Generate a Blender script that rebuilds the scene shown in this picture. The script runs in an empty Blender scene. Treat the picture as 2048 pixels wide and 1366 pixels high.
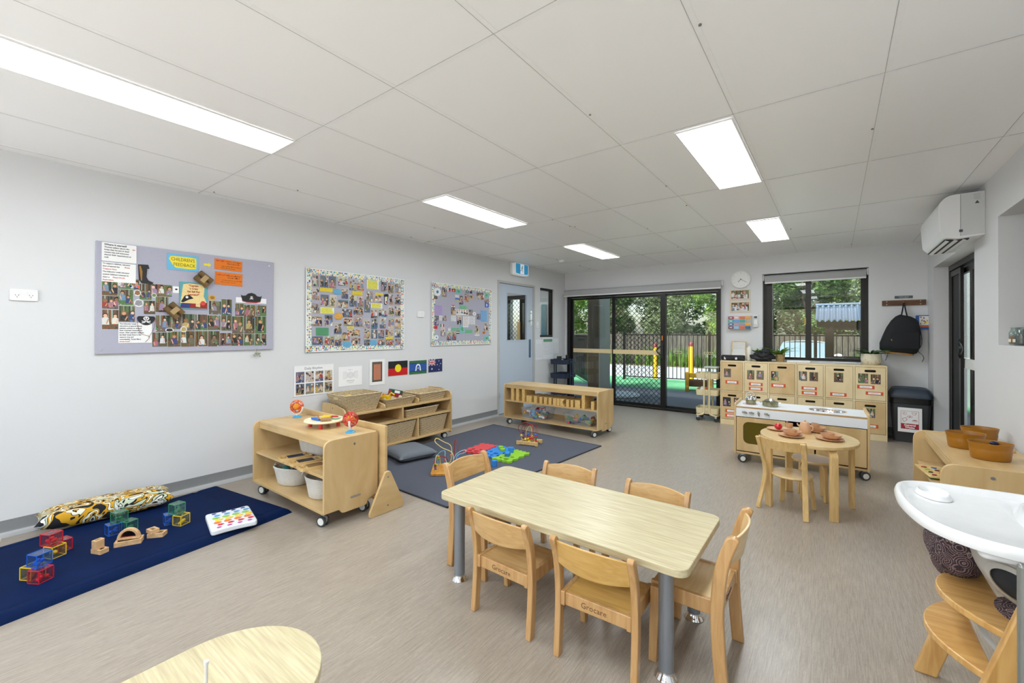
import bpy, bmesh, math, random
from math import pi, sin, cos, radians
from mathutils import Vector, Matrix
from mathutils.geometry import tessellate_polygon

SC = bpy.context.scene
COL = SC.collection

# ------------------------------------------------------------ camera
cam_d = bpy.data.cameras.new('camera')
cam_d.sensor_width = 36.0
cam_d.lens = 857.62 / 2048 * 36.0
cam_d.shift_y = -0.01079
cam_d.clip_start = 0.02
cam_d.clip_end = 500
cam = bpy.data.objects.new('camera', cam_d)
COL.objects.link(cam)
YAW, PITCH, ROLL = 0.645032, 0.00518529, 0.00237222
_f = Vector((-sin(YAW) * cos(PITCH), cos(YAW) * cos(PITCH), sin(PITCH)))
_r = Vector((cos(YAW), sin(YAW), 0)); _u = _r.cross(_f)
_r2 = _r * cos(ROLL) + _u * sin(ROLL); _u2 = _r2.cross(_f)
cam.matrix_world = Matrix(((_r2.x, _u2.x, -_f.x, 0), (_r2.y, _u2.y, -_f.y, 0), (_r2.z, _u2.z, -_f.z, 1.285), (0, 0, 0, 1)))
SC.camera = cam

# ------------------------------------------------------------ colour management and world
SC.view_settings.view_transform = 'Standard'
SC.view_settings.look = 'None'
SC.view_settings.exposure = 0.12
SC.view_settings.gamma = 1.0
SC.view_settings.use_curve_mapping = False
w = bpy.data.worlds.new('sky'); SC.world = w; w.use_nodes = True
wn = w.node_tree; wn.nodes.clear()
sky = wn.nodes.new('ShaderNodeTexSky'); sky.sky_type = 'NISHITA'
sky.sun_elevation = radians(52); sky.sun_rotation = radians(200); sky.sun_disc = False
sky.air_density = 1.0; sky.dust_density = 2.0; sky.ozone_density = 1.0
bg = wn.nodes.new('ShaderNodeBackground'); bg.inputs[1].default_value = 0.45
wo = wn.nodes.new('ShaderNodeOutputWorld')
wn.links.new(sky.outputs[0], bg.inputs[0]); wn.links.new(bg.outputs[0], wo.inputs[0])
sd = bpy.data.lights.new('sun', 'SUN'); sd.energy = 15; sd.angle = radians(12); sd.color = (.97, .98, 1.0)
so = bpy.data.objects.new('sun', sd); COL.objects.link(so); so.rotation_euler = (radians(38), 0, radians(-20))

# ------------------------------------------------------------ materials
def lin(c):
    return tuple((v / 255 / 12.92 if v / 255 <= .04045 else ((v / 255 + .055) / 1.055) ** 2.4) for v in c)
MC = {}
def mat(name, rgb, rough=.5, metal=0, var=.04, scale=30, bump=0, coat=0, trans=0, emit=None, es=0, bscale=None, sheen=0, spec=.5):
    if name in MC: return MC[name]
    m = bpy.data.materials.new(name); m.use_nodes = True
    nt = m.node_tree; b = nt.nodes['Principled BSDF']
    c = lin(rgb)
    b.inputs['Roughness'].default_value = rough; b.inputs['Metallic'].default_value = metal
    b.inputs['Specular IOR Level'].default_value = spec
    if coat: b.inputs['Coat Weight'].default_value = coat; b.inputs['Coat Roughness'].default_value = .15
    if trans: b.inputs['Transmission Weight'].default_value = trans
    if sheen: b.inputs['Sheen Weight'].default_value = sheen
    tc = nt.nodes.new('ShaderNodeTexCoord'); no = nt.nodes.new('ShaderNodeTexNoise')
    no.inputs['Scale'].default_value = scale; no.inputs['Detail'].default_value = 4
    nt.links.new(tc.outputs['Object'], no.inputs['Vector'])
    mx = nt.nodes.new('ShaderNodeMix'); mx.data_type = 'RGBA'
    mx.inputs['A'].default_value = tuple(max(0, v * (1 - var)) for v in c) + (1,)
    mx.inputs['B'].default_value = tuple(min(1, v * (1 + var)) for v in c) + (1,)
    nt.links.new(no.outputs['Fac'], mx.inputs['Factor']); nt.links.new(mx.outputs['Result'], b.inputs['Base Color'])
    if bump:
        bn = nt.nodes.new('ShaderNodeTexNoise'); bn.inputs['Scale'].default_value = bscale or scale * 4; bn.inputs['Detail'].default_value = 3
        nt.links.new(tc.outputs['Object'], bn.inputs['Vector'])
        bp = nt.nodes.new('ShaderNodeBump'); bp.inputs['Strength'].default_value = bump; bp.inputs['Distance'].default_value = .003
        nt.links.new(bn.outputs['Fac'], bp.inputs['Height']); nt.links.new(bp.outputs['Normal'], b.inputs['Normal'])
    if emit:
        b.inputs['Emission Color'].default_value = lin(emit) + (1,); b.inputs['Emission Strength'].default_value = es
    MC[name] = m
    return m

def grain(name, c1, c2, stretch=(1, 12, 12), scale=6, rough=.45, coat=0, bump=.06, contrast=(.35, .65), fine=0, c3=None):
    """timber, laminate, brushed vinyl: noise drawn out along one axis"""
    if name in MC: return MC[name]
    m = bpy.data.materials.new(name); m.use_nodes = True
    nt = m.node_tree; b = nt.nodes['Principled BSDF']; b.inputs['Roughness'].default_value = rough
    if coat: b.inputs['Coat Weight'].default_value = coat; b.inputs['Coat Roughness'].default_value = .2
    tc = nt.nodes.new('ShaderNodeTexCoord'); mp = nt.nodes.new('ShaderNodeMapping'); mp.inputs['Scale'].default_value = stretch
    nt.links.new(tc.outputs['Object'], mp.inputs['Vector'])
    no = nt.nodes.new('ShaderNodeTexNoise'); no.inputs['Scale'].default_value = scale; no.inputs['Detail'].default_value = 6; no.inputs['Distortion'].default_value = .6
    nt.links.new(mp.outputs[0], no.inputs['Vector'])
    cr = nt.nodes.new('ShaderNodeValToRGB')
    cr.color_ramp.elements[0].position = contrast[0]; cr.color_ramp.elements[0].color = lin(c1) + (1,)
    cr.color_ramp.elements[1].position = contrast[1]; cr.color_ramp.elements[1].color = lin(c2) + (1,)
    if c3:
        e = cr.color_ramp.elements.new(sum(contrast) / 2); e.color = lin(c3) + (1,)
    nt.links.new(no.outputs['Fac'], cr.inputs[0])
    last = cr.outputs[0]
    if fine:
        n2 = nt.nodes.new('ShaderNodeTexNoise'); n2.inputs['Scale'].default_value = scale * fine; n2.inputs['Detail'].default_value = 3
        nt.links.new(mp.outputs[0], n2.inputs['Vector'])
        mx = nt.nodes.new('ShaderNodeMix'); mx.data_type = 'RGBA'; mx.blend_type = 'OVERLAY'; mx.inputs['Factor'].default_value = .45
        nt.links.new(last, mx.inputs['A']); nt.links.new(n2.outputs['Fac'], mx.inputs['B']); last = mx.outputs['Result']
    nt.links.new(last, b.inputs['Base Color'])
    if bump:
        bp = nt.nodes.new('ShaderNodeBump'); bp.inputs['Strength'].default_value = bump; bp.inputs['Distance'].default_value = .002
        nt.links.new(no.outputs['Fac'], bp.inputs['Height']); nt.links.new(bp.outputs['Normal'], b.inputs['Normal'])
    MC[name] = m
    return m

def glassy(name, tint=(1, 1, 1), ior=1.45, rough=0.0, dens=0.0, dcol=(200, 210, 210)):
    """window glass: clear pass-through plus a Fresnel mirror reflection"""
    if name in MC: return MC[name]
    m = bpy.data.materials.new(name); m.use_nodes = True; nt = m.node_tree; nt.nodes.clear()
    t = nt.nodes.new('ShaderNodeBsdfTransparent'); t.inputs[0].default_value = tuple(tint) + (1,)
    g = nt.nodes.new('ShaderNodeBsdfGlossy'); g.inputs['Roughness'].default_value = rough
    fr = nt.nodes.new('ShaderNodeFresnel'); ge = nt.nodes.new('ShaderNodeNewGeometry'); mr = nt.nodes.new('ShaderNodeMapRange')
    mr.inputs['To Min'].default_value = ior; mr.inputs['To Max'].default_value = 1 / ior      # same mirror strength on both faces of a thin pane
    nt.links.new(ge.outputs['Backfacing'], mr.inputs['Value']); nt.links.new(mr.outputs[0], fr.inputs[0])
    mx = nt.nodes.new('ShaderNodeMixShader'); o = nt.nodes.new('ShaderNodeOutputMaterial')
    nt.links.new(fr.outputs[0], mx.inputs[0]); nt.links.new(g.outputs[0], mx.inputs[2])
    if dens:
        d = nt.nodes.new('ShaderNodeBsdfDiffuse'); d.inputs[0].default_value = lin(dcol) + (1,)
        m2 = nt.nodes.new('ShaderNodeMixShader'); m2.inputs[0].default_value = dens
        nt.links.new(t.outputs[0], m2.inputs[1]); nt.links.new(d.outputs[0], m2.inputs[2]); nt.links.new(m2.outputs[0], mx.inputs[1])
    else: nt.links.new(t.outputs[0], mx.inputs[1])
    nt.links.new(mx.outputs[0], o.inputs[0])
    MC[name] = m
    return m

def print_mat():
    if 'printed_paper' in MC: return MC['printed_paper']
    m = bpy.data.materials.new('printed_paper'); m.use_nodes = True; nt = m.node_tree; b = nt.nodes['Principled BSDF']
    b.inputs['Roughness'].default_value = .45
    a = nt.nodes.new('ShaderNodeAttribute'); a.attribute_name = 'ink'
    tc = nt.nodes.new('ShaderNodeTexCoord'); no = nt.nodes.new('ShaderNodeTexNoise'); no.inputs['Scale'].default_value = 110; no.inputs['Detail'].default_value = 5
    nt.links.new(tc.outputs['Object'], no.inputs['Vector'])
    mx = nt.nodes.new('ShaderNodeMix'); mx.data_type = 'RGBA'; mx.blend_type = 'OVERLAY'; mx.inputs['Factor'].default_value = .55
    nt.links.new(a.outputs['Color'], mx.inputs['A']); nt.links.new(no.outputs['Fac'], mx.inputs['B']); nt.links.new(mx.outputs['Result'], b.inputs['Base Color'])
    MC['printed_paper'] = m
    return m

def weave(name, c1, c2, sx=60, sz=90):
    if name in MC: return MC[name]
    m = bpy.data.materials.new(name); m.use_nodes = True; nt = m.node_tree; b = nt.nodes['Principled BSDF']; b.inputs['Roughness'].default_value = .75
    tc = nt.nodes.new('ShaderNodeTexCoord')
    w1 = nt.nodes.new('ShaderNodeTexWave'); w1.bands_direction = 'Z'; w1.inputs['Scale'].default_value = sz / 6.28 * 2; w1.inputs['Distortion'].default_value = 1.5; w1.inputs['Detail'].default_value = 2
    w1.inputs['Detail Scale'].default_value = 2
    nt.links.new(tc.outputs['Object'], w1.inputs['Vector'])
    mp = nt.nodes.new('ShaderNodeMapping'); mp.inputs['Scale'].default_value = (1, 1, .25); nt.links.new(tc.outputs['Object'], mp.inputs['Vector'])
    no = nt.nodes.new('ShaderNodeTexNoise'); no.inputs['Scale'].default_value = sx * 2; no.inputs['Detail'].default_value = 3; nt.links.new(mp.outputs[0], no.inputs['Vector'])
    ma = nt.nodes.new('ShaderNodeMath'); ma.operation = 'MULTIPLY'; nt.links.new(w1.outputs['Fac'], ma.inputs[0]); nt.links.new(no.outputs['Fac'], ma.inputs[1])
    cr = nt.nodes.new('ShaderNodeValToRGB'); cr.color_ramp.elements[0].position = .02; cr.color_ramp.elements[0].color = lin(c1) + (1,); cr.color_ramp.elements[1].position = .42; cr.color_ramp.elements[1].color = lin(c2) + (1,)
    nt.links.new(ma.outputs[0], cr.inputs[0]); nt.links.new(cr.outputs[0], b.inputs['Base Color'])
    bp = nt.nodes.new('ShaderNodeBump'); bp.inputs['Strength'].default_value = .7; bp.inputs['Distance'].default_value = .004
    nt.links.new(ma.outputs[0], bp.inputs['Height']); nt.links.new(bp.outputs['Normal'], b.inputs['Normal'])
    MC[name] = m
    return m

# ------------------------------------------------------------ mesh building
class MB:
    def __init__(s):
        s.v = []; s.f = []; s.mi = []; s.c = []; s.M = Matrix(); s.m = 0; s.col = None
    def at(s, loc=(0, 0, 0), rz=0, rx=0, ry=0, sc=(1, 1, 1)):
        s.M = Matrix.Translation(loc) @ Matrix.Rotation(rz, 4, 'Z') @ Matrix.Rotation(ry, 4, 'Y') @ Matrix.Rotation(rx, 4, 'X') @ Matrix.Diagonal((*sc, 1)); return s
    def pts(s, P):
        n = len(s.v); s.v += [tuple(s.M @ Vector(p)) for p in P]; return n
    def face(s, idx):
        s.f.append(tuple(idx)); s.mi.append(s.m); s.c.append(s.col)
    def box(s, x0, x1, y0, y1, z0, z1):
        n = s.pts([(x0, y0, z0), (x1, y0, z0), (x1, y1, z0), (x0, y1, z0), (x0, y0, z1), (x1, y0, z1), (x1, y1, z1), (x0, y1, z1)])
        for q in ((3, 2, 1, 0), (4, 5, 6, 7), (0, 1, 5, 4), (1, 2, 6, 5), (2, 3, 7, 6), (3, 0, 4, 7)): s.face([n + i for i in q])
        return s
    def cbox(s, c, d):
        return s.box(c[0] - d[0] / 2, c[0] + d[0] / 2, c[1] - d[1] / 2, c[1] + d[1] / 2, c[2] - d[2] / 2, c[2] + d[2] / 2)
    def rbox(s, x0, x1, y0, y1, z0, z1, r=.01, n=4):
        return s.prism(rrect(x0, x1, y0, y1, r, n), 'z', z0, z1)
    def prism(s, P, ax, a0, a1, holes=()):
        def q(p, a):
            return {'z': (p[0], p[1], a), 'y': (p[0], a, p[1]), 'x': (a, p[0], p[1])}[ax]
        area = sum(P[i][0] * P[(i + 1) % len(P)][1] - P[(i + 1) % len(P)][0] * P[i][1] for i in range(len(P)))
        if area < 0: P = P[::-1]
        flip = ax == 'y'
        H = []
        for h in holes:
            ar = sum(h[i][0] * h[(i + 1) % len(h)][1] - h[(i + 1) % len(h)][0] * h[i][1] for i in range(len(h)))
            H.append(h[::-1] if ar > 0 else list(h))
        if holes:
            tri = tessellate_polygon([[Vector((*p, 0)) for p in L] for L in [P] + H])
            A = [p for L in [P] + H for p in L]
            n0 = s.pts([q(p, a0) for p in A]); n1 = s.pts([q(p, a1) for p in A])
            for t in tri:
                a, b, c = (A[i] for i in t)
                ccw = (b[0] - a[0]) * (c[1] - a[1]) - (c[0] - a[0]) * (b[1] - a[1]) > 0
                t = t if ccw else t[::-1]
                top = [n1 + i for i in t]; bot = [n0 + i for i in t][::-1]
                s.face(top[::-1] if flip else top); s.face(bot[::-1] if flip else bot)
            off = 0
            for L in [P] + H:
                k = len(L)
                for i in range(k):
                    j = (i + 1) % k; fc = [n0 + off + i, n0 + off + j, n1 + off + j, n1 + off + i]
                    s.face(fc[::-1] if flip else fc)
                off += k
            return s
        k = len(P); n0 = s.pts([q(p, a0) for p in P]); n1 = s.pts([q(p, a1) for p in P])
        top = [n1 + i for i in range(k)]; bot = [n0 + i for i in range(k)][::-1]
        s.face(top[::-1] if flip else top); s.face(bot[::-1] if flip else bot)
        for i in range(k):
            j = (i + 1) % k; fc = [n0 + i, n0 + j, n1 + j, n1 + i]; s.face(fc[::-1] if flip else fc)
        return s
    def flat(s, P, z=0):
        """a print on a sheet: one face in the local xy plane"""
        area = sum(P[i][0] * P[(i + 1) % len(P)][1] - P[(i + 1) % len(P)][0] * P[i][1] for i in range(len(P)))
        if area < 0: P = P[::-1]
        n = s.pts([(p[0], p[1], z) for p in P]); s.face(range(n, n + len(P))); return s
    def lathe(s, prof, n=24, c=(0, 0, 0), closed=False, ang=2 * pi):
        full = abs(ang - 2 * pi) < 1e-6; k = n if full else n + 1
        rows = []
        for r, z in prof:
            if r < 1e-6: rows.append([s.pts([(c[0], c[1], c[2] + z)])] * k)
            else:
                b = s.pts([(c[0] + r * cos(ang * i / n), c[1] + r * sin(ang * i / n), c[2] + z) for i in range(k)]); rows.append(list(range(b, b + k)))
        R = list(zip(rows, rows[1:])) + ([(rows[-1], rows[0])] if closed else [])
        for a, b in R:
            for i in range(n if full else n):
                j = (i + 1) % k if full else i + 1
                fc = [a[i], a[j], b[j], b[i]]; u = []
                for x in fc:
                    if x not in u: u.append(x)
                if len(u) > 2: s.face(u)
        return s
    def cyl(s, a, b, r, n=16, r2=None):
        return s.tube([a, b], r, n, r_end=r2)
    def tube(s, path, r, n=8, closed=False, r_end=None, sx=1, up=None):
        P = [Vector(p) for p in path]; k = len(P); rings = []
        prev = None
        for i, p in enumerate(P):
            if closed: t = (P[(i + 1) % k] - P[i - 1])
            else: t = (P[min(i + 1, k - 1)] - P[max(i - 1, 0)])
            t.normalize()
            if prev is None:
                a = Vector(up) if up else (Vector((0, 0, 1)) if abs(t.z) < .9 else Vector((1, 0, 0)))
                u = t.cross(a).normalized()
            else:
                u = (prev - t * prev.dot(t))
                if u.length < 1e-6: u = t.cross(Vector((0, 0, 1)))
                u.normalize()
            prev = u; v = t.cross(u)
            rr = r if r_end is None else r + (r_end - r) * i / (k - 1)
            if callable(r): rr = r(i / (k - 1))
            b = s.pts([tuple(p + u * cos(2 * pi * j / n) * rr * sx + v * sin(2 * pi * j / n) * rr) for j in range(n)])
            rings.append(b)
        for i in range(k if closed else k - 1):
            a, b = rings[i], rings[(i + 1) % k]
            for j in range(n): s.face([a + j, a + (j + 1) % n, b + (j + 1) % n, b + j])
        if not closed:
            s.face([rings[0] + j for j in range(n)][::-1]); s.face([rings[-1] + j for j in range(n)])
        return s
    def strip(s, path, w, t, up=(0, 0, 1)):
        """a flat bent bar: rectangular section w (across) by t (thick) swept along a path"""
        P = [Vector(p) for p in path]; k = len(P); rings = []; U = Vector(up)
        for i, p in enumerate(P):
            d = (P[min(i + 1, k - 1)] - P[max(i - 1, 0)]).normalized()
            a = U.normalized(); b = d.cross(a).normalized()
            rings.append(s.pts([tuple(p + a * w / 2 * sa + b * t / 2 * sb) for sa, sb in ((-1, -1), (1, -1), (1, 1), (-1, 1))]))
        for a, b in zip(rings, rings[1:]):
            for j in range(4): s.face([a + (j + 1) % 4, a + j, b + j, b + (j + 1) % 4])
        s.face([rings[0] + j for j in range(4)]); s.face([rings[-1] + j for j in range(4)][::-1])
        return s
    def ell(s, c, r, n=16, m=10, fn=None):
        if not hasattr(r, '__len__'): r = (r, r, r)
        rows = []
        for i in range(m + 1):
            th = pi * i / m
            if i in (0, m): b = s.pts([(c[0], c[1], c[2] + r[2] * cos(th))]); rows.append([b] * n); continue
            P = []
            for j in range(n):
                ph = 2 * pi * j / n; d = Vector((sin(th) * cos(ph), sin(th) * sin(ph), cos(th)))
                k = fn(d) if fn else 1
                P.append((c[0] + r[0] * d.x * k, c[1] + r[1] * d.y * k, c[2] + r[2] * d.z * k))
            b = s.pts(P); rows.append(list(range(b, b + n)))
        for a, b in zip(rows, rows[1:]):
            for j in range(n):
                u = []
                for x in (a[j], b[j], b[(j + 1) % n], a[(j + 1) % n]):
                    if x not in u: u.append(x)
                s.face(u)
        return s
    def loft(s, sections, cap=True, closed=True):
        R = []
        for sec in sections:
            b = s.pts(sec); R.append((b, len(sec)))
        for (a, n), (b, _) in zip(R, R[1:]):
            for j in range(n if closed else n - 1): s.face([a + j, a + (j + 1) % n, b + (j + 1) % n, b + j])
        if cap:
            s.face([R[0][0] + j for j in range(R[0][1])][::-1]); s.face([R[-1][0] + j for j in range(R[-1][1])])
        return s
    def grid(s, fn, nu, nv):
        b = s.pts([fn(i / nu, j / nv) for j in range(nv + 1) for i in range(nu + 1)])
        for j in range(nv):
            for i in range(nu):
                a = b + j * (nu + 1) + i; s.face([a, a + 1, a + nu + 2, a + nu + 1])
        return s
    def mesh(s, name, mats, smooth=40, fix=False):
        me = bpy.data.meshes.new(name)
        me.from_pydata(s.v, [], s.f)
        if not isinstance(mats, (list, tuple)): mats = [mats]
        for m in mats: me.materials.append(m)
        me.polygons.foreach_set('material_index', [min(i, len(mats) - 1) for i in s.mi])
        if any(c is not None for c in s.c):
            at = me.color_attributes.new('ink', 'FLOAT_COLOR', 'CORNER')
            d = []
            for p in me.polygons:
                c = s.c[p.index] or (1, 1, 1)
                d += list(lin([v * 255 for v in c]) + (1,)) * p.loop_total
            at.data.foreach_set('color', d)
        if fix:
            bm = bmesh.new(); bm.from_mesh(me); bmesh.ops.remove_doubles(bm, verts=bm.verts, dist=1e-5)
            bmesh.ops.recalc_face_normals(bm, faces=bm.faces); bm.to_mesh(me); bm.free()
        if smooth:
            me.polygons.foreach_set('use_smooth', [True] * len(me.polygons)); me.set_sharp_from_angle(angle=radians(smooth))
        me.update()
        return me
    def obj(s, name, mats, parent=None, bevel=0, seg=2, smooth=40, loc=None, fix=False, sub=0):
        me = s.mesh(name, mats, smooth, fix or sub > 0)
        o = bpy.data.objects.new(name, me); COL.objects.link(o)
        if parent is not None: o.parent = parent
        if loc: o.location = loc
        if sub:
            md = o.modifiers.new('sub', 'SUBSURF'); md.levels = sub; md.render_levels = sub
        if bevel:
            md = o.modifiers.new('edge', 'BEVEL'); md.width = bevel; md.segments = seg; md.limit_method = 'ANGLE'; md.angle_limit = radians(35); md.harden_normals = False
        return o

def rrect(x0, x1, y0, y1, r, n=4):
    if r <= 0: return [(x0, y0), (x1, y0), (x1, y1), (x0, y1)]
    P = []
    for cx, cy, a in ((x1 - r, y0 + r, -pi / 2), (x1 - r, y1 - r, 0), (x0 + r, y1 - r, pi / 2), (x0 + r, y0 + r, pi)):
        P += [(cx + r * cos(a + pi / 2 * i / n), cy + r * sin(a + pi / 2 * i / n)) for i in range(n + 1)]
    return P
def circ(cx, cy, r, n=16, ry=None, a0=0):
    ry = r if ry is None else ry
    return [(cx + r * cos(a0 + 2 * pi * i / n), cy + ry * sin(a0 + 2 * pi * i / n)) for i in range(n)]
def rpoly(P, r, n=4):
    """round the corners of a polygon"""
    out = []; k = len(P)
    for i in range(k):
        p = Vector(P[i]); a = Vector(P[i - 1]) - p; b = Vector(P[(i + 1) % k]) - p
        rr = r[i] if hasattr(r, '__len__') else r
        d = min(rr, a.length * .49, b.length * .49)
        if d <= 0: out.append(tuple(p)); continue
        A = p + a.normalized() * d; B = p + b.normalized() * d
        for j in range(n + 1):
            t = j / n; q = A * (1 - t) ** 2 + p * 2 * t * (1 - t) + B * t * t; out.append(tuple(q))
    return out
def smoothpath(P, n=6, closed=False):
    P = [Vector(p) for p in P]; k = len(P); out = []
    for i in range(k if closed else k - 1):
        p0 = P[(i - 1) % k] if (closed or i > 0) else P[0]; p1 = P[i]; p2 = P[(i + 1) % k]; p3 = P[(i + 2) % k] if (closed or i + 2 < k) else P[-1]
        for j in range(n):
            t = j / n; t2 = t * t; t3 = t2 * t
            out.append(tuple(.5 * ((2 * p1) + (-p0 + p2) * t + (2 * p0 - 5 * p1 + 4 * p2 - p3) * t2 + (-p0 + 3 * p1 - 3 * p2 + p3) * t3)))
    if not closed: out.append(tuple(P[-1]))
    return out

def props(o, label, cat, group=None, kind=None):
    if label: o['label'] = label
    if cat: o['category'] = cat
    if group: o['group'] = group
    if kind: o['kind'] = kind
    return o
def thing(name, label, cat, loc=(0, 0, 0), rz=0, group=None, rot=None):
    o = bpy.data.objects.new(name, None); COL.objects.link(o); o.empty_display_size = .05
    o.location = loc; o.rotation_euler = rot if rot else (0, 0, rz)
    return props(o, label, cat, group)
def put(o, loc, rz=0, rot=None):
    o.location = loc; o.rotation_euler = rot if rot else (0, 0, rz); return o
def struct(o):
    o['kind'] = 'structure'; return o
def kids(o): return [c for c in bpy.data.objects if c.parent == o]
def dup(root, loc, rz=0, label=None, group=None, rot=None):
    r = root.copy(); COL.objects.link(r); r.location = loc; r.rotation_euler = rot if rot else (0, 0, rz)
    if label: r['label'] = label
    if group: r['group'] = group
    for ch in kids(root):
        c = ch.copy(); COL.objects.link(c); c.parent = r
        for g in kids(ch):
            d = g.copy(); COL.objects.link(d); d.parent = c
    return r
LEFTW = (radians(90), 0, radians(90))      # local x = +Y, y = up, z = into the room
BACKW = (radians(90), 0, 0)
RIGHTW = (radians(90), 0, radians(-90))
_tc = {}
def text(s, size, material, parent=None, loc=(0, 0, 0), rot=(0, 0, 0), align='CENTER', ext=.0003, name='lettering', sx=1, shear=0, wt=0, spacing=1):
    cu = bpy.data.curves.new(name, 'FONT'); cu.body = s; cu.size = size; cu.extrude = ext; cu.align_x = align; cu.align_y = 'CENTER'; cu.shear = shear; cu.offset = wt; cu.space_line = spacing; cu.resolution_u = 2
    tmp = bpy.data.objects.new(name, cu); me = bpy.data.meshes.new_from_object(tmp); bpy.data.objects.remove(tmp)
    me.name = name; me.materials.clear(); me.materials.append(material)
    o = bpy.data.objects.new(name, me); COL.objects.link(o); o.location = loc; o.rotation_euler = rot; o.scale = (sx, 1, 1)
    if parent is not None: o.parent = parent
    return o

# shared materials
WALL = mat('painted_wall', (221, 222, 224), .55, var=.01, scale=4, bump=.03, bscale=200)
CEIL = mat('ceiling_panel', (248, 248, 248), .38, var=.01, scale=3)
DARKLINE = mat('shadow_gap', (90, 90, 90), .8)
BIRCH = grain('birch_ply', (196, 162, 108), (218, 188, 138), (1.2, 1.2, .35), 7, .42, .15, .03, (.3, .7))
BIRCHX = grain('birch_ply_long', (196, 162, 108), (218, 188, 138), (.35, 1.6, 1.6), 7, .42, .15, .03, (.3, .7))
BIRCHY = grain('birch_ply_deep', (196, 162, 108), (218, 188, 138), (1.6, .35, 1.6), 7, .42, .15, .03, (.3, .7))
EDGE = grain('ply_edge', (166, 126, 76), (196, 158, 106), (1, 1, 14), 10, .6, 0, .05)
BEECH = grain('beech_wood', (184, 138, 84), (206, 164, 110), (6, 6, .6), 9, .34, .4, .03, (.3, .7))
BEECHX = grain('beech_panel', (196, 152, 94), (218, 180, 122), (.7, 6, 6), 8, .34, .4, .03, (.3, .7))
MAPLE = grain('maple_laminate', (192, 179, 141), (206, 194, 158), (.5, 9, 9), 5, .38, .1, .01, (.3, .7), fine=3)
STEEL = mat('brushed_steel', (190, 192, 195), .3, 1)
CHROME = mat('chrome', (225, 226, 228), .08, 1)
WHITEP = mat('white_plastic', (238, 238, 236), .35)
BLACKP = mat('black_plastic', (28, 28, 30), .4)
BLACKAL = mat('black_aluminium', (24, 22, 20), .35, .3)
RUBBER = mat('grey_rubber', (70, 72, 75), .6)
PAPER = mat('white_paper', (244, 244, 243), .6, var=.005)
INK = mat('black_ink', (35, 35, 38), .6)
REDINK = mat('red_ink', (200, 48, 44), .6)
GREYINK = mat('grey_ink', (120, 124, 128), .6)
GLASS = glassy('window_glass', (.93, .94, .93))
TINTED = glassy('tinted_glass', (.72, .74, .71))
PR = print_mat()
# ------------------------------------------------------------ ceiling lights (the lamps of the room)
LAMPM = mat('lit_diffuser', (255, 255, 255), .5, emit=(255, 252, 246), es=4.0)
TRIM = mat('lamp_trim', (240, 240, 240), .4)
def ceiling_light(x, y, label, w_=.285, l=1.17):
    t = thing('ceiling_light', label, 'light', (x, y, 2.424), 0, 'recessed ceiling light panels')
    m = MB(); m.prism(rrect(-w_ / 2 - .008, w_ / 2 + .008, -l / 2 - .008, l / 2 + .008, 0), 'z', -.004, .004, [rrect(-w_ / 2, w_ / 2, -l / 2, l / 2, 0)])
    m.obj('frame', TRIM, t)
    MB().box(-w_ / 2, w_ / 2, -l / 2, l / 2, -.002, .003).obj('diffuser', LAMPM, t, smooth=0)
    ad = bpy.data.lights.new('lamp', 'AREA'); ad.shape = 'RECTANGLE'; ad.size = w_; ad.size_y = l; ad.energy = 17; ad.spread = radians(175); ad.color = (.84, .93, 1.0)
    ao = bpy.data.objects.new('lamp', ad); COL.objects.link(ao); ao.parent = t; ao.location = (0, 0, -.006)
    return t
L0 = ceiling_light(-2.72, .668, 'long bright ceiling light nearest, above the pinboard with pirate pictures')
for x, y, lab in ((-2.72, 3.095, 'ceiling light above the wicker basket shelf, middle of the left row'),
                  (-2.72, 5.53, 'farthest ceiling light in the left row, near the exit sign'),
                  (-.58, 3.10, 'ceiling light above the wooden table, nearer of the right row'),
                  (-.58, 5.545, 'small looking ceiling light above the play kitchen, far end of the right row'),
                  (-.58, .668, 'ceiling light above the viewer, nearest of the right row'),
                  (-2.72, -1.76, 'ceiling light behind the viewer on the left row'),
                  (-.58, -1.76, 'ceiling light behind the viewer on the right row'),
                  (-5.3, 5.9, 'added fill light in the next room beyond the blue-grey door')):  # this last one is added to brighten the room behind the glass
    dup(L0, (x, y, 2.424), 0, lab)

# ------------------------------------------------------------ room shell
XL, XR, YB, YF, H = -4.19, .915, 7.28, -2.4, 2.43
FLOORM = grain('vinyl_floor', (146, 135, 122), (174, 163, 149), (26, 1, 1), 9, .3, 0, .03, (.3, .7), fine=6)
struct(MB().box(-6.6, 1.2, YF, 7.4, -.1, 0).obj('floor', FLOORM, smooth=0))
m = MB(); m.box(-6.6, 1.2, YF, 7.4, H, H + .08)
ceil = struct(m.obj('ceiling', CEIL, smooth=0))
m = MB()
for x in (-4.08, -3.473, -2.866, -2.25, -1.635, -1.03, -.41, .19, .794):
    m.box(x - .011, x + .011, YF, YB, H - .0012, H + .002)
for k in range(-3, 6):
    y = 1.275 + 1.215 * k
    m.box(XL, XR, y - .011, y + .011, H - .0014, H + .002)
m.obj('ceiling_batten', mat('ceiling_joint', (246, 246, 246), .45), ceil, smooth=0)
m = MB()
for x in (-4.08, -3.473, -2.866, -2.25, -1.635, -1.03, -.41, .19, .794): m.box(x - .0128, x - .011, YF, YB, H - .002, H + .002)
for k in range(-3, 6):
    y = 1.275 + 1.215 * k; m.box(XL, XR, y - .0128, y - .011, H - .002, H + .002)
m.obj('joint_gap', mat('joint_gap', (175, 175, 175), .8), ceil, smooth=0)
m = MB(); rnd = random.Random(5)
for i in range(26):
    x = rnd.choice((-4.08, -3.473, -2.25, -1.635, -1.03, -.41, .19)) + rnd.uniform(-.03, .03); y = rnd.uniform(1.3, 7.1)
    m.prism(circ(x, y, .006, 8), 'z', H - .005, H)
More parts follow.
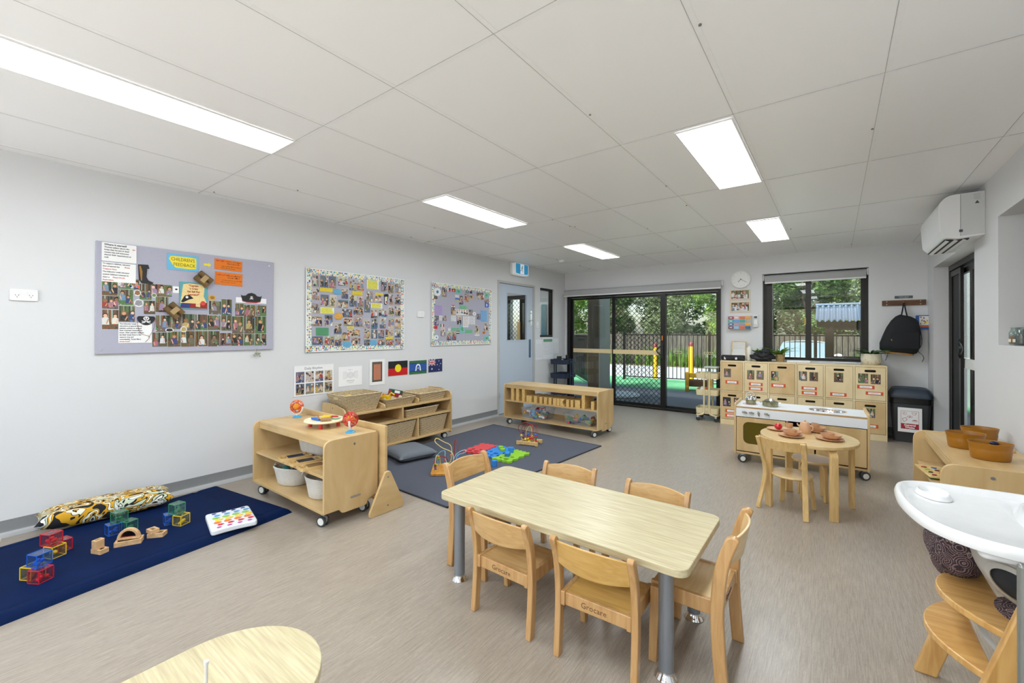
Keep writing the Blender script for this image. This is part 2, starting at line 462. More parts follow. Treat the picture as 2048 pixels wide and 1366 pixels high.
m.obj('screw_marks', mat('screw_mark', (130, 128, 125), .6), ceil, smooth=0)

def hwall(x0, x1, y0, y1, openings, ax, z1=H):
    """wall slab with real openings; ax = axis it runs along, openings = (a0,a1,z0,z1)"""
    a0, a1 = (x0, x1) if ax == 'x' else (y0, y1)
    m = MB(); cur = a0
    def seg(p, q, zz0, zz1):
        if q - p < 1e-4 or zz1 - zz0 < 1e-4: return
        if ax == 'x': m.box(p, q, y0, y1, zz0, zz1)
        else: m.box(x0, x1, p, q, zz0, zz1)
    for (p, q, r, s_) in sorted(openings):
        seg(cur, p, 0, z1); seg(p, q, 0, r); seg(p, q, s_, z1); cur = q
    seg(cur, a1, 0, z1)
    return m
struct(hwall(XL - .12, XL, YF, YB, [(5.215, 6.19, 0, 2.095), (6.397, 6.87, 1.206, 2.09)], 'y').obj('wall_left', WALL, smooth=0))
struct(hwall(-6.6, 1.25, YB, YB + .2, [(-5.60, -4.95, 0, 2.06), (-4.105, -1.41, 0, 2.0), (-.85, .357, .90, 2.155)], 'x').obj('wall_back', WALL, smooth=0))
struct(hwall(XR, XR + .25, YF, YB, [(5.08, 6.907, 0, 2.05), (2.4, 4.44, 1.208, 2.106)], 'y').obj('wall_right', WALL, smooth=0))
struct(hwall(-6.6, 1.25, YF - .15, YF, [(-3.9, .6, .15, 2.15)], 'x').obj('wall_front', WALL, smooth=0))  # opening cut for the added rear window
m = MB(); m.prism([(-3.9, .15), (.6, .15), (.6, 2.15), (-3.9, 2.15)], 'y', YF - .1, YF - .05, [[(-3.85, .2), (-1.7, .2), (-1.7, 2.1), (-3.85, 2.1)], [(-1.6, .2), (.55, .2), (.55, 2.1), (-1.6, 2.1)]])
win_added = struct(m.obj('window_added_rear', BLACKAL, smooth=0)); MB().box(-3.85, -1.7, YF - .08, YF - .075, .2, 2.1).box(-1.6, .55, YF - .08, YF - .075, .2, 2.1).obj('glass_pane', GLASS, win_added, smooth=0)  # window added behind the camera so daylight reaches the ceiling
struct(MB().box(-6.75, -6.6, YF, YB, 0, H).obj('wall_corridor', mat('cream_corridor', (226, 222, 205), .6), smooth=0))

# baseboards: grey vinyl cove turned up the wall with a pale welded strip at its foot
BASEG = mat('speckled_grey_vinyl', (128, 129, 131), .55, var=.16, scale=180, bump=.05)
BASEL = mat('pale_cove_strip', (172, 172, 172), .5, var=.05, scale=60)
def base(name, p0, p1, n):
    p0 = Vector(p0); p1 = Vector(p1); n = Vector(n)
    prof = [(0, 0), (.034, 0), (.034, .002), (.022, .006), (.012, .015), (.006, .03), (.003, .092), (0, .092)]
    def sec(p, pr): return [tuple((p + n * a).to_3d() + Vector((0, 0, b))) for a, b in pr]
    m = MB(); m.loft([sec(p0, prof), sec(p1, prof)])
    o = m.obj(name, BASEG, fix=True); struct(o)
    pr2 = [(.004, .03), (.0125, .0155), (.0225, .0066), (.07, .0022), (.07, .0006), (.004, .0006)]
    MB().loft([sec(p0, pr2), sec(p1, pr2)]).obj('cove_strip', BASEL, o, fix=True)
base('baseboard_left', (XL, YF), (XL, 5.19), (1, 0))
base('baseboard_corner', (XL, 6.22), (XL, YB), (1, 0))
base('baseboard_back', (-1.36, YB), (XR, YB), (0, -1))
base('baseboard_right', (XR, YF), (XR, 5.07), (-1, 0))

# ------------------------------------------------------------ left wall: blue-grey door with a glazed panel
DOORB = mat('blue_grey_door_paint', (190, 202, 217), .42, var=.015, scale=6)
FRAMEG = mat('grey_door_frame', (190, 190, 188), .45)
d = MB()
d.box(XL - .13, XL + .012, 5.19, 5.228, 0, 2.108); d.box(XL - .13, XL + .012, 6.185, 6.222, 0, 2.108); d.box(XL - .13, XL + .012, 5.228, 6.185, 2.07, 2.108)
door1 = struct(d.obj('door_1', FRAMEG, bevel=.003))
lf = MB(); lf.prism([(5.234, .008), (6.178, .008), (6.178, 2.064), (5.234, 2.064)], 'x', XL - .05, XL - .008, [[(5.433, 1.152), (6.01, 1.152), (6.01, 1.94), (5.433, 1.94)]])
leaf = lf.obj('door_leaf', DOORB, door1, smooth=0)
m = MB(); m.prism([(5.43, 1.149), (6.013, 1.149), (6.013, 1.943), (5.43, 1.943)], 'x', XL - .012, XL - .003, [[(5.447, 1.166), (5.996, 1.166), (5.996, 1.926), (5.447, 1.926)]])
m.obj('glazing_bead', DOORB, leaf, smooth=0)
MB().box(XL - .032, XL - .028, 5.44, 6.0, 1.155, 1.935).obj('glass_pane', GLASS, leaf, smooth=0)
m = MB(); m.box(XL - .008, XL - .002, 6.06, 6.115, .86, 1.17); m.obj('push_plate', mat('blue_metal_plate', (110, 132, 165), .3, .8), leaf)
m = MB(); m.box(XL - .008, XL - .003, 6.105, 6.15, 1.40, 1.66); m.box(XL - .008, XL + .02, 6.12, 6.135, 1.49, 1.51); m.cyl((XL + .02, 6.15, 1.5), (XL + .02, 6.03, 1.495), .008); m.cyl((XL - .004, 6.127, 1.62), (XL + .008, 6.127, 1.62), .012, 12)
m.obj('door_handle', CHROME, leaf)
for z in (.3, 1.02, 1.76):
    MB().cyl((XL + .004, 5.236, z - .05), (XL + .004, 5.236, z + .05), .006, 8).obj('hinge', STEEL, door1)
# beyond: black screen door of the next room with a diamond grille
m = MB(); m.box(-5.60, -5.54, 7.2, 7.3, 0, 2.06); m.box(-5.01, -4.95, 7.2, 7.3, 0, 2.06); m.box(-5.54, -5.01, 7.2, 7.3, 1.98, 2.06); m.box(-5.54, -5.01, 7.22, 7.28, 0, .12)
m.box(-5.22, -5.01, 7.2, 7.26, .12, 1.98)
door4 = struct(m.obj('door_4', BLACKAL, smooth=0))
def lattice(x0, x1, z0, z1, y, s, t=.0035):
    m = MB(); W, Hh = x1 - x0, z1 - z0
    for sg in (1, -1):
        k = -int(Hh / s) - 2
        while k * s < W + Hh + s:
            pts = []
            # line: (x-x0) - sg*(z-z0) = k*s  (or + )
            for zz in (0, Hh):
                x = k * s + (zz if sg > 0 else Hh - zz); pts.append((x, zz))
            (xa, za), (xb, zb) = pts
            def clip(xa, za, xb, zb):
                t0, t1 = 0, 1
                for lo, d, p in ((0, xb - xa, xa),):
                    if abs(d) < 1e-9: return None
                    ta, tb = (0 - p) / d, (W - p) / d
                    t0, t1 = max(t0, min(ta, tb)), min(t1, max(ta, tb))
                return (xa + (xb - xa) * t0, za + (zb - za) * t0, xa + (xb - xa) * t1, za + (zb - za) * t1) if t1 > t0 + .005 else None
            c = clip(xa, za, xb, zb); k += 1
            if not c: continue
            a, b, e, f = c
            yy = y + (.001 if sg > 0 else -.001)
            m.strip([(x0 + a, yy, z0 + b), (x0 + e, yy, z0 + f)], .004, t * 2, up=(0, 1, 0))
    return m
lattice(-5.54, -5.22, .12, 1.98, 7.25, .09).obj('diamond_grille', BLACKAL, door4, smooth=0)
MB().box(-5.54, -5.22, 7.268, 7.272, .12, 1.98).obj('glass_pane', GLASS, door4, smooth=0)
o = MB().at((-4.95, 7.0, 0)).box(-.17, -.10, -.03, -.01, .0, 1.5).obj('leaning_board', BIRCH); o.location = (0, 0, 0)
props(o, 'pale timber board leaning beyond the glazed blue-grey door', 'board')

# ------------------------------------------------------------ left wall: small internal window
m = MB(); m.prism([(6.397, 1.206), (6.87, 1.206), (6.87, 2.09), (6.397, 2.09)], 'x', XL - .1, XL - .03, [[(6.43, 1.243), (6.835, 1.243), (6.835, 2.055), (6.43, 2.055)]])
win2 = struct(m.obj('window_2', BLACKAL, smooth=0)); MB().box(XL - .07, XL - .066, 6.43, 6.835, 1.243, 2.055).obj('glass_pane', GLASS, win2, smooth=0)
o = MB().rbox(-4.72, -4.60, 7.24, 7.262, .9, 1.85, .01).obj('blue_towel', mat('teal_cloth', (70, 128, 150), .8, var=.2, scale=12)); props(o, 'blue-green cloth hanging beyond the small internal window', 'cloth')

# ------------------------------------------------------------ back wall: sliding doors
m = MB(); m.box(-4.105, -4.05, 7.22, 7.33, 0, 2.0); m.box(-1.44, -1.41, 7.22, 7.33, 0, 2.0); m.box(-4.05, -1.44, 7.22, 7.33, 1.945, 2.0); m.box(-4.05, -1.44, 7.2, 7.34, 0, .025)
door2 = struct(m.obj('door_2', BLACKAL, smooth=0))
def sash(name, x0, x1, y, w_=.05, b0=.03, b1=1.94, wl=None, wr=None):
    wl = wl or w_; wr = wr or w_
    m = MB(); m.box(x0, x0 + wl, y - .018, y + .018, b0, b1); m.box(x1 - wr, x1, y - .018, y + .018, b0, b1); m.box(x0 + wl, x1 - wr, y - .018, y + .018, b1 - w_ * .8, b1); m.box(x0 + wl, x1 - wr, y - .018, y + .018, b0, b0 + w_)
    f = m.obj(name, BLACKAL, door2, smooth=0)
    MB().box(x0 + wl, x1 - wr, y - .002, y + .002, b0 + w_, b1 - w_ * .8).obj('glass_pane', TINTED, f, smooth=0)
    return f
BAND = mat('cream_safety_strip', (222, 200, 155), .5)
s1 = sash('fixed_panel', -4.05, -3.16, 7.30, .04)
MB().box(-4.01, -3.2, 7.288, 7.292, .915, .988).obj('safety_strip', BAND, s1, smooth=0)
s3 = sash('fixed_panel', -2.31, -1.44, 7.30, .04, wl=.06)
DEC = mat('cream_decal', (235, 222, 180), .5)
m = MB()
for cx in (-2.065, -1.595):
    for i in range(4):
        c = cx - .048 + .032 * i; m.at((c, 7.2935, .968), rx=pi / 2); m.prism(circ(0, 0, .021, 18), 'z', -.001, .001, [circ(0, 0, .014, 18)])
m.obj('ring_decal', DEC, s3, smooth=0)
s2 = sash('sliding_panel', -3.2, -2.25, 7.262, .05, wl=.06, wr=.085)
lattice(-3.14, -2.335, .08, 1.9, 7.238, .085).obj('diamond_grille', BLACKAL, s2, smooth=0)
MB().box(-3.17, -2.36, 7.222, 7.232, .915, .99).obj('safety_strip', BAND, s2, smooth=0)
m = MB(); P = [(-2.30, 7.235, .9)] + [(-2.30 - .085 * sin(pi * i / 10), 7.215, .9 + .18 * i / 10) for i in range(1, 10)] + [(-2.30, 7.235, 1.08)]
m.tube(P, .011, 8); m.box(-2.32, -2.285, 7.225, 7.246, .86, 1.12); m.obj('pull_handle', BLACKP, s2)
m = MB(); m.box(-2.312, -2.296, 7.236, 7.244, 1.16, 1.24); m.obj('orange_sticker', mat('orange_sticker', (220, 130, 40), .5), s2)
# roller blinds
BLG = mat('blind_fabric_grey', (176, 177, 178), .7); BLW = mat('blind_rail_white', (236, 236, 235), .4)
def blind(x0, x1, z0, z1, y, label):
    t = thing('roller_blind', label, 'blind', ((x0 + x1) / 2, y, z0)); w_ = (x1 - x0) / 2; h = z1 - z0
    MB().cyl((-w_, .0, h - .04), (w_, .0, h - .04), .036, 20).obj('fabric_roll', BLG, t)
    m = MB(); m.box(-w_ + .01, w_ - .01, -.038, -.034, .015, h - .035); m.obj('blind_fabric', BLG, t)
    m = MB(); m.rbox(-w_ + .01, w_ - .01, -.045, -.028, .0, .02, .003); m.obj('bottom_rail', BLW, t)
    m = MB(); m.rbox(-w_ - .012, -w_, -.045, .045, h - .085, h, .006); m.rbox(w_, w_ + .012, -.045, .045, h - .085, h, .006); m.obj('end_bracket', BLW, t)
    return t
blind(-4.17, -1.385, 1.972, 2.105, 7.225, 'long grey roller blind rolled up above the sliding doors')
blind(-.835, .343, 2.015, 2.145, 7.34, 'short grey roller blind rolled up in the window recess')

# ------------------------------------------------------------ back wall: window
m = MB(); m.prism([(-.85, .9), (.357, .9), (.357, 2.155), (-.85, 2.155)], 'y', 7.38, 7.45, [[(-.81, .94), (.32, .94), (.32, 2.115), (-.81, 2.115)]])
win1 = struct(m.obj('window_1', BLACKAL, smooth=0))
m = MB(); m.box(-.81, -.74, 7.39, 7.43, .94, 2.115); m.box(-.33, -.265, 7.385, 7.43, .94, 2.115); m.box(.28, .32, 7.39, 7.43, .94, 2.115); m.obj('mullion', BLACKAL, win1, smooth=0)
for a, b in ((-.74, -.33), (-.265, .28)): MB().box(a, b, 7.408, 7.412, .94, 2.115).obj('glass_pane', TINTED, win1, smooth=0)
m = MB(); m.box(-.345, -.325, 7.375, 7.388, 1.42, 1.5); m.obj('window_latch', mat('brass_latch', (160, 130, 70), .4, .8), win1)
trim = struct(MB().box(-.85, .357, 7.281, 7.378, .895, .902).obj('trim_1', mat('white_sill', (225, 225, 226), .4), smooth=0))

# ------------------------------------------------------------ right wall: recessed glazed door and window
x = 1.04
m = MB(); m.prism([(5.08, 0), (6.905, 0), (6.905, 2.048), (5.08, 2.048)], 'x', x, x + .1, [[(5.13, .03), (6.85, .03), (6.85, 1.99), (5.13, 1.99)]])
door3 = struct(m.obj('door_3', BLACKAL, smooth=0))
m = MB(); m.prism([(6.36, .03), (6.85, .03), (6.85, 1.98), (6.36, 1.98)], 'x', x + .005, x + .03, [[(6.43, .1), (6.79, .1), (6.79, 1.92), (6.43, 1.92)]])
sc_ = m.obj('screen_leaf', BLACKAL, door3, smooth=0)
MB().box(x + .018, x + .022, 6.43, 6.79, .1, 1.92).obj('dark_mesh', mat('dark_mesh', (30, 31, 33), .6), sc_, smooth=0)
m = MB(); m.prism([(5.13, .03), (6.84, .03), (6.84, 1.98), (5.13, 1.98)], 'x', x + .045, x + .075, [[(6.20, .1), (6.70, .1), (6.70, 1.92), (6.20, 1.92)], [(5.2, .1), (6.10, .1), (6.10, 1.92), (5.2, 1.92)]])
gl_ = m.obj('glazed_leaf', BLACKAL, door3, smooth=0)
MB().box(x + .06, x + .064, 6.2, 6.7, .1, 1.92).box(x + .06, x + .064, 5.2, 6.1, .1, 1.92).obj('glass_pane', GLASS, gl_, smooth=0)
MB().box(x + .036, x + .043, 5.2, 6.72, .93, 1.03).obj('white_safety_strip', mat('white_strip', (235, 236, 233), .5), gl_, smooth=0)
m = MB(); m.tube([(x + .003, 6.38, 1.05)] + [(x - .012, 6.38 - .13 * sin(pi * i / 10), 1.05 + .16 * i / 10) for i in range(1, 10)] + [(x + .003, 6.38, 1.21)], .014, 8); m.box(x - .006, x + .004, 6.37, 6.42, 1.03, 1.23); m.obj('door_handle', BLACKP, sc_)
m = MB(); m.prism([(2.4, 1.208), (4.438, 1.208), (4.438, 2.106), (2.4, 2.106)], 'x', x, x + .06, [[(2.45, 1.25), (4.4, 1.25), (4.4, 2.07), (2.45, 2.07)]])
win3 = struct(m.obj('window_3', BLACKAL, smooth=0)); MB().box(x + .03, x + .034, 2.45, 4.4, 1.25, 2.07).obj('glass_pane', GLASS, win3, smooth=0)
MB().box(x + .012, x + .015, 2.45, 4.4, 1.25, 2.07).obj('insect_screen', mat('insect_screen', (75, 80, 78), .8, var=.2, scale=300), win3, smooth=0)
# ------------------------------------------------------------ outside
GR = mat('grey_softfall', (120, 124, 128), .85, var=.2, scale=120, bump=.2)
TURF = mat('green_turf', (92, 158, 112), .9, var=.2, scale=80, bump=.3)
CONC = mat('pale_concrete', (165, 168, 170), .8, var=.08, scale=5)
struct(MB().box(-9, 4, 7.48, 9.98, -.12, -.02).obj('ground_patio', GR, smooth=0))
o = MB().box(-9, 4, 9.98, 12.3, -.12, -.02).obj('artificial_turf', TURF, smooth=0); struct(o)
m = MB(); n = m.pts([(-25, 12.3, -.02), (15, 12.3, -.02), (15, 16, -.42), (-25, 16, -.42), (15, 22, -.42), (-25, 22, -.42)]); m.face([n, n + 1, n + 2, n + 3]); m.face([n + 3, n + 2, n + 4, n + 5])
struct(m.obj('ground_driveway', CONC, smooth=0))
struct(MB().box(-30, 20, 22, 45, -.6, -.40).obj('ground_garden', mat('garden_soil', (92, 84, 62), .9, var=.3, scale=8, bump=.3), smooth=0))
struct(MB().box(1.25, 6, -3, 7.5, -.12, -.02).obj('ground_side', CONC, smooth=0))
struct(MB().box(1.9, 2.05, 1, 13, -.02, 3.0).obj('wall_courtyard', mat('courtyard_render', (214, 216, 205), .7), smooth=0))
struct(MB().box(-14, 10, -14, -2.56, -.12, -.02).obj('ground_added_bounce', mat('bounce_white', (226, 224, 218), .8), smooth=0))  # unseen white ground, added to bounce sunlight in through the rear window
struct(MB().box(-6.9, 1.6, 7.485, 8.6, 2.55, 2.66).obj('trim_2', mat('eave_lining', (206, 200, 186), .7), smooth=0))
POST = mat('brown_building_post', (92, 78, 58), .6)
m = MB().box(-4.56, -4.27, 9.0, 9.55, -.02, 2.66); o = m.obj('veranda_column', mat('grey_rendered_column', (150, 146, 136), .7), smooth=0); props(o, 'thick square veranda column outside the left glass panel', 'column')
MB().box(-4.565, -4.30, 8.99, 9.0, .02, 2.6).obj('front_shade', POST, o, smooth=0)  # brown sheet paints the shade on the column's front face
m = MB().box(-1.055, -.915, 9.2, 9.36, -.02, 2.66); o = m.obj('veranda_post', POST, smooth=0); props(o, 'slim dark brown veranda post outside the left of the window', 'post')
# black pool fences
def fence(a, b, z, h, label, group='black pool fences outside'):
    a = Vector(a); b = Vector(b); L = (b - a).length; ang = math.atan2((b - a).y, (b - a).x)
    t = thing('pool_fence', label, 'fence', (a.x, a.y, z), ang, group)
    nb = max(1, round(L / 2.4)); bay = L / nb
    for i in range(nb):
        m = MB(); x0 = bay * i + .03; x1 = bay * (i + 1) - .03
        m.box(x0, x1, -.015, .015, .08, .105); m.box(x0, x1, -.015, .015, h - .03, h)
        k = int((x1 - x0) / .1)
        for j in range(k):
            x = x0 + (x1 - x0) * (j + .5) / k; m.box(x - .008, x + .008, -.008, .008, .08, h)
        m.obj('picket_panel', BLACKAL, t, smooth=0)
    for i in range(nb + 1):
        MB().box(bay * i - .03, bay * i + .03, -.03, .03, 0, h + .06).obj('post', BLACKAL, t, smooth=0)
    return t
fence((-4.75, 11.6), (1.85, 12.13), -.02, 1.27, 'long black picket pool fence across the lawn outside')
fence((-6.95, 12.3), (-4.85, 9.62), -.02, 1.27, 'short black picket fence running out beside the veranda column')
# paling fence behind
t = thing('paling_fence', 'weathered grey timber paling fence at the back of the garden', 'fence', (-14, 23, -.4))
PAL = grain('grey_palings', (58, 54, 47), (98, 92, 80), (6, 6, .6), 3, .9, 0, .2)
m = MB(); rnd = random.Random(3)
for i in range(190):
    x = i * .125; m.box(x, x + .118, rnd.uniform(-.01, .01), .02, 0, 1.64 + rnd.uniform(-.02, .02))
m.obj('paling_panel', PAL, t, smooth=0)
m = MB()
for z in (.3, .9, 1.45): m.box(0, 23.7, .02, .06, z, z + .07)
m.obj('rail', PAL, t, smooth=0)

# trees: crown of many leaves on a trunk
def leafmat(name, c1, c2):
    m = bpy.data.materials.new(name); m.use_nodes = True; nt = m.node_tree; b = nt.nodes['Principled BSDF']; b.inputs['Roughness'].default_value = .6
    g = nt.nodes.new('ShaderNodeTexCoord'); no = nt.nodes.new('ShaderNodeTexNoise'); no.inputs['Scale'].default_value = 2.2; no.inputs['Detail'].default_value = 5; nt.links.new(g.outputs['Object'], no.inputs['Vector'])
    cr = nt.nodes.new('ShaderNodeValToRGB'); cr.color_ramp.elements[0].position = .35; cr.color_ramp.elements[0].color = lin(c1) + (1,); cr.color_ramp.elements[1].position = .65; cr.color_ramp.elements[1].color = lin(c2) + (1,)
    nt.links.new(no.outputs['Fac'], cr.inputs[0]); nt.links.new(cr.outputs[0], b.inputs['Base Color'])
    tr = nt.nodes.new('ShaderNodeBsdfTranslucent'); nt.links.new(cr.outputs[0], tr.inputs[0]); mx = nt.nodes.new('ShaderNodeMixShader'); mx.inputs[0].default_value = .35
    out = nt.nodes['Material Output']; nt.links.new(b.outputs[0], mx.inputs[1]); nt.links.new(tr.outputs[0], mx.inputs[2]); nt.links.new(mx.outputs[0], out.inputs[0])
    return m
LEAF = [leafmat('leaves_fresh', (70, 112, 34), (150, 186, 84)), leafmat('leaves_deep', (48, 80, 34), (98, 134, 62)), leafmat('leaves_grey', (92, 110, 74), (158, 172, 128))]
BARK = mat('bark', (96, 80, 62), .9, var=.3, scale=6, bump=.4)
def crown(seed, r, h, nleaf, ls):
    rnd = random.Random(seed); m = MB(); cl = []
    for i in range(34):
        a = rnd.uniform(0, 2 * pi); z = rnd.uniform(-.5, .5); q = (1 - (2 * z) ** 2 * .6) ** .5 * rnd.uniform(.25, .85)
        cl.append((r * q * cos(a), r * q * sin(a), h * z, rnd.uniform(.18, .36) * r))
    for i in range(nleaf):
        cx, cy, cz, cr_ = rnd.choice(cl)
        d = Vector((rnd.gauss(0, 1), rnd.gauss(0, 1), rnd.gauss(0, 1))).normalized() * cr_ * rnd.uniform(.7, 1.05)
        p = Vector((cx, cy, cz)) + d; u = Vector((rnd.gauss(0, 1), rnd.gauss(0, 1), rnd.gauss(0, .6))).normalized(); v = u.cross(Vector((rnd.gauss(0, 1), rnd.gauss(0, 1), rnd.gauss(0, 1)))).normalized()
        s = ls * rnd.uniform(.6, 1.3)
        n = m.pts([tuple(p - u * s), tuple(p + v * s * .4), tuple(p + u * s), tuple(p - v * s * .4)]); m.face([n, n + 1, n + 2, n + 3])
    return m
CM = [crown(i, 1.95, 5.6, 11000, .095).mesh('tree_crown', LEAF[i % 3], 0) for i in range(3)]
def trunk(seed, h):
    rnd = random.Random(seed); m = MB(); p = [(0, 0, 0)]
    for i in range(1, 6): p.append((p[-1][0] + rnd.uniform(-.12, .12), p[-1][1] + rnd.uniform(-.12, .12), h * i / 5))
    m.tube(smoothpath(p, 3), .14, 8, r_end=.05)
    for k in range(7):
        b = p[rnd.randint(2, 5)]; a = rnd.uniform(0, 2 * pi); e = (b[0] + 1.1 * cos(a), b[1] + 1.1 * sin(a), b[2] + rnd.uniform(.6, 1.4))
        m.tube([b, ((b[0] + e[0]) / 2, (b[1] + e[1]) / 2, (b[2] + e[2]) / 2 + .1), e], .05, 6, r_end=.015)
    return m
TM = [trunk(i, 3.4).mesh('trunk', BARK, 60) for i in range(3)]
spots = []
nm_r = ['front row', 'second row', 'tall back row']
wh = ['seen at the far left of the glass doors', 'seen in the left glass door panel', 'seen through the diamond grille', 'seen in the right glass door panel', 'seen left of the window mullion', 'seen right of the window mullion']
for r_, (y, s, x0, st, n) in enumerate(((26.0, 1.0, -15.2, 3.5, 6), (30.6, 1.25, -18.2, 4.4, 6), (36.5, 1.7, -22, 6.0, 6))):
    for i in range(n): spots.append((x0 + st * i, y, (i + r_) % 3, s, ('fresh green', 'deep green', 'greyish green')[(i + r_) % 3] + ' tree, ' + nm_r[r_] + ', ' + wh[i]))
for i, (x, y, k, s, lab) in enumerate(spots):
    t = thing('garden_tree', lab, 'tree', (x, y, -.42), i * 1.3, 'trees beyond the paling fence'); t.scale = (s, s, s)
    for nm, me, z in (('trunk', TM[k], 0), ('crown', CM[k], 3.7)):
        o = bpy.data.objects.new(nm, me); COL.objects.link(o); o.parent = t; o.location = (0, 0, z)
# low shrubs and grass tussocks in front of the palings
def tussock(seed, n=90, h=.6):
    rnd = random.Random(seed); m = MB()
    for i in range(n):
        a = rnd.uniform(0, 2 * pi); l = rnd.uniform(.5, 1) * h; r = rnd.uniform(.1, .45) * h
        b = Vector((rnd.gauss(0, .08), rnd.gauss(0, .08), 0)); s_ = Vector((-sin(a), cos(a), 0)) * .012
        p1 = b + Vector((cos(a) * r * .4, sin(a) * r * .4, l * .65)); p2 = b + Vector((cos(a) * r, sin(a) * r, l))
        n0 = m.pts([tuple(b - s_), tuple(b + s_), tuple(p1 + s_), tuple(p1 - s_), tuple(p2)]); m.face([n0, n0 + 1, n0 + 2, n0 + 3]); m.face([n0 + 3, n0 + 2, n0 + 4])
    return m
TU = [tussock(i, 110, .9).mesh('grass_tussock', LEAF[i % 2], 0) for i in range(3)]
rnd = random.Random(8)
for i in range(26):
    o = bpy.data.objects.new('grass_tussock', TU[i % 3]); COL.objects.link(o); o.location = (-13.4 + i * .62 + rnd.uniform(-.05, .05), 22.35 + rnd.uniform(-.1, .1), -.41); o.rotation_euler = (0, 0, rnd.uniform(0, 6)); s = rnd.uniform(.8, 1.25); o.scale = (s, s, s)
    props(o, 'green grass tussock at the foot of the paling fence, %s from the left' % ('first second third fourth fifth sixth seventh eighth ninth tenth eleventh twelfth thirteenth fourteenth fifteenth sixteenth seventeenth eighteenth nineteenth twentieth twenty-first twenty-second twenty-third twenty-fourth twenty-fifth twenty-sixth'.split())[i], 'grass tussock', 'grass tussocks along the palings')
# bollards
YEL = mat('yellow_paint', (226, 176, 40), .5)
def bollard(x, y, z, label):
    t = thing('bollard', label, 'bollard', (x, y, z), 0, 'yellow bollards')
    MB().lathe([(0, 0), (.07, 0), (.07, 1.0), (0, 1.0)], 16).obj('post', YEL, t)
    MB().lathe([(.07, .98), (.072, .98), (.072, 1.06), (.05, 1.09), (0, 1.1)], 16).obj('cap', mat('dark_red_cap', (120, 40, 40), .5), t)
bollard(-3.25, 12.75, -.07, 'yellow bollard with dark red cap outside the right glass panel')
bollard(-4.45, 13.3, -.13, 'yellow bollard seen through the grille beside the pull handle')
bollard(-6.6, 13.0, -.1, 'yellow bollard seen far left through the diamond grille')
# yellow trestle toy
t = thing('play_trestle', 'yellow plastic play trestle standing on the turf outside', 'play equipment', (-2.45, 10.25, -.02), .25)
YP = mat('mustard_plastic', (196, 150, 40), .5); BRN = mat('brown_plastic', (96, 62, 40), .6)
for s in (-1, 1):
    m = MB(); m.prism(rpoly([(-.2, 0), (.2, 0), (.2, .09), (.09, .12), (.05, .42), (-.05, .42), (-.09, .12), (-.2, .09)], .02), 'x', s * .24 - .04, s * .24 + .04); m.obj('side_frame', YP, t, bevel=.004)
MB().rbox(-.24, .24, -.04, .04, .30, .40, .01).obj('crossbar', YP, t, bevel=.005)
MB().rbox(-.22, .22, -.07, .07, .1, .24, .01).obj('infill_panel', BRN, t, bevel=.005)
o = MB().lathe([(0, 0), (.42, 0), (.44, .02), (.42, .045), (0, .05)], 40).obj('round_cover', mat('white_cover', (232, 236, 236), .5)); put(o, (-3.62, 8.5, -.02)); props(o, 'flat white round cover lying on the grey softfall outside', 'cover')
# play house
t = thing('playhouse', 'dark framed playhouse with corrugated roof outside the window', 'playhouse', (-.2, 9.6, -.02))
DK = mat('dark_stained_timber', (58, 48, 38), .6)
m = MB(); m.box(-.06, 1.1, -.03, .03, 1.42, 1.53); m.obj('roof_beam', DK, t, smooth=0)
m = MB(); m.box(.06, .19, -.03, .03, 0, 1.42); m.obj('corner_post', DK, t, smooth=0); MB().box(.95, 1.07, -.03, .03, 0, 1.42).obj('corner_post', DK, t, smooth=0)
m = MB(); m.prism([(.19, .02), (.95, .02), (.95, .9), (.19, .9)], 'y', -.02, .02); m.obj('lower_panel', DK, t, smooth=0)
m = MB(); m.box(.19, .95, -.02, .02, 1.36, 1.42); m.obj('window_rail', DK, t, smooth=0)
def corr(u, v): return (-.08 + 1.25 * u, -.12 + .55 * v, 1.53 + .30 * v + .022 * sin(u * 1.25 / .085 * 2 * pi))
MB().grid(corr, 170, 2).obj('roof_sheet', mat('galvanised_sheet', (120, 134, 152), .35, .5), t, smooth=60)
m = MB(); m.box(-.09, 1.18, .4, .46, 1.84, 1.87); m.obj('roof_capping', mat('galvanised_cap', (150, 170, 195), .4, .5), t, smooth=0)
# white car
t = thing('parked_car', 'white car parked beyond the pool fence outside the window', 'car', (-.85, 16.8, -.42))
CARW = mat('white_car_paint', (228, 232, 236), .2, coat=.5)
def carsec(y, hw, zb, zt, r=.12):
    P = rpoly([(-hw, zb), (hw, zb), (hw, zt), (-hw, zt)], r, 4); return [(p[0], y, p[1]) for p in P]
m = MB(); m.loft([carsec(-1.0, .80, .3, .78), carsec(-.9, .86, .2, .88), carsec(0, .88, .18, .93), carsec(1.6, .89, .18, .97), carsec(3.0, .88, .2, .97), carsec(3.4, .82, .3, .85)]); m.obj('body', CARW, t, smooth=50, fix=True)
m = MB(); m.loft([[(-.76, .15, .93), (.76, .15, .93), (.76, .2, .95), (-.76, .2, .95)], [(-.58, .95, 1.38), (.58, .95, 1.38), (.6, 1.0, 1.40), (-.6, 1.0, 1.40)]]); m.obj('windscreen', mat('car_glass', (120, 140, 150), .08), t)
m = MB(); m.loft([[(-.74, .22, .9), (.74, .22, .9), (.74, 3.1, .93), (-.74, 3.1, .93)], [(-.56, 1.0, 1.38), (.56, 1.0, 1.38), (.56, 2.5, 1.36), (-.56, 2.5, 1.36)]]); m.obj('side_windows', mat('car_side_glass', (60, 70, 78), .1), t)
def roof(u, v):
    x = -.6 + 1.2 * u; y = .96 + 1.6 * v; return (x, y, 1.385 + .055 * (1 - (2 * u - 1) ** 2) + .02 * sin(pi * v))
MB().grid(roof, 12, 8).obj('roof', CARW, t, smooth=60)
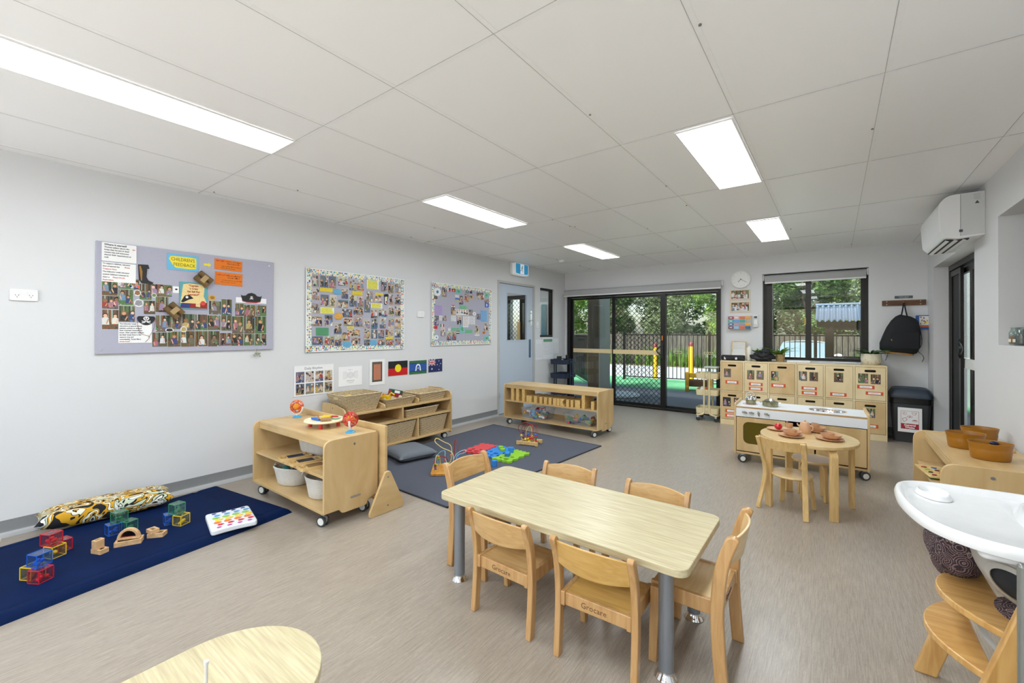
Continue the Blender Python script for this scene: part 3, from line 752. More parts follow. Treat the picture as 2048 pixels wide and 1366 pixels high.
m = MB(); m.ell((.95, .3, .98), (.12, .06, .08)); m.ell((-.95, .3, .98), (.12, .06, .08)); m.obj('wing_mirror', CARW, t)
for sx in (-1, 1):
    for yy in (-.2, 2.5): MB().at((sx * .8, yy, .31), ry=pi / 2).lathe([(0, -.1), (.22, -.1), (.31, -.08), (.31, .08), (.22, .1), (0, .1)], 24).obj('wheel', RUBBER, t)
# ------------------------------------------------------------ castors
TYRE = mat('castor_tyre', (58, 62, 64), .5); HUB = mat('castor_hub', (232, 232, 226), .45); FORK = mat('castor_fork', (168, 170, 172), .35, .6)
def castor(parent, x, y, top, a=0, r=.035):
    m = MB().at((x, y, 0), a); m.cyl((0, 0, top - .012), (0, 0, top), .022, 14); m.cyl((.0, 0, r + .02), (0, 0, top - .01), .011, 10)
    m.prism(rpoly([(-.03, r - .008), (.022, r - .012), (.026, r + .03), (.0, r + .042), (-.026, r + .03)], .012), 'y', -.007, .007)
    c = m.obj('castor', FORK, parent)
    w_ = MB()
    for s in (-1, 1):
        w_.at((x, y, 0), a); M0 = w_.M.copy(); w_.M = M0 @ Matrix.Translation((-.006, s * .0165, r)) @ Matrix.Rotation(pi / 2, 4, 'X')
        w_.m = 0; w_.lathe([(.024, -.008), (r - .003, -.008), (r, -.004), (r, .004), (r - .003, .008), (.024, .008)], 24, closed=True)
        w_.m = 1; w_.lathe([(0, -.0095), (.022, -.0095), (.0245, -.007), (.0245, .007), (.022, .0095), (0, .0095)], 24)
    w_.obj('wheel', [TYRE, HUB], c)

BOLT = mat('steel_bolt', (150, 150, 150), .35, .9)
def bolt(parent, loc, nrm, r=.008, name='bolt'):
    p = Vector(loc); n = Vector(nrm); MB().cyl(tuple(p - n * .002), tuple(p + n * .0025), r, 12).obj(name, BOLT, parent)

# ------------------------------------------------------------ shelf unit A (by the navy mat): open to -Y
def end_panel(parent, x0, x1, d, z0, z1, r=.06, notch=True, name='side_panel', zf=None):
    zf = zf or z1
    P = [(0, z0), (0, zf), (.0, z1), (d, z1), (d, z0)] if zf == z1 else [(0, z0), (0, zf), (.12, z1), (d, z1), (d, z0)]
    P = [(0, z0), (0, z1), (d, z1), (d, z0)]
    if notch: P = [(0, z0), (0, z1), (d, z1), (d, z0 + .03), (d - .08, z0 + .005), (d - .09, z0 - .03), (.13, z0 - .03), (.11, z0)]
    R = [.004, r, r * .4] + ([.004] if not notch else [.004, .01, .02, .02, .01])
    m = MB(); m.prism(rpoly(P, R, 6), 'x', x0, x1); return m.obj(name, BIRCH, parent, bevel=.003)
def board(parent, x0, x1, y0, y1, z0, z1, name='shelf', mt=None):
    return MB().box(x0, x1, y0, y1, z0, z1).obj(name, mt or BIRCHX, parent, bevel=.0015, seg=1)
T = .018
tA = thing('mobile_shelf', 'birch mobile shelf on castors beside the navy mat, open toward the mat', 'shelf', (-3.70, 1.49, 0))
W = 1.06; Dp = .41
end_panel(tA, 0, T, Dp, .1, .575); end_panel(tA, W - T, W, Dp, .1, .575)
board(tA, T, W - T, .0, Dp, .095, .113); board(tA, T, W - T, .02, Dp, .318, .336)
board(tA, -.0 + T, W - T, .045, Dp, .552, .572, 'top_board'); board(tA, T, W - T, .045, .063, .515, .552, 'front_rail')
board(tA, T, W - T, Dp - .012, Dp, .113, .318, 'back_panel')
for x, y in ((.07, .06), (W - .07, .04), (.07, Dp - .06), (W - .07, Dp - .06)): castor(tA, x, y, .095, radians(20))
bolt(tA, (W, .22, .52), (1, 0, 0), .007); m = MB(); m.prism(rrect(.19, .27, .15, .166, .008), 'x', W, W + .0015); m.obj('name_plate', mat('grey_plate', (150, 142, 132), .5), tA)
# divider board behind it with a triangular foot
tV = thing('divider_board', 'low birch divider board with triangular foot behind the shelf by the mat', 'divider', (-3.82, 1.915, 0))
m = MB(); m.prism(rrect(0, 1.24, .06, .612, .004), 'y', .0, .022); m.obj('board', BIRCHX, tV, bevel=.002)
for x in (.02, 1.245):
    m = MB(); m.prism(rpoly([(-.135, 0), (.145, 0), (.155, .03), (.03, .29), (-.01, .29), (-.14, .03)], .012), 'x', x, x + .02)
    f = m.obj('triangular_foot', BIRCHY, tV, bevel=.002)
    for z in (.05, .25): bolt(f, (x + .02, .01, z), (1, 0, 0), .006)

# ------------------------------------------------------------ shelf unit B along the left wall: open to +X ; local x = depth out from wall, y along
tB = thing('basket_shelf', 'birch basket shelf on castors against the left wall below the flags', 'shelf', (-4.165, 2.325, 0))
Lb = 1.44; Db = .415
def panelB(y0, y1, z0, zb, zf, name, notch=False, x0=0, r=.05):
    P = [(x0, z0), (x0, zb), (x0 + (Db - x0) * .55, zb), (Db, zf), (Db, z0)]
    m = MB(); m.prism(rpoly(P, [.01, .03, .04, r, .01], 6), 'y', y0, y1); return m.obj(name, BIRCH, tB, bevel=.003)
panelB(0, T, .07, .575, .53, 'side_panel'); panelB(Lb - T, Lb, .07, .60, .56, 'side_panel')
for z in (.085, .318, .468): board(tB, .004, Db - .004, T, Lb - T, z, z + .018, mt=BIRCHY)
panelB(.45, .468, .486, .565, .53, 'divider', x0=.01, r=.035); panelB(.905, .923, .486, .575, .54, 'divider', x0=.01, r=.035)
board(tB, .01, Db - .006, .69, .708, .336, .468, 'divider', BIRCH)
board(tB, .01, Db - .006, .45, .468, .103, .318, 'divider', BIRCH); board(tB, .01, Db - .006, .905, .923, .103, .318, 'divider', BIRCH)
board(tB, .0, .01, T, Lb - T, .103, .468, 'back_panel', BIRCHY)
for x, y in ((.06, .07), (Db - .06, .07), (.06, Lb - .07), (Db - .06, Lb - .07)): castor(tB, x, y, .08, radians(70))
bolt(tB, (.2, -.001, .535), (0, -1, 0), .006)

# ------------------------------------------------------------ shelf unit C (blocks) : open both sides
tC = thing('block_shelf', 'long low birch shelf on castors holding wooden blocks, before the dark trolley', 'shelf', (-3.755, 4.80, 0))
W = 1.455; Dp = .46
end_panel(tC, 0, T, Dp, .09, .562, .045); end_panel(tC, W - T, W, Dp, .09, .562, .045)
board(tC, T, W - T, 0, Dp, .085, .103); board(tC, T, W - T, .01, Dp, .318, .336); board(tC, T, W - T, .02, Dp - .02, .54, .558, 'top_board')
board(tC, T, W - T, .02, .036, .505, .54, 'front_rail'); board(tC, T, W - T, Dp - .036, Dp - .02, .505, .54, 'front_rail')
board(tC, T, W - T, Dp - .03, Dp - .015, .103, .135, 'back_rail')
for x, y in ((.07, .05), (W - .07, .03), (.07, Dp - .06), (W - .05, Dp - .03)): castor(tC, x, y, .085, radians(65))
m = MB(); m.prism(rrect(.19, .26, .14, .15, .004), 'x', W, W + .0015); m.obj('name_plate', mat('grey_plate', (150, 142, 132), .5), tC)

# ------------------------------------------------------------ shelf unit D along the right wall
tD = thing('puzzle_shelf', 'birch shelf along the right wall carrying three mustard tubs', 'shelf', (.472, 3.365, 0))
W = .435; L = 1.06
def panelD(y0, y1):
    P = [(0, .09), (0, .565), (W, .565), (W, .09)]
    m = MB(); m.prism(rpoly(P, [.01, .075, .03, .01], 6), 'y', y0, y1); return m.obj('side_panel', BIRCH, tD, bevel=.003)
panelD(0, T); panelD(L - T, L)
board(tD, .0, W, T, L - T, .085, .103, mt=BIRCHY); board(tD, .02, W, T, L - T, .32, .338, mt=BIRCHY); board(tD, .06, W, T, L - T, .54, .558, 'top_board', BIRCHY)
board(tD, .06, .078, T, L - T, .498, .54, 'front_rail', BIRCHY); board(tD, W - .012, W, T, L - T, .103, .54, 'back_panel', BIRCHY)
for x, y in ((.06, .07), (.06, L - .07), (W - .06, .07), (W - .06, L - .07)): castor(tD, x, y, .085, .3)
bolt(tD, (.20, -.001, .515), (0, -1, 0), .009)

# ------------------------------------------------------------ play kitchen
WHT = mat('white_laminate', (236, 240, 244), .28, var=.01)
tK = thing('play_kitchen', 'low birch play kitchen unit with white top, hob and round sink', 'play kitchen', (-.81, 4.80, 0), radians(1.5))
W = 1.055; Dp = .45
for x0 in (0, W - T):
    P = [(0, .08), (0, .585), (Dp, .585), (Dp, .08)]
    m = MB(); m.prism(rpoly(P, [.004, .03, .03, .004], 5), 'x', x0, x0 + T); m.obj('side_panel', BIRCH, tK, bevel=.003)
board(tK, T, W - T, .01, Dp - .01, .085, .103, 'base_board'); 
m = MB(); m.prism(rrect(T, W - T, .012, Dp - .012, 0), 'z', .553, .557, [circ(.76, .2, .135, 36, .12)]); m.obj('worktop', WHT, tK, smooth=0)
m = MB(); m.prism(rrect(T, W - T, .008, Dp - .008, 0), 'z', .538, .553, [circ(.76, .2, .135, 36, .12)]); m.obj('worktop_board', EDGE, tK, smooth=0)
m = MB().at((.76, .2, .557), sc=(1, .9, 1)); m.lathe([(.146, 0), (.146, .003), (.135, .003), (.128, -.06), (.1, -.085), (0, -.09), (0, -.093), (.105, -.088), (.132, -.062), (.139, 0)], 40); m.obj('sink_bowl', CHROME, tK)
MB().box(T, W - T, .002, .014, .455, .538).obj('control_panel', WHT, tK, bevel=.001)
for i, x in enumerate((.095, .155, .215, .285)):
    m = MB(); m.cyl((x, .002, .50), (x, -.008, .50), .011, 14); m.at((x, -.01, .50), ry=(.2, .1, 1.4, .3)[i]); m.rbox(-.022, .022, -.012, .004, -.006, .006, .003); m.obj('knob', mat('pewter_knob', (150, 146, 136), .35, .8), tK)
for x in (.12, .30):
    m = MB().at((x, .2, .5575)); m.lathe([(.062, 0), (.066, 0), (.066, .001), (.062, .001)], 32, closed=True); m.lathe([(.034, 0), (.038, 0), (.038, .001), (.034, .001)], 32, closed=True); m.obj('hob_ring', mat('red_ring_print', (196, 70, 82), .5), tK)
m = MB(); m.prism(rrect(T + .004, .435, .115, .448, .004), 'y', .004, .02, [rrect(.08, .375, .19, .405, .05, 6)]); dk = m.obj('oven_door', BIRCH, tK, bevel=.0015, seg=1)
MB().prism(rrect(.076, .379, .186, .409, .05, 6), 'y', .012, .015).obj('oven_window', glassy('olive_acrylic', (.5, .42, .05), 1.45, 0, .75, (104, 88, 6)), dk, smooth=0)
board(tK, .44, .455, .02, Dp - .02, .103, .538, 'divider', BIRCH)
m = MB(); m.prism(rrect(.462, .66, .115, .30, .004), 'y', .004, .02); m.obj('cupboard_door', BIRCH, tK, bevel=.0015, seg=1)
m = MB(); m.prism(rrect(.672, W - T - .004, .115, .448, .004), 'y', .004, .02); cd_ = m.obj('cupboard_door', BIRCH, tK, bevel=.0015, seg=1)
m = MB(); m.box(.69, .70, -.006, .004, .32, .35); m.obj('door_latch', STEEL, cd_)
MB().box(T, W - T, Dp - .03, Dp - .02, .103, .538).obj('back_panel', mat('dark_back_panel', (46, 36, 28), .7), tK, smooth=0)
MB().box(.455, .668, .022, Dp - .03, .30, .312).obj('microwave_shelf', BIRCH, tK, smooth=0)
for x, y in ((.075, .02), (W - .03, .05), (.075, Dp - .06), (W - .08, Dp - .06)): castor(tK, x, y, .085, radians(25), .037)

# ------------------------------------------------------------ cubby units (two, side by side) with doors
CUB = grain('pale_birch_ply', (222, 198, 152), (238, 218, 176), (1.2, 1.2, .5), 6, .45, .1, .02, (.3, .7))
CUB2 = grain('tan_birch_ply', (204, 172, 120), (222, 192, 144), (1.2, 1.2, .5), 6, .45, .1, .02, (.3, .7))
ORL = mat('orange_label', (214, 84, 40), .5, var=.25, scale=140)
def cubby(x, y, rz, label):
    t = thing('cubby_unit', label, 'cubby unit', (x, y, 0), rz, 'birch cubby units under the window'); W = .9; Dp = .47; Hh = .897
    m = MB(); m.box(0, .013, 0, Dp, 0, Hh); m.box(W - .013, W, 0, Dp, 0, Hh); m.box(.013, W - .013, 0, Dp, Hh - .018, Hh); m.box(.013, W - .013, .0, Dp, .0, .075); m.box(.013, W - .013, .006, Dp, .458, .478)
    for xx in (.294, .590): m.box(xx - .009, xx + .009, .0, Dp, .075, Hh - .018)
    m.box(.013, W - .013, Dp - .01, Dp, .075, Hh - .018)
    m.obj('carcass', CUB, t, bevel=.001, seg=1, smooth=0)
    return t
cub_rz = math.atan2(.081, 1.802)
cx0, cy0 = -1.301, 6.662
cdx, cdy = cos(cub_rz), sin(cub_rz)
tU = [cubby(cx0, cy0, cub_rz, 'left birch cubby unit next to the cream trolley'), cubby(cx0 + .902 * cdx, cy0 + .902 * cdy, cub_rz, 'right birch cubby unit beside the general waste bin')]
DOORS = [(.013, .285), (.303, .581), (.599, .887)]
TAN = {(0, 0), (0, 2), (1, 5), (1, 0)}
def cdoor(u, k, row):
    x0, x1 = DOORS[k]; z0, z1 = ((.478, .879), (.077, .458))[row]; cx = (x0 + x1) / 2
    m = MB(); m.prism(rrect(x0 + .003, x1 - .003, z0 + .003, z1 - .003, .003), 'y', -.001, .012, [rrect(cx - .054, cx + .054, z1 - .062, z1 - .034, .0135, 5)])
    o = m.obj('cubby_door', CUB2 if (row, u * 3 + k) in TAN else CUB, tU[u], bevel=.001, seg=1)
    return o, cx
CD = {}
for u in (0, 1):
    for k in range(3):
        for row in (0, 1): CD[(u * 3 + k, row)] = cdoor(u, k, row)
        MB().box(DOORS[k][0], DOORS[k][1], .022, .026, .077, .879).obj('shade_sheet', mat('cubby_shade', (30, 26, 22), .9), tU[u], smooth=0)  # dark sheet paints the shade seen through the hand holes

# ------------------------------------------------------------ long table
tT = thing('activity_table', 'low pale maple rectangular table with grey round legs in the foreground', 'table', (-1.015, 1.815, 0))
MB().prism(rrect(-.61, .61, -.285, .288, .045, 6), 'z', .437, .466).obj('table_top', MAPLE, tT, bevel=.003, seg=3)
LEGG = mat('silver_grey_leg', (146, 152, 160), .35, .55)
for x, y in ((-.55, -.185), (.51, -.18), (-.55, .215), (.505, .235)):
    l = MB().lathe([(0, 0), (.0275, 0), (.0275, .437), (0, .437)], 28, (x, y, 0)).obj('leg', LEGG, tT)
    MB().lathe([(0, 0), (.041, 0), (.042, .004), (.036, .014), (.029, .022), (.0285, .03), (0, .03)], 28, (x, y, 0)).obj('chrome_foot', CHROME, l)

# ------------------------------------------------------------ child chairs with posts
PALE = grain('pale_beech_panel', (216, 184, 132), (232, 204, 154), (.7, 6, 6), 8, .34, .4, .02, (.3, .7))
def child_chair(name, label, w_=.313, sh=.255, hh=.488, dp=.26, wood=BEECH, panel=BEECHX, letter=True, pd=.034):
    """faces +Y; origin on the floor between the legs"""
    t = thing(name, label, 'chair', group='child chairs at the long table'); hw = w_ / 2; yr = -dp / 2; yf = dp / 2
    pw = .026
    for s in (-1, 1):
        x = s * hw
        A = [(yr - .0, 0), (yr + .012, sh * .5), (yr + .016, sh), (yr + .0, sh + (hh - sh) * .55), (yr - .034, hh - .012)]
        A = smoothpath([(a, b, 0) for a, b in A], 4); F = [(a - pd / 2, b) for a, b, _ in A]; B = [(a + pd / 2, b) for a, b, _ in A]
        top = [(A[-1][0] + pd / 2 * cos(q) - .004 * sin(q), hh - .014 + .016 * sin(q)) for q in [pi * i / 6 for i in range(1, 6)]]
        m = MB(); m.prism(B + top + F[::-1], 'x', x - pw / 2, x + pw / 2); m.obj('rear_leg', wood, t, bevel=.006, seg=3)
        m = MB(); m.prism(rpoly([(yf - .03, 0), (yf + .002, 0), (yf - .006, sh - .006), (yf - .044, sh - .006)], .004), 'x', x - pw / 2 - .001, x + pw / 2 - .001); m.obj('front_leg', wood, t, bevel=.004)
        xi = x - s * (pw / 2 + .009)
        m = MB(); m.box(xi - .009, xi + .009, yr + .0, yf + .0, sh - .052, sh + .004); m.obj('side_rail', wood, t, bevel=.003)
    xi = hw - pw / 2 - .018
    m = MB(); m.box(-xi, xi, yr + .006, yr + .022, sh - .05, sh); rl = m.obj('rear_rail', wood, t, bevel=.002)
    m = MB(); m.box(-xi, xi, yf - .02, yf - .004, sh - .05, sh); m.obj('front_rail', wood, t, bevel=.002)
    if letter: text('Grocare', .031, mat('burnt_lettering', (92, 58, 32), .7), rl, (-.005, yr + .0055, sh - .026), (pi / 2, 0, 0), wt=-.0003)
    m = MB()
    def seat(u, v):
        return (-xi + 2 * xi * u, yr + .012 + (dp - .02) * v, sh - .0005 - .006 * sin(pi * u) * sin(pi * min(1, v * 1.2)))
    m.grid(seat, 12, 10); m.box(-xi, xi, yr + .022, yf - .02, sh - .02, sh - .0075); m.obj('seat', panel, t)
    # curved back panel
    zb, zt = hh - .112, hh - .018; ws = hw - pw / 2 + .002; n = 14
    def yc(x, z): return yr - .010 - .028 * (1 - (x / ws) ** 2) - .022 * max(0, (z - zb)) / .1
    secs = []
    for i in range(n + 1):
        x = -ws + 2 * ws * i / n; arch = .012 * (1 - (x / ws) ** 2); dip = .012 * (1 - (x / ws) ** 2)
        z0 = zb - dip; z1 = zt + arch
        secs.append([(x, yc(x, z0) - .005, z0), (x, yc(x, z1) - .005, z1), (x, yc(x, z1) + .005, z1), (x, yc(x, z0) + .005, z0)])
    m = MB(); m.loft(secs); m.obj('backrest', panel, t, bevel=.0025, fix=True)
    return t
cA = child_chair('child_chair', 'honey coloured child chair with maker lettering, left of the two nearest chairs')
YEW = grain('golden_panel', (196, 150, 76), (216, 174, 100), (.7, 6, 6), 8, .34, .4, .02, (.3, .7))
put(cA, (-1.178, 1.622, 0), radians(-1))
cB = child_chair('child_chair', 'golden yellow child chair with maker lettering, nearest to the viewer', panel=YEW); put(cB, (-.735, 1.622, 0), radians(2))
dup(cA, (-1.262, 2.12, 0), pi + radians(6), 'child chair on the far side of the long table, left one'); dup(cA, (-.752, 2.09, 0), pi - radians(3), 'child chair on the far side of the long table, right one')
cL = child_chair('child_chair', 'taller child chair at the left end of the long table', w_=.318, sh=.295, hh=.555, dp=.26, pd=.042, letter=False)
put(cL, (-1.57, 1.858, 0), -pi / 2)
cR = child_chair('child_chair', 'taller child chair with pale seat at the right end of the long table', w_=.318, sh=.30, hh=.562, dp=.262, pd=.045, panel=PALE); put(cR, (-.455, 1.85, 0), pi / 2)

# ------------------------------------------------------------ round-ended table, lower left corner
t = thing('rounded_table', 'pale maple table with rounded end at the bottom left edge', 'table', (-1.13, .27, 0))
P = [(-.20, -.5)] + [(.0 - .205 * cos(a), .12 + .215 * sin(a)) for a in [pi * i / 24 for i in range(25)]] + [(.205, -.5)]
P = [(x * 1.0 + (0 if y > .1 else 0), y) for x, y in P]
MB().prism([(x, y) for x, y in P], 'z', .438, .466).obj('table_top', MAPLE, t, bevel=.003, seg=3)
for x, y in ((-.13, .17), (.13, .17), (-.13, -.4), (.13, -.4)): MB().lathe([(0, 0), (.0275, 0), (.0275, .438), (0, .438)], 20, (x, y, 0)).obj('leg', LEGG, t)
tt = thing('wooden_toy_frame', 'small wooden toy frame on the rounded table, cut by the bottom edge', 'toy', (-1.06, .28, .466))
MB().at(rz=.6).rbox(-.09, -.02, -.008, .008, 0, .075, .003).obj('board', BIRCH, tt, bevel=.002)
o = MB().lathe([(0, 0), (.003, 0), (.003, .165), (.0045, .168), (.0045, .174), (0, .176)], 12).obj('white_rod', WHITEP); put(o, (-.985, .315, .466)); props(o, 'thin white upright rod on the rounded table, bottom edge', 'rod')

# ------------------------------------------------------------ oval table and bentwood chairs
BENT = grain('bent_birch', (206, 168, 104), (228, 194, 134), (6, 6, .8), 8, .35, .35, .02, (.3, .7))
BENTT = grain('oval_top_birch', (212, 178, 120), (230, 200, 146), (.8, 5, 5), 8, .3, .35, .01, (.3, .7))
tO = thing('oval_table', 'small oval birch table with bent legs set for play tea', 'table', (-.165, 3.95, 0))
MB().prism(circ(0, 0, .31, 56, .34), 'z', .483, .508).obj('table_top', BENTT, tO, bevel=.004)
def bentleg(parent, x, y, a, h, w_=.05, t_=.024, run=.1, r=.045, name='leg', mt=None, splay=0):
    """L-shaped laminated leg: goes up, bends inward under the top"""
    P = [(splay, 0), (splay * .3, h * .5)] + [(-r + r * cos(q), h - r + r * sin(q)) for q in [pi / 2 * i / 6 for i in range(7)]] + [(-run, h)]
    m = MB().at((x, y, 0), a); m.strip([(p[0] - t_ / 2, 0, p[1] - (t_ / 2 if i > 1 else 0)) for i, p in enumerate(P)], w_, t_, up=(0, 1, 0)); return m.obj(name, mt or BENT, parent, bevel=.003)
for lx, ly, a in ((-.235, -.245, radians(-125)), (.165, -.30, radians(-65)), (.275, .09, radians(20)), (-.14, .22, radians(120))):
    bentleg(tO, lx, ly, a, .483)
def bent_chair(label, loc, rz):
    """faces +Y: round seat, four bent legs, curved band back held by two long rear legs"""
    t = thing('bentwood_chair', label, 'chair', loc, rz, 'small bentwood chairs at the oval table'); sh = .26
    MB().lathe([(0, sh - .018), (.128, sh - .018), (.135, sh - .010), (.132, sh), (0, sh)], 40).obj('seat', BENTT, t)
    for s in (-1, 1): bentleg(t, s * .10, .10, pi / 2 - s * .65, sh - .018, .034, .016, .09, .04, 'front_leg', splay=.02)
    for s in (-1, 1):
        P = smoothpath([(s * .155, -.175, 0), (s * .13, -.118, sh - .02), (s * .138, -.150, .40), (s * .147, -.20, .53)], 5)
        m = MB(); m.strip(P, .034, .016, up=(cos(.5), s * sin(.5) * 1, 0)); m.obj('rear_leg', BENT, t, bevel=.003)
    n = 18; secs = []
    for i in range(n + 1):
        a = -pi / 2 - 1.12 + 2.24 * i / n; r = .165
        def P(rr, z): return (rr * cos(a), -.085 - (z - .48) * .3 + rr * sin(a) * .85, z)
        secs.append([P(r - .006, .462), P(r + .006, .462), P(r + .010, .535), P(r - .002, .535)])
    MB().loft(secs).obj('back_band', BENT, t, bevel=.003, fix=True)
    return t
bc = bent_chair('small round seated bentwood chair nearest the viewer at the oval table', (-.255, 3.755, 0), radians(-17))
ts = thing('bentwood_stool', 'small round bentwood stool tucked under the far side of the oval table', 'stool', (-.14, 4.10, 0), .3)
MB().lathe([(0, .288), (.130, .288), (.138, .298), (.135, .312), (0, .312)], 40).obj('seat', BENTT, ts)
for a in (.6, 2.2, 3.8, 5.4): bentleg(ts, .105 * cos(a), .105 * sin(a), a, .288, .036, .018, .08, .04, splay=.01)
P2 = [(0.089,0.713,0.073,0.124),(0.182,0.712,0.089,0.129),(0.273,0.715,0.082,0.132),(0.392,0.731,0.119,0.095),(0.511,0.705,0.092,0.122),(0.603,0.71,0.085,0.124),(0.908,0.722,0.084,0.117),(1.005,0.715,0.084,0.123),(1.108,0.72,0.096,0.118),(0.091,0.577,0.077,0.124),(0.414,0.606,0.082,0.115),(0.719,0.599,0.088,0.13),(0.829,0.579,0.117,0.09),(1.01,0.581,0.068,0.125),(1.108,0.587,0.097,0.128),(0.188,0.52,0.091,0.126),(0.281,0.52,0.077,0.129),(0.395,0.495,0.12,0.087),(0.512,0.533,0.093,0.131),(0.604,0.53,0.079,0.13),(0.69,0.488,0.081,0.151),(0.089,0.437,0.082,0.107),(0.443,0.399,0.127,0.09),(0.577,0.425,0.125,0.083),(0.779,0.406,0.09,0.108),(0.898,0.42,0.125,0.091),(1.011,0.445,0.084,0.122),(1.108,0.45,0.088,0.123),(0.107,0.308,0.118,0.105),(0.232,0.317,0.093,0.119),(0.457,0.306,0.114,0.085),(0.577,0.315,0.112,0.123),(0.684,0.292,0.087,0.112),(0.783,0.29,0.09,0.121),(0.895,0.302,0.086,0.13),(1.011,0.304,0.084,0.133),(1.11,0.303,0.096,0.14),(0.336,0.238,0.09,0.129),(0.522,0.191,0.159,0.085),(0.687,0.178,0.092,0.113),(0.782,0.175,0.086,0.108),(0.875,0.175,0.085,0.11),(0.989,0.185,0.118,0.092),(1.11,0.181,0.097,0.101),(0.114,0.11,0.119,0.09),(0.242,0.11,0.112,0.096),(0.34,0.11,0.084,0.124),(0.43,0.148,0.089,0.096),(0.55,0.093,0.117,0.088),(0.689,0.08,0.08,0.069),(0.876,0.079,0.1,0.075),(0.99,0.08,0.119,0.081),(1.111,0.081,0.096,0.084)]
N2 = [(0.759,0.732,0.156,0.101,'yel'),(0.206,0.629,0.135,0.04,'ystrip'),(0.564,0.622,0.121,0.045,'ystrip'),(0.326,0.619,0.092,0.062,'blue'),(0.843,0.635,0.1,0.024,'ystrip'),(0.812,0.497,0.151,0.057,'yel'),(0.216,0.417,0.149,0.064,'yel'),(0.341,0.364,0.093,0.073,'orange'),(0.165,0.202,0.134,0.079,'green'),(0.48,0.247,0.084,0.022,'ystrip'),(0.44,0.065,0.104,0.064,'blue'),(0.768,0.077,0.1,0.066,'blue'),(0.987,0.13,0.101,0.023,'ystrip'),(0.938,0.578,0.082,0.133,'foot')]
P3 = [(0.222,0.705,0.09,0.127,'p'),(0.544,0.621,0.089,0.128,'p'),(0.657,0.661,0.089,0.13,'p'),(0.758,0.682,0.095,0.075,'p'),(0.954,0.707,0.177,0.101,'p'),(1.099,0.643,0.095,0.064,'p'),(0.391,0.458,0.089,0.097,'p'),(0.742,0.457,0.08,0.08,'p'),(0.912,0.401,0.08,0.082,'p'),(0.082,0.323,0.079,0.133,'p'),(0.227,0.358,0.074,0.072,'p'),(0.506,0.34,0.087,0.127,'p'),(0.199,0.179,0.086,0.122,'p'),(0.311,0.121,0.087,0.124,'p'),(0.408,0.123,0.083,0.121,'p'),(0.878,0.212,0.089,0.129,'p'),(1.08,0.256,0.091,0.128,'p'),(0.568,0.451,0.251,0.079,'group'),(0.308,0.747,0.057,0.044,'flagph'),(0.396,0.745,0.064,0.041,'flagab'),(0.667,0.746,0.055,0.033,'flagnavy'),(0.745,0.746,0.052,0.035,'flagau'),(0.066,0.625,0.058,0.037,'flagbd'),(0.466,0.623,0.068,0.04,'flagby'),(0.387,0.525,0.064,0.037,'flagrw'),(0.069,0.234,0.056,0.038,'flagred'),(0.184,0.26,0.063,0.039,'flagit'),(0.482,0.171,0.065,0.037,'flageg'),(1.03,0.167,0.06,0.035,'flagor'),(1.097,0.579,0.084,0.064,'flagblue'),(0.493,0.738,0.092,0.062,'map'),(1.093,0.727,0.092,0.074,'map'),(0.569,0.215,0.09,0.106,'map'),(1.097,0.082,0.109,0.062,'map'),(0.586,0.522,0.134,0.046,'green'),(0.43,0.212,0.154,0.035,'green'),(0.705,0.185,0.148,0.046,'green'),(0.114,0.462,0.145,0.133,'purple'),(1.031,0.413,0.146,0.168,'blue'),(0.097,0.701,0.117,0.103,'wreath'),(0.082,0.103,0.07,0.056,'wreath'),(0.821,0.438,0.071,0.048,'wreath'),(0.394,0.36,0.095,0.08,'sketch'),(0.155,0.359,0.053,0.065,'sketch'),(0.765,0.342,0.141,0.122,'sketch'),(0.638,0.32,0.115,0.157,'sketch'),(0.316,0.21,0.049,0.036,'sketch'),(0.879,0.133,0.104,0.028,'sketch'),(0.46,0.668,0.077,0.041,'sketch')]
P1 = [(0.075,0.479,0.086,0.118),(0.177,0.513,0.122,0.077),(0.162,0.414,0.083,0.116),(0.275,0.462,0.073,0.121),(0.375,0.48,0.127,0.095),(0.077,0.371,0.089,0.095),(0.079,0.248,0.09,0.142),(0.169,0.292,0.091,0.118),(0.299,0.346,0.069,0.104),(0.375,0.372,0.081,0.121),(0.731,0.363,0.09,0.115),(0.818,0.369,0.081,0.146),(0.917,0.355,0.071,0.111),(0.999,0.342,0.094,0.122),(1.094,0.354,0.092,0.099),(0.386,0.223,0.1,0.132),(0.469,0.236,0.065,0.112),(0.546,0.237,0.085,0.137),(0.633,0.239,0.086,0.132),(0.724,0.237,0.097,0.126),(0.817,0.237,0.081,0.134),(0.904,0.222,0.09,0.152),(0.996,0.223,0.09,0.155),(1.09,0.225,0.098,0.158),(0.363,0.1,0.094,0.111),(0.453,0.103,0.084,0.121),(0.543,0.104,0.092,0.127),(0.635,0.104,0.089,0.127),(0.724,0.103,0.085,0.131),(0.81,0.097,0.085,0.111),(0.901,0.093,0.097,0.107),(0.995,0.092,0.088,0.105),(1.091,0.091,0.1,0.107)]
N1 = [(0.125,0.722,0.194,0.125,'t1'),(0.124,0.602,0.191,0.115,'t2'),(0.218,0.152,0.192,0.151,'t3'),(0.507,0.714,0.208,0.138,'title'),(0.675,0.719,0.052,0.037,'arrow'),(0.83,0.734,0.21,0.104,'o1'),(0.833,0.615,0.209,0.122,'o2'),(0.579,0.452,0.194,0.231,'poster'),(0.464,0.494,0.043,0.052,'card'),(0.641,0.594,0.123,0.12,'tube'),(0.446,0.327,0.117,0.115,'tube'),(0.708,0.447,0.058,0.055,'coin'),(1.012,0.453,0.25,0.096,'hat'),(0.271,0.595,0.095,0.148,'boot'),(0.279,0.248,0.108,0.081,'patch'),(0.227,0.451,0.041,0.05,'st'),(0.235,0.375,0.057,0.06,'st2'),(1.058,-0.022,0.068,0.068,'charm'),(0.422,0.174,0.054,0.035,'st'),(0.514,0.181,0.044,0.049,'st'),(0.325,0.44,0.032,0.036,'st')]
W0 = XL + .003
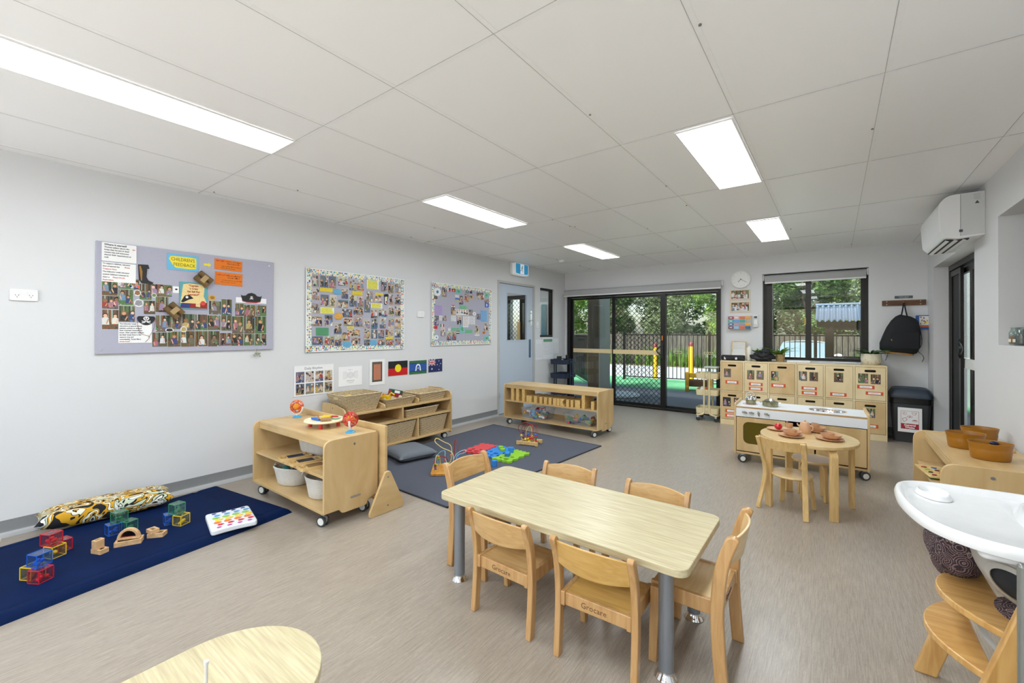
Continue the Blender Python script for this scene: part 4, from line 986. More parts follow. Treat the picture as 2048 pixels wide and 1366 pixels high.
# ------------------------------------------------------------ printed pictures
SKIN = [(.93, .76, .64), (.80, .60, .46), (.62, .43, .31), (.88, .70, .56)]
HAIR = [(.12, .09, .07), (.28, .18, .10), (.55, .40, .22), (.10, .10, .12)]
def picture(m, cx, cy, w_, h, seed, style='in', z=.0008, blobs=True):
    """a small colour photo made of flat printed shapes: room or garden, with people at play"""
    r = random.Random(seed); x0, y0 = cx - w_ / 2, cy - h / 2
    def P(c, pts, dz): m.col = tuple(min(1, max(0, v + r.uniform(-.03, .03))) for v in c); m.flat([(x0 + min(1, max(0, a)) * w_, y0 + min(1, max(0, b)) * h) for a, b in pts], z + dz)
    asp = w_ / h
    if style == 'in':
        P(r.choice([(.80, .76, .70), (.72, .70, .68), (.66, .62, .58), (.40, .44, .50)]), [(0, 0), (1, 0), (1, 1), (0, 1)], 0)
        k = r.uniform(.3, .6); P(r.choice([(.80, .72, .60), (.68, .58, .46), (.35, .42, .52), (.55, .5, .45)]), [(0, 0), (1, 0), (1, k), (0, k + r.uniform(-.2, .2))], .0001)
        for i in range(9):
            a = r.uniform(0, .8); b = r.uniform(.0, .85); s = r.uniform(.08, .25); P(r.choice([(.25, .25, .27), (.9, .9, .88), (.5, .42, .3), (.36, .44, .52), (.16, .15, .15), (.7, .62, .5), (.82, .8, .76)]), [(a, b), (a + s, b), (a + s, b + s), (a, b + s)], .00012 + i * .00002)
    elif style == 'out':
        P(r.choice([(.36, .44, .28), (.45, .50, .38), (.40, .33, .26)]), [(0, 0), (1, 0), (1, 1), (0, 1)], 0)
        k = r.uniform(.4, .75); P(r.choice([(.34, .48, .30), (.42, .34, .26), (.46, .40, .34)]), [(0, 0), (1, 0), (1, k), (0, k + r.uniform(-.15, .15))], .0001)
        for i in range(8):
            a = r.uniform(0, .9); s = r.uniform(.03, .12); P(r.choice([(.22, .16, .12), (.5, .34, .22), (.62, .66, .6), (.2, .25, .2)]), [(a, k * .6), (a + s, k * .6), (a + s, 1), (a, 1)], .00012 + i * .00002)
    else:
        P(style, [(0, 0), (1, 0), (1, 1), (0, 1)], 0)
    cl = [(.70, .22, .22), (.86, .86, .85), (.24, .30, .48), (.14, .14, .17), (.76, .66, .42), (.68, .45, .52), (.46, .58, .68), (.26, .26, .30), (.62, .54, .66), (.42, .44, .34), (.80, .78, .74), (.18, .17, .19)]
    n = max(1, min(5, round(asp * r.uniform(1.6, 3.2))))
    for i in range(n):
        c = (i + .5) / n + r.uniform(-.08, .08); s = r.uniform(.10, .15) / max(.7, asp ** .5); b = r.uniform(.05, .3); t = b + r.uniform(.25, .4); ht = s * asp
        P(r.choice(cl), [(c - s * 1.5, b), (c + s * 1.5, b), (c + s * 1.25, t), (c + s * .5, t + .06), (c - s * .5, t + .06), (c - s * 1.25, t)], .0003 + i * .00006)
        hc = t + .06 + ht * .8; q = r.uniform(-.03, .03)
        P(r.choice(HAIR), [(c + q + s * 1.05 * cos(k * pi / 5), hc + ht * .2 + ht * 1.05 * sin(k * pi / 5)) for k in range(10)], .00034 + i * .00006)
        P(r.choice(SKIN), [(c + q + s * .75 * cos(k * pi / 5), hc - ht * .1 + ht * .8 * sin(k * pi / 5)) for k in range(10)], .00036 + i * .00006)
        a = r.choice((-1, 1)); P(r.choice(SKIN), [(c + a * s, t), (c + a * s * 1.4, t - .05), (c + a * s * .6, b + .02), (c + a * s * .2, b + .06)], .00038 + i * .00006)
    if blobs:
        for i in range(r.randint(3, 7)):
            a, b, s = r.uniform(0, 1), r.uniform(0, .3), r.uniform(.03, .09); P(r.choice(cl + [(.95, .3, .2), (.2, .7, .4), (.2, .5, .9)]), [(a + s * cos(k * pi / 3 + i), b + s * asp * sin(k * pi / 3 + i)) for k in range(6)], .0008)
ORD = ['first', 'second', 'third', 'fourth', 'fifth', 'sixth', 'seventh', 'eighth', 'ninth', 'tenth', 'eleventh', 'twelfth']
PW = mat('photo_paper', (236, 236, 234), .35)
def photo(x, y, w_, h, seed, style, origin, rot, label, group, cat='photo', name='photograph', z=.0):
    m = MB(); m.m = 1; m.box(-w_ / 2, w_ / 2, -h / 2, h / 2, 0, .0006); m.m = 0
    picture(m, 0, 0, w_ * .985, h * .985, seed, style)
    o = m.obj(name, [PR, PW], smooth=0); o.rotation_euler = rot
    o.location = Vector(origin) + onwall(rot, x, y, z)
    return props(o, label, cat, group)
def onwall(rot, x, y, z=0):
    if rot == LEFTW: return Vector((z, x, y))
    if rot == BACKW: return Vector((x, -z, y))
    return Vector((-z, -x, y))
def sheet(name, label, cat, origin, rot, x, y, w_, h, color=(244, 244, 243), t_=.0012, z=0, r=0, group=None, poly=None, tilt=0, mt=None):
    m = MB(); m.prism(poly or rrect(-w_ / 2, w_ / 2, -h / 2, h / 2, r), 'z', 0, t_)
    o = m.obj(name, mt or mat('sheet_%d_%d_%d' % color, color, .6, var=.01), smooth=0); o.rotation_euler = rot
    if tilt: o.rotation_euler = (Matrix.Rotation(rot[2], 3, 'Z') @ Matrix.Rotation(rot[0], 3, 'X') @ Matrix.Rotation(tilt, 3, 'Z')).to_euler()
    o.location = Vector(origin) + onwall(rot, x, y, z)
    return props(o, label, cat, group)
def scribble(parent, x0, x1, y, z, size, seed, mt=None, name='handwriting'):
    """illegible small writing: short irregular strokes on a line"""
    r = random.Random(seed); m = MB(); x = x0
    while x < x1:
        wl = min(r.uniform(2, 6) * size * .5, x1 - x); k = x
        while k < x + wl:
            hh = size * r.choice((.5, .5, .5, .9)); m.box(k, k + size * .13, y - size * .25, y - size * .25 + hh, z, z + .0003); m.box(k, k + size * .36, y - size * .25 + hh * r.choice((0, .5, .85)), y - size * .12 + hh * r.choice((0, .4, .8)), z, z + .0003); k += size * .45
        x += wl + size * .5
    return m.obj(name, mt or INK, parent, smooth=0)

# ------------------------------------------------------------ pinboard 1 (pirate pictures)
FELT = mat('lilac_felt', (178, 178, 194), .95, var=.04, scale=60, bump=.15)
OB1 = (W0 + .0, .65, 1.125)
m = MB(); m.box(0, 1.2, 0, .805, 0, .016); b1 = m.obj('pinboard', FELT, bevel=.003); b1.rotation_euler = LEFTW; b1.location = OB1
props(b1, 'large lilac felt pinboard with pirate pictures, nearest on the left wall', 'pinboard')
m = MB(); m.cyl((.03, .03, .016), (.03, .03, .021), .006, 10); m.obj('tack', CHROME, b1); m = MB(); m.cyl((1.16, .77, .016), (1.16, .77, .021), .006, 10); m.obj('tack', WHITEP, b1)
S1 = (W0 + .0165, .65, 1.125)
for i, (x, y, w_, h) in enumerate(P1):
    if i < 10:
        ys = y; lab = 'outdoor photo of children in hats, on the left half of the pirate pinboard, '
        lab = ('outdoor photo in the left cluster of the pirate pinboard, %s' % ['top left corner below the text', 'top beside the boot picture', 'child in pink hat', 'child looking through tubes', 'top right with grey hat', 'left edge, middle', 'left edge, bottom', 'below the pink hat photo', 'above the black eye patch', 'right, second row'][i])
    else:
        row = 0 if i < 15 else (1 if i < 24 else 2); k = i - (10, 15, 24)[row]
        lab = 'play photo on the right half of the pirate pinboard, %s row, %s from left' % (('upper', 'middle', 'lower')[row], ORD[k])
    photo(x, y, w_, h, 100 + i, 'out', S1, LEFTW, lab, 'photos on the pirate pinboard', z=.0003 * (i % 3))
SH = (W0 + .0185, .65, 1.125)
def N(i): return N1[i][:4]
x, y, w_, h = N(0); o = sheet('text_card', 'white text card headed with a question, top left of the pirate pinboard', 'text card', SH, LEFTW, x, y + .012, w_ * .98, h + .008, r=.006)
text('Where it started?', .017, INK, o, (-.082, .052, .0014), align='LEFT', wt=.0006)
for k, (s_, c) in enumerate((('Thomas talking about the', INK), ('boats that he saw in their', INK), ('recent trip and everyone', INK), ('shared their experiences as', INK), ('well.', INK))):
    text(s_, .0132, c, o, (-.082, .033 - .018 * k, .0014), align='LEFT', wt=.0004)
text('big', .0132, REDINK, o, (.073, .033, .0014), align='LEFT', wt=.0004)
x, y, w_, h = N(1); o = sheet('text_card', 'second white text card on the pirate pinboard, beside the boot picture', 'text card', SH, LEFTW, x, y - .012, w_ * .98, h + .026, z=-.0006)
for k, (s_, c) in enumerate((('To support children, educator', INK), ('then prepared the', INK), ('Treasure Hunt.', REDINK), ('The following week educator', INK), ("extend children's interest by", INK), ('doing a', INK), ('Exploration.', REDINK))): text(s_, .0122, c, o, (-.088, .060 - .0195 * k, .0014), align='LEFT', wt=.0004)
text('Pirate', .0122, REDINK, o, (.03, .0405, .0014), align='LEFT', wt=.0004); text('Pirate World', .0122, REDINK, o, (-.035, -.0375, .0014), align='LEFT', wt=.0004)
x, y, w_, h = N(2); o = sheet('text_card', 'white text card near the bottom of the pirate pinboard, under the eye patch', 'text card', SH, LEFTW, x, y, w_, h, r=.004)
for k, (s_, c) in enumerate((('The following week', INK), ('educators prepared a boat', INK), ('painting activity to extend', INK), ('their interests towards the', INK), ('boats. After painting children', INK), ('let their boats float in the', INK), ('sensory tray and', INK), ('commented, "looks like a', INK), ('pirate boat!"', REDINK))): text(s_, .0118, c, o, (-.09, .066 - .0162 * k, .0014), align='LEFT', wt=.0004)
x, y, w_, h = N(3); o = sheet('title_card', 'blue card with yellow burst reading children\'s feedback on the pirate pinboard', 'sign', SH, LEFTW, x, y, w_, h - .012, (110, 188, 226))
m = MB(); m.prism([(-.092, .022), (-.08, .044), (-.03, .046), (.03, .048), (.088, .044), (.09, .01), (.088, -.042), (.04, -.048), (-.05, -.044), (-.07, -.02)], 'z', .0012, .0018); m.obj('yellow_burst', mat('yellow_paper', (244, 224, 60), .6), o, smooth=0)
text("CHILDREN'S", .036, mat('brown_ink', (92, 74, 30), .6), o, (0, .02, .0019), sx=.8); text('FEEDBACK', .036, mat('brown_ink', (92, 74, 30), .6), o, (.01, -.02, .0019), sx=.85)
x, y, w_, h = N(4); sheet('paper_arrow', 'small yellow paper arrow on the pirate pinboard', 'arrow', SH, LEFTW, x, y, w_, h, (240, 228, 70), poly=[(-.026, -.009), (.006, -.009), (.006, -.02), (.026, 0), (.006, .02), (.006, .009), (-.026, .009)])
for k, i in ((0, 5), (1, 6)):
    x, y, w_, h = N(i); o = sheet('feedback_card', ('upper', 'lower')[k] + ' orange handwritten card on the pirate pinboard', 'card', SH, LEFTW, x, y, w_, h - .014, (232, 122, 24), tilt=-.02)
    scribble(o, -.095, -.03, .028, .0013, .016, 7 + k, REDINK); scribble(o, -.02, .09, .028, .0013, .012, 9 + k); scribble(o, -.01, .08, .01, .0013, .012, 11 + k); scribble(o, -.05, .095, -.014, .0013, .010, 13 + k, mat('brown_ink', (92, 74, 30), .6)); scribble(o, -.06, .05, -.03, .0013, .010, 15 + k, mat('brown_ink', (92, 74, 30), .6))
x, y, w_, h = N(7); o = sheet('story_poster', 'treasure map style poster about sailing and learning, on the pirate pinboard', 'poster', SH, LEFTW, x, y, w_, h - .01, (96, 164, 172))
m = MB(); m.col = (.93, .83, .58); m.flat([(-.07, .09), (-.03, .1), (.06, .095), (.075, .07), (.07, 0), (.095, -.06), (-.09, -.06), (-.08, 0), (-.075, .05)], .0014); m.col = (.62, .16, .12); m.flat([(-.094, -.1), (.094, -.1), (.094, -.05), (.02, -.062), (-.06, -.06)], .0016)
m.col = (.1, .1, .13); m.flat([(-.085, -.05), (-.06, .0), (-.03, .008), (.0, -.02), (-.03, -.03), (-.07, -.055)], .0018); m.col = (.2, .25, .5); m.flat([(-.09, -.09), (-.03, -.1), (-.02, -.06), (-.08, -.06)], .0019); m.col = (.9, .8, .6); m.flat([(.015, -.055), (.045, -.06), (.045, -.09), (.015, -.085)], .002); m.col = (.95, .95, .93); m.flat(circ(-.045, -.012, .01, 10), .002)
m.col = (.85, .3, .25); m.flat(circ(.065, -.055, .018, 10), .0019); m.obj('illustration', PR, o, smooth=0)
for k, s_ in enumerate(('"Captain', "'s Crew", 'Set Sail For', 'Learning!"')): text(s_, .019, mat('brown_red_ink', (168, 52, 30), .6), o, (0, .082 - .024 * k, .002), wt=.0007)
x, y, w_, h = N(8); o = sheet('small_card', 'tiny white card with black mark beside the treasure map poster', 'card', SH, LEFTW, x, y, w_, h); MB().prism(circ(0, .003, .009, 8, .007), 'z', .0013, .0018).obj('black_mark', INK, o)
TUBEC = mat('brown_painted_card', (112, 86, 50), .6, var=.5, scale=28); TUBEL = mat('tan_card_band', (176, 150, 104), .6)
for k, (i, a) in enumerate(((9, radians(-38)), (10, radians(-45)))):
    x, y, w_, h = N(i); t = thing('cardboard_binoculars', ('upper', 'lower')[k] + ' pair of brown cardboard tube binoculars on the pirate pinboard', 'craft', Vector(SH) + Vector((.022, x, y)), rot=(Matrix.Rotation(pi / 2, 3, 'Z') @ Matrix.Rotation(pi / 2, 3, 'X') @ Matrix.Rotation(a, 3, 'Z')).to_euler(), group='cardboard binoculars')
    for s in (-1, 1):
        m = MB().at((0, s * .024, 0), ry=pi / 2); m.lathe([(.019, -.055), (.0215, -.055), (.0215, .055), (.019, .055)], 20, closed=True); m.obj('tube', TUBEC, t)
    MB().rbox(-.018, .018, -.03, .03, .012, .0235, .004).obj('wrap_band', TUBEL, t)
x, y, w_, h = N(11); o = sheet('paper_coin', 'gold paper coin cut-out right of the treasure map poster', 'cut-out', SH, LEFTW, x, y, w_, h, (214, 170, 84), poly=circ(0, 0, .028, 18, .025), z=.001); MB().prism(circ(.002, 0, .017, 14, .013), 'z', .0012, .002).obj('coin_centre', mat('gold_ink', (160, 116, 44), .5), o)
def hat(parent, sc=1, skull=True, dx=0, dy=0):
    m = MB().at((dx, dy, .0013), sc=(sc, sc, 1)); m.prism([(-.09, .03), (-.075, .022), (-.05, .025), (-.03, .045), (0, .054), (.03, .045), (.05, .025), (.075, .022), (.09, .03), (.078, -.03), (.04, -.04), (-.04, -.04), (-.078, -.03)], 'z', 0, .001); h_ = m.obj('black_hat', mat('black_card', (32, 32, 36), .5), parent, smooth=0)
    m = MB().at((dx, dy, .0023), sc=(sc, sc, 1)); m.prism([(-.078, -.03), (-.04, -.04), (.04, -.04), (.078, -.03), (.076, -.022), (.04, -.032), (-.04, -.032), (-.076, -.022)], 'z', 0, .0006); m.obj('red_band', mat('red_card', (176, 44, 48), .5), parent, smooth=0)
    skullmark(parent, dx, dy + .008 * sc, .9 * sc)
def skullmark(parent, x, y, s):
    m = MB().at((x, y, .0026), sc=(s, s, 1)); m.prism(circ(0, .006, .012, 14, .010), 'z', 0, .0006); m.prism(rrect(-.006, .006, -.009, .0, .002), 'z', 0, .0006)
    for a in (.5, pi - .5):
        m.prism([(-.02 * cos(a) - .002 * sin(a), -.012 - .02 * sin(a) * .5 + .002), (.02 * cos(a) - .002 * sin(a), -.012 + .02 * sin(a) * .5 + .002), (.02 * cos(a), -.012 + .02 * sin(a) * .5 - .002), (-.02 * cos(a), -.012 - .02 * sin(a) * .5 - .002)], 'z', 0, .0005)
    sk = m.obj('skull_mark', WHITEP, parent, smooth=0)
    m = MB().at((x, y, .0033), sc=(s, s, 1)); m.prism(circ(-.0045, .007, .003, 8), 'z', 0, .0003); m.prism(circ(.0045, .007, .003, 8), 'z', 0, .0003); m.obj('eye_holes', INK, parent, smooth=0)
x, y, w_, h = N(12); o = sheet('hat_card', 'white card with black skull hat, right side of the pirate pinboard', 'cut-out', SH, LEFTW, x, y - .012, w_, h - .05, z=.001); hat(o, .95, dy=.018)
x, y, w_, h = N(13); o = sheet('boot_cutout', 'black pirate boot cut-out beside the text cards', 'cut-out', SH, LEFTW, x, y, w_, h, (36, 34, 38), poly=[(-.042, .07), (.018, .074), (.026, .045), (.012, .042), (.008, -.02), (.02, -.045), (.05, -.058), (.044, -.074), (-.02, -.07), (-.036, -.045)], z=.001)
MB().prism([(-.036, .06), (-.026, .06), (-.016, .02), (-.018, -.05), (-.024, -.05)], 'z', .0013, .0018).obj('gold_trim', mat('gold_ink', (160, 116, 44), .5), o, smooth=0)
x, y, w_, h = N(14); o = sheet('eye_patch', 'black skull eye patch with red string on the pirate pinboard', 'cut-out', SH, LEFTW, x, y, w_, h, (34, 34, 38), poly=rpoly([(-.055, .03), (.055, .03), (.05, -.005), (.02, -.038), (-.02, -.038), (-.05, -.005)], .02), z=.002); skullmark(o, 0, .004, 1.5)
MB().tube(smoothpath([(-.053, .02, .002), (-.05, -.04, .003), (-.03, -.1, .003), (.02, -.125, .003), (-.005, -.165, .003)], 5), .0012, 5).tube(smoothpath([(.053, .02, .002), (.05, -.04, .003), (.035, -.09, .003), (.015, -.13, .003)], 5), .0012, 5).obj('red_string', mat('dark_red_string', (130, 56, 52), .7), o)
for i, lab, c in ((15, 'small brown hat sticker among the left photos', (150, 110, 70)), (16, 'small grey hat sticker below the brown one', (150, 152, 156)), (18, 'black hat sticker at the lower middle of the pirate pinboard', (60, 52, 50)), (19, 'tan hat sticker beside the black hat sticker', (186, 164, 110)), (20, 'palm island sticker on the grey hat photo', (120, 140, 90))):
    x, y, w_, h = N(i); o = sheet('sticker', lab, 'sticker', SH, LEFTW, x, y, w_, h, (238, 238, 234), poly=circ(0, 0, w_ / 2, 12, h / 2), z=.001)
    MB().prism([(-w_ * .4, -h * .2), (-w_ * .3, h * .3), (0, h * .38), (w_ * .3, h * .3), (w_ * .4, -h * .2), (0, -h * .36)], 'z', .0013, .0018).obj('drawing', mat('st_%d' % i, c, .6, var=.4, scale=80), o, smooth=0)
t = thing('silver_charm', 'silver bead charm hanging under the pirate pinboard', 'ornament', (W0 + .02, .65 + 1.058, 1.125 - .03))
m = MB(); rnd = random.Random(2)
for k in range(9): m.ell((rnd.uniform(-.004, .012), rnd.uniform(-.024, .024), rnd.uniform(-.03, .012)), rnd.uniform(.006, .011), 10, 6)
m.obj('beads', mat('silver_green_beads', (170, 176, 150), .25, .7, var=.4, scale=90), t); MB().cyl((.0, 0, 0), (.0, 0, .04), .0012, 6).obj('thread', INK, t)

# ------------------------------------------------------------ pinboards 2 and 3 with dotted borders
BORD = mat('border_white', (238, 240, 238), .6)
def pinboard(y0, z0, w_, h, label, seed):
    t = thing('pinboard', label, 'pinboard', (W0, y0, z0), rot=LEFTW)
    MB().box(0, w_, 0, h, 0, .012).obj('felt_panel', FELT, t, bevel=.002)
    b = .052; m = MB(); r = random.Random(seed)
    def wav(t_, L): return .005 * sin(t_ / .06 * 2 * pi)
    out = [(-.006, -.006), (w_ + .006, -.006), (w_ + .006, h + .006), (-.006, h + .006)]
    inn = [(b + wav(x, w_), b) for x in (0,)]
    n = 36; hole = [(b + (w_ - 2 * b) * i / n, b + wav(i * .028, 1)) for i in range(n)] + [(w_ - b + wav(i * .028, 1), b + (h - 2 * b) * i / n) for i in range(n)] + [(w_ - b - (w_ - 2 * b) * i / n, h - b + wav(i * .028, 1)) for i in range(n)] + [(b + wav(i * .028, 1), h - b - (h - 2 * b) * i / n) for i in range(n)]
    m.m = 1; m.prism(out, 'z', .012, .0142, [hole]); m.m = 0
    cl = [(.90, .84, .35), (.30, .55, .80), (.25, .35, .55), (.85, .35, .35), (.45, .70, .55), (.20, .60, .60), (.95, .92, .6)]
    L = 2 * (w_ + h); s = 0
    while s < L:
        for off in (.012, .03, .046):
            q = s + r.uniform(-.008, .008)
            if q < w_: p = (q, off)
            elif q < w_ + h: p = (w_ - off, q - w_)
            elif q < 2 * w_ + h: p = (2 * w_ + h - q, h - off)
            else: p = (off, L - q)
            m.col = r.choice(cl); a = r.uniform(0, 3); k = r.uniform(.003, .008)
            m.flat([(p[0] + k * (1 + .4 * (j % 2)) * cos(a + j * pi / 4), p[1] + k * (1 + .4 * (j % 2)) * sin(a + j * pi / 4)) for j in range(8)], .0145 + .00005 * (j_ := r.randint(0, 5)))
        s += .0165
    m.obj('patterned_border', [PR, BORD], t, smooth=0)
    return t
pinboard(2.165, 1.092, 1.2, .83, 'busy photo pinboard with dotted border, middle one on the left wall', 4)
S2 = (W0 + .0145, 2.165, 1.09); SH2 = (W0 + .0162, 2.165, 1.09)
rows = {}
for i, q in enumerate(P2): rows.setdefault(0, []).append((i, q))
rowid = [0] * 9 + [1] * 6 + [2] * 6 + [3] * 7 + [4] * 9 + [5] * 7 + [6] * 9
for i, (x, y, w_, h) in enumerate(P2):
    r_ = rowid[i]; k = sum(1 for j in range(len(P2)) if rowid[j] == r_ and P2[j][0] < x)
    photo(x, y, w_ * .97, h * .97, 300 + i, 'in', S2, LEFTW, 'classroom photo on the middle pinboard, %s row from the top, %s from left' % (ORD[r_], ORD[k]), 'photos on the middle pinboard', z=.0002 * (i % 4))
COLS = {'yel': (238, 232, 84), 'ystrip': (240, 214, 40), 'blue': (112, 186, 226), 'orange': (240, 178, 70), 'green': (84, 160, 110), 'purple': (182, 160, 210)}
notelab = ['yellow note card at the top right of the middle pinboard', 'yellow caption strip below the red shirt photos, upper left', 'yellow caption strip in the upper middle of the middle pinboard', 'blue cloud note at the upper left of the middle pinboard', 'thin yellow caption strip left of the footprint', 'yellow note card left below the footprint', 'yellow note card at the left of the middle pinboard', 'orange cloud note near the centre left of the middle pinboard', 'green note card at the lower left of the middle pinboard', 'thin yellow strip at the lower middle of the middle pinboard', 'blue cloud note at the bottom left of the middle pinboard', 'blue cloud note at the bottom right of the middle pinboard', 'thin yellow strip at the lower right of the middle pinboard', 'footprint cut-out in flag colours on the middle pinboard']
for i, (x, y, w_, h, k) in enumerate(N2):
    if k == 'foot':
        o = sheet('footprint_cutout', notelab[i], 'cut-out', SH2, LEFTW, x, y, w_, h, (30, 30, 34), poly=rpoly([(-.03, .06), (.03, .066), (.036, .04), (.018, .0), (.022, -.05), (-.01, -.066), (-.026, -.05), (-.022, 0)], .02), z=.001)
        MB().prism(rpoly([(-.018, .03), (.02, .034), (.01, .002), (.014, -.045), (-.008, -.056), (-.018, -.04), (-.014, 0)], .012), 'z', .0013, .0018).obj('white_sole', WHITEP, o, smooth=0); MB().prism(circ(0, .02, .012, 10), 'z', .0019, .0022).obj('yellow_spot', mat('yellow_paper', (244, 224, 60), .6), o, smooth=0); MB().prism(circ(.002, -.03, .009, 10, .014), 'z', .0019, .0022).obj('red_spot', mat('red_card', (176, 44, 48), .5), o, smooth=0); continue
    if k in ('blue', 'orange'): poly = [(w_ / 2 * (1 + .09 * cos(j * 2.2)) * cos(j * pi / 12), h / 2 * (1 + .09 * cos(j * 2.2)) * sin(j * pi / 12)) for j in range(24)]
    else: poly = None
    o = sheet('note_card', notelab[i], 'note', SH2, LEFTW, x, y, w_, h, COLS[k] if k != 'yel' else (244, 244, 236), poly=poly)
    if k == 'yel':
        r = random.Random(i); m = MB(); nb = int(h / .012)
        for j in range(nb): m.box(-w_ / 2 + .004, w_ / 2 - r.uniform(.004, .03), h / 2 - .003 - (j + 1) * (h - .006) / nb, h / 2 - .003 - j * (h - .006) / nb - .0008, .0012, .0014)
        m.obj('highlighter', mat('highlighter_yellow', (240, 234, 70), .6), o, smooth=0)
    nl = max(1, int(h / .014))
    for j in range(nl): scribble(o, -w_ * .42, w_ * .4, h * .5 - (j + .7) * h / (nl + .3), .0015, .0075, 40 + i * 7 + j, GREYINK)
pinboard(3.82, 1.118, 1.2, .82, 'lilac pinboard with small flags and dotted border, farthest on the left wall', 6)
S3 = (W0 + .0145, 3.815, 1.118)
FL = {'flagph': [((0, 0, 1, .5), (.8, .15, .2)), ((0, .5, 1, 1), (.15, .25, .6)), ((0, 0, .35, 1), (.95, .95, .95))], 'flagab': [((0, 0, 1, .5), (.78, .1, .15)), ((0, .5, 1, 1), (.08, .08, .08)), ((.35, .25, .65, .75), (.95, .85, .2))],
      'flagnavy': [((0, 0, 1, 1), (.1, .18, .35)), ((.3, .25, .7, .75), (.8, .9, .95))], 'flagau': [((0, 0, 1, 1), (.12, .16, .38)), ((0, .5, .5, 1), (.7, .3, .35))], 'flagbd': [((0, 0, 1, 1), (.1, .32, .25)), ((.3, .2, .7, .8), (.85, .2, .25))],
      'flagby': [((0, .5, 1, 1), (.2, .4, .8)), ((0, 0, 1, .5), (.75, .75, .55))], 'flagrw': [((0, 0, 1, 1), (.8, .15, .18)), ((0, .28, 1, .72), (.95, .95, .95)), ((.4, .3, .6, .7), (.2, .5, .3))], 'flagred': [((0, 0, 1, 1), (.8, .14, .16))],
      'flagit': [((0, 0, .33, 1), (.15, .5, .3)), ((.33, 0, .66, 1), (.95, .95, .95)), ((.66, 0, 1, 1), (.8, .15, .2))], 'flageg': [((0, .66, 1, 1), (.8, .15, .2)), ((0, .33, 1, .66), (.95, .95, .95)), ((0, 0, 1, .33), (.1, .1, .1))],
      'flagor': [((0, 0, 1, 1), (.85, .5, .15)), ((.3, .3, .7, .7), (.6, .15, .15))], 'flagblue': [((0, 0, 1, 1), (.2, .35, .75)), ((.3, .2, .7, .8), (.8, .85, .95))]}
FLN = {'flagph': 'tiny flag with white triangle, blue above red', 'flagab': 'tiny black and red flag with yellow centre', 'flagnavy': 'tiny navy flag with pale centre', 'flagau': 'tiny navy flag with red and white corner', 'flagbd': 'tiny dark green flag with red disc', 'flagby': 'tiny blue and pale yellow flag', 'flagrw': 'tiny red and white banded flag with green centre', 'flagred': 'tiny plain red flag', 'flagit': 'tiny green, white and red upright banded flag', 'flageg': 'tiny red, white and black banded flag', 'flagor': 'tiny orange flag with dark centre', 'flagblue': 'tiny bright blue card with white figure'}
p3names = ['with blue circle near the top left', 'upper middle, left of three', 'upper middle, centre of three', 'upper middle, right of three', 'wide one at the upper right', 'below the wide one at the right', 'left of the group picture', 'right of the group picture', 'tilted one near the blue note', 'at the left edge above the red flag', 'small dark one beside the left edge', 'below the group picture', 'below the upright banded flag', 'bottom row, left one', 'bottom row, right one', 'lower right, above a white strip', 'right edge above the orange flag']
sk = 0; mp = 0; gn = 0; wr = 0; pi3 = 0
wn_ = ['large white wreath cut-out with blue centre, top left corner', 'small white wreath cut-out at the bottom left', 'round white cut-out right of the group picture']
mn_ = ['small green map card near the top', 'small teal map card at the top right', 'tall teal map card near the bottom middle', 'teal map card in the bottom right corner']
gn_ = ['green oval note above the group picture', 'long green note near the bottom', 'green note right of the tall teal map']
sn_ = ['sheet of grey flower sketches, centre left', 'tiny white card beside the left edge', 'clear sleeve with drawing, centre right', 'white card with brown letters, centre', 'tiny white scribble card near the bottom', 'white caption strip below the lower right photo', 'small white card left of the blue and yellow flag']
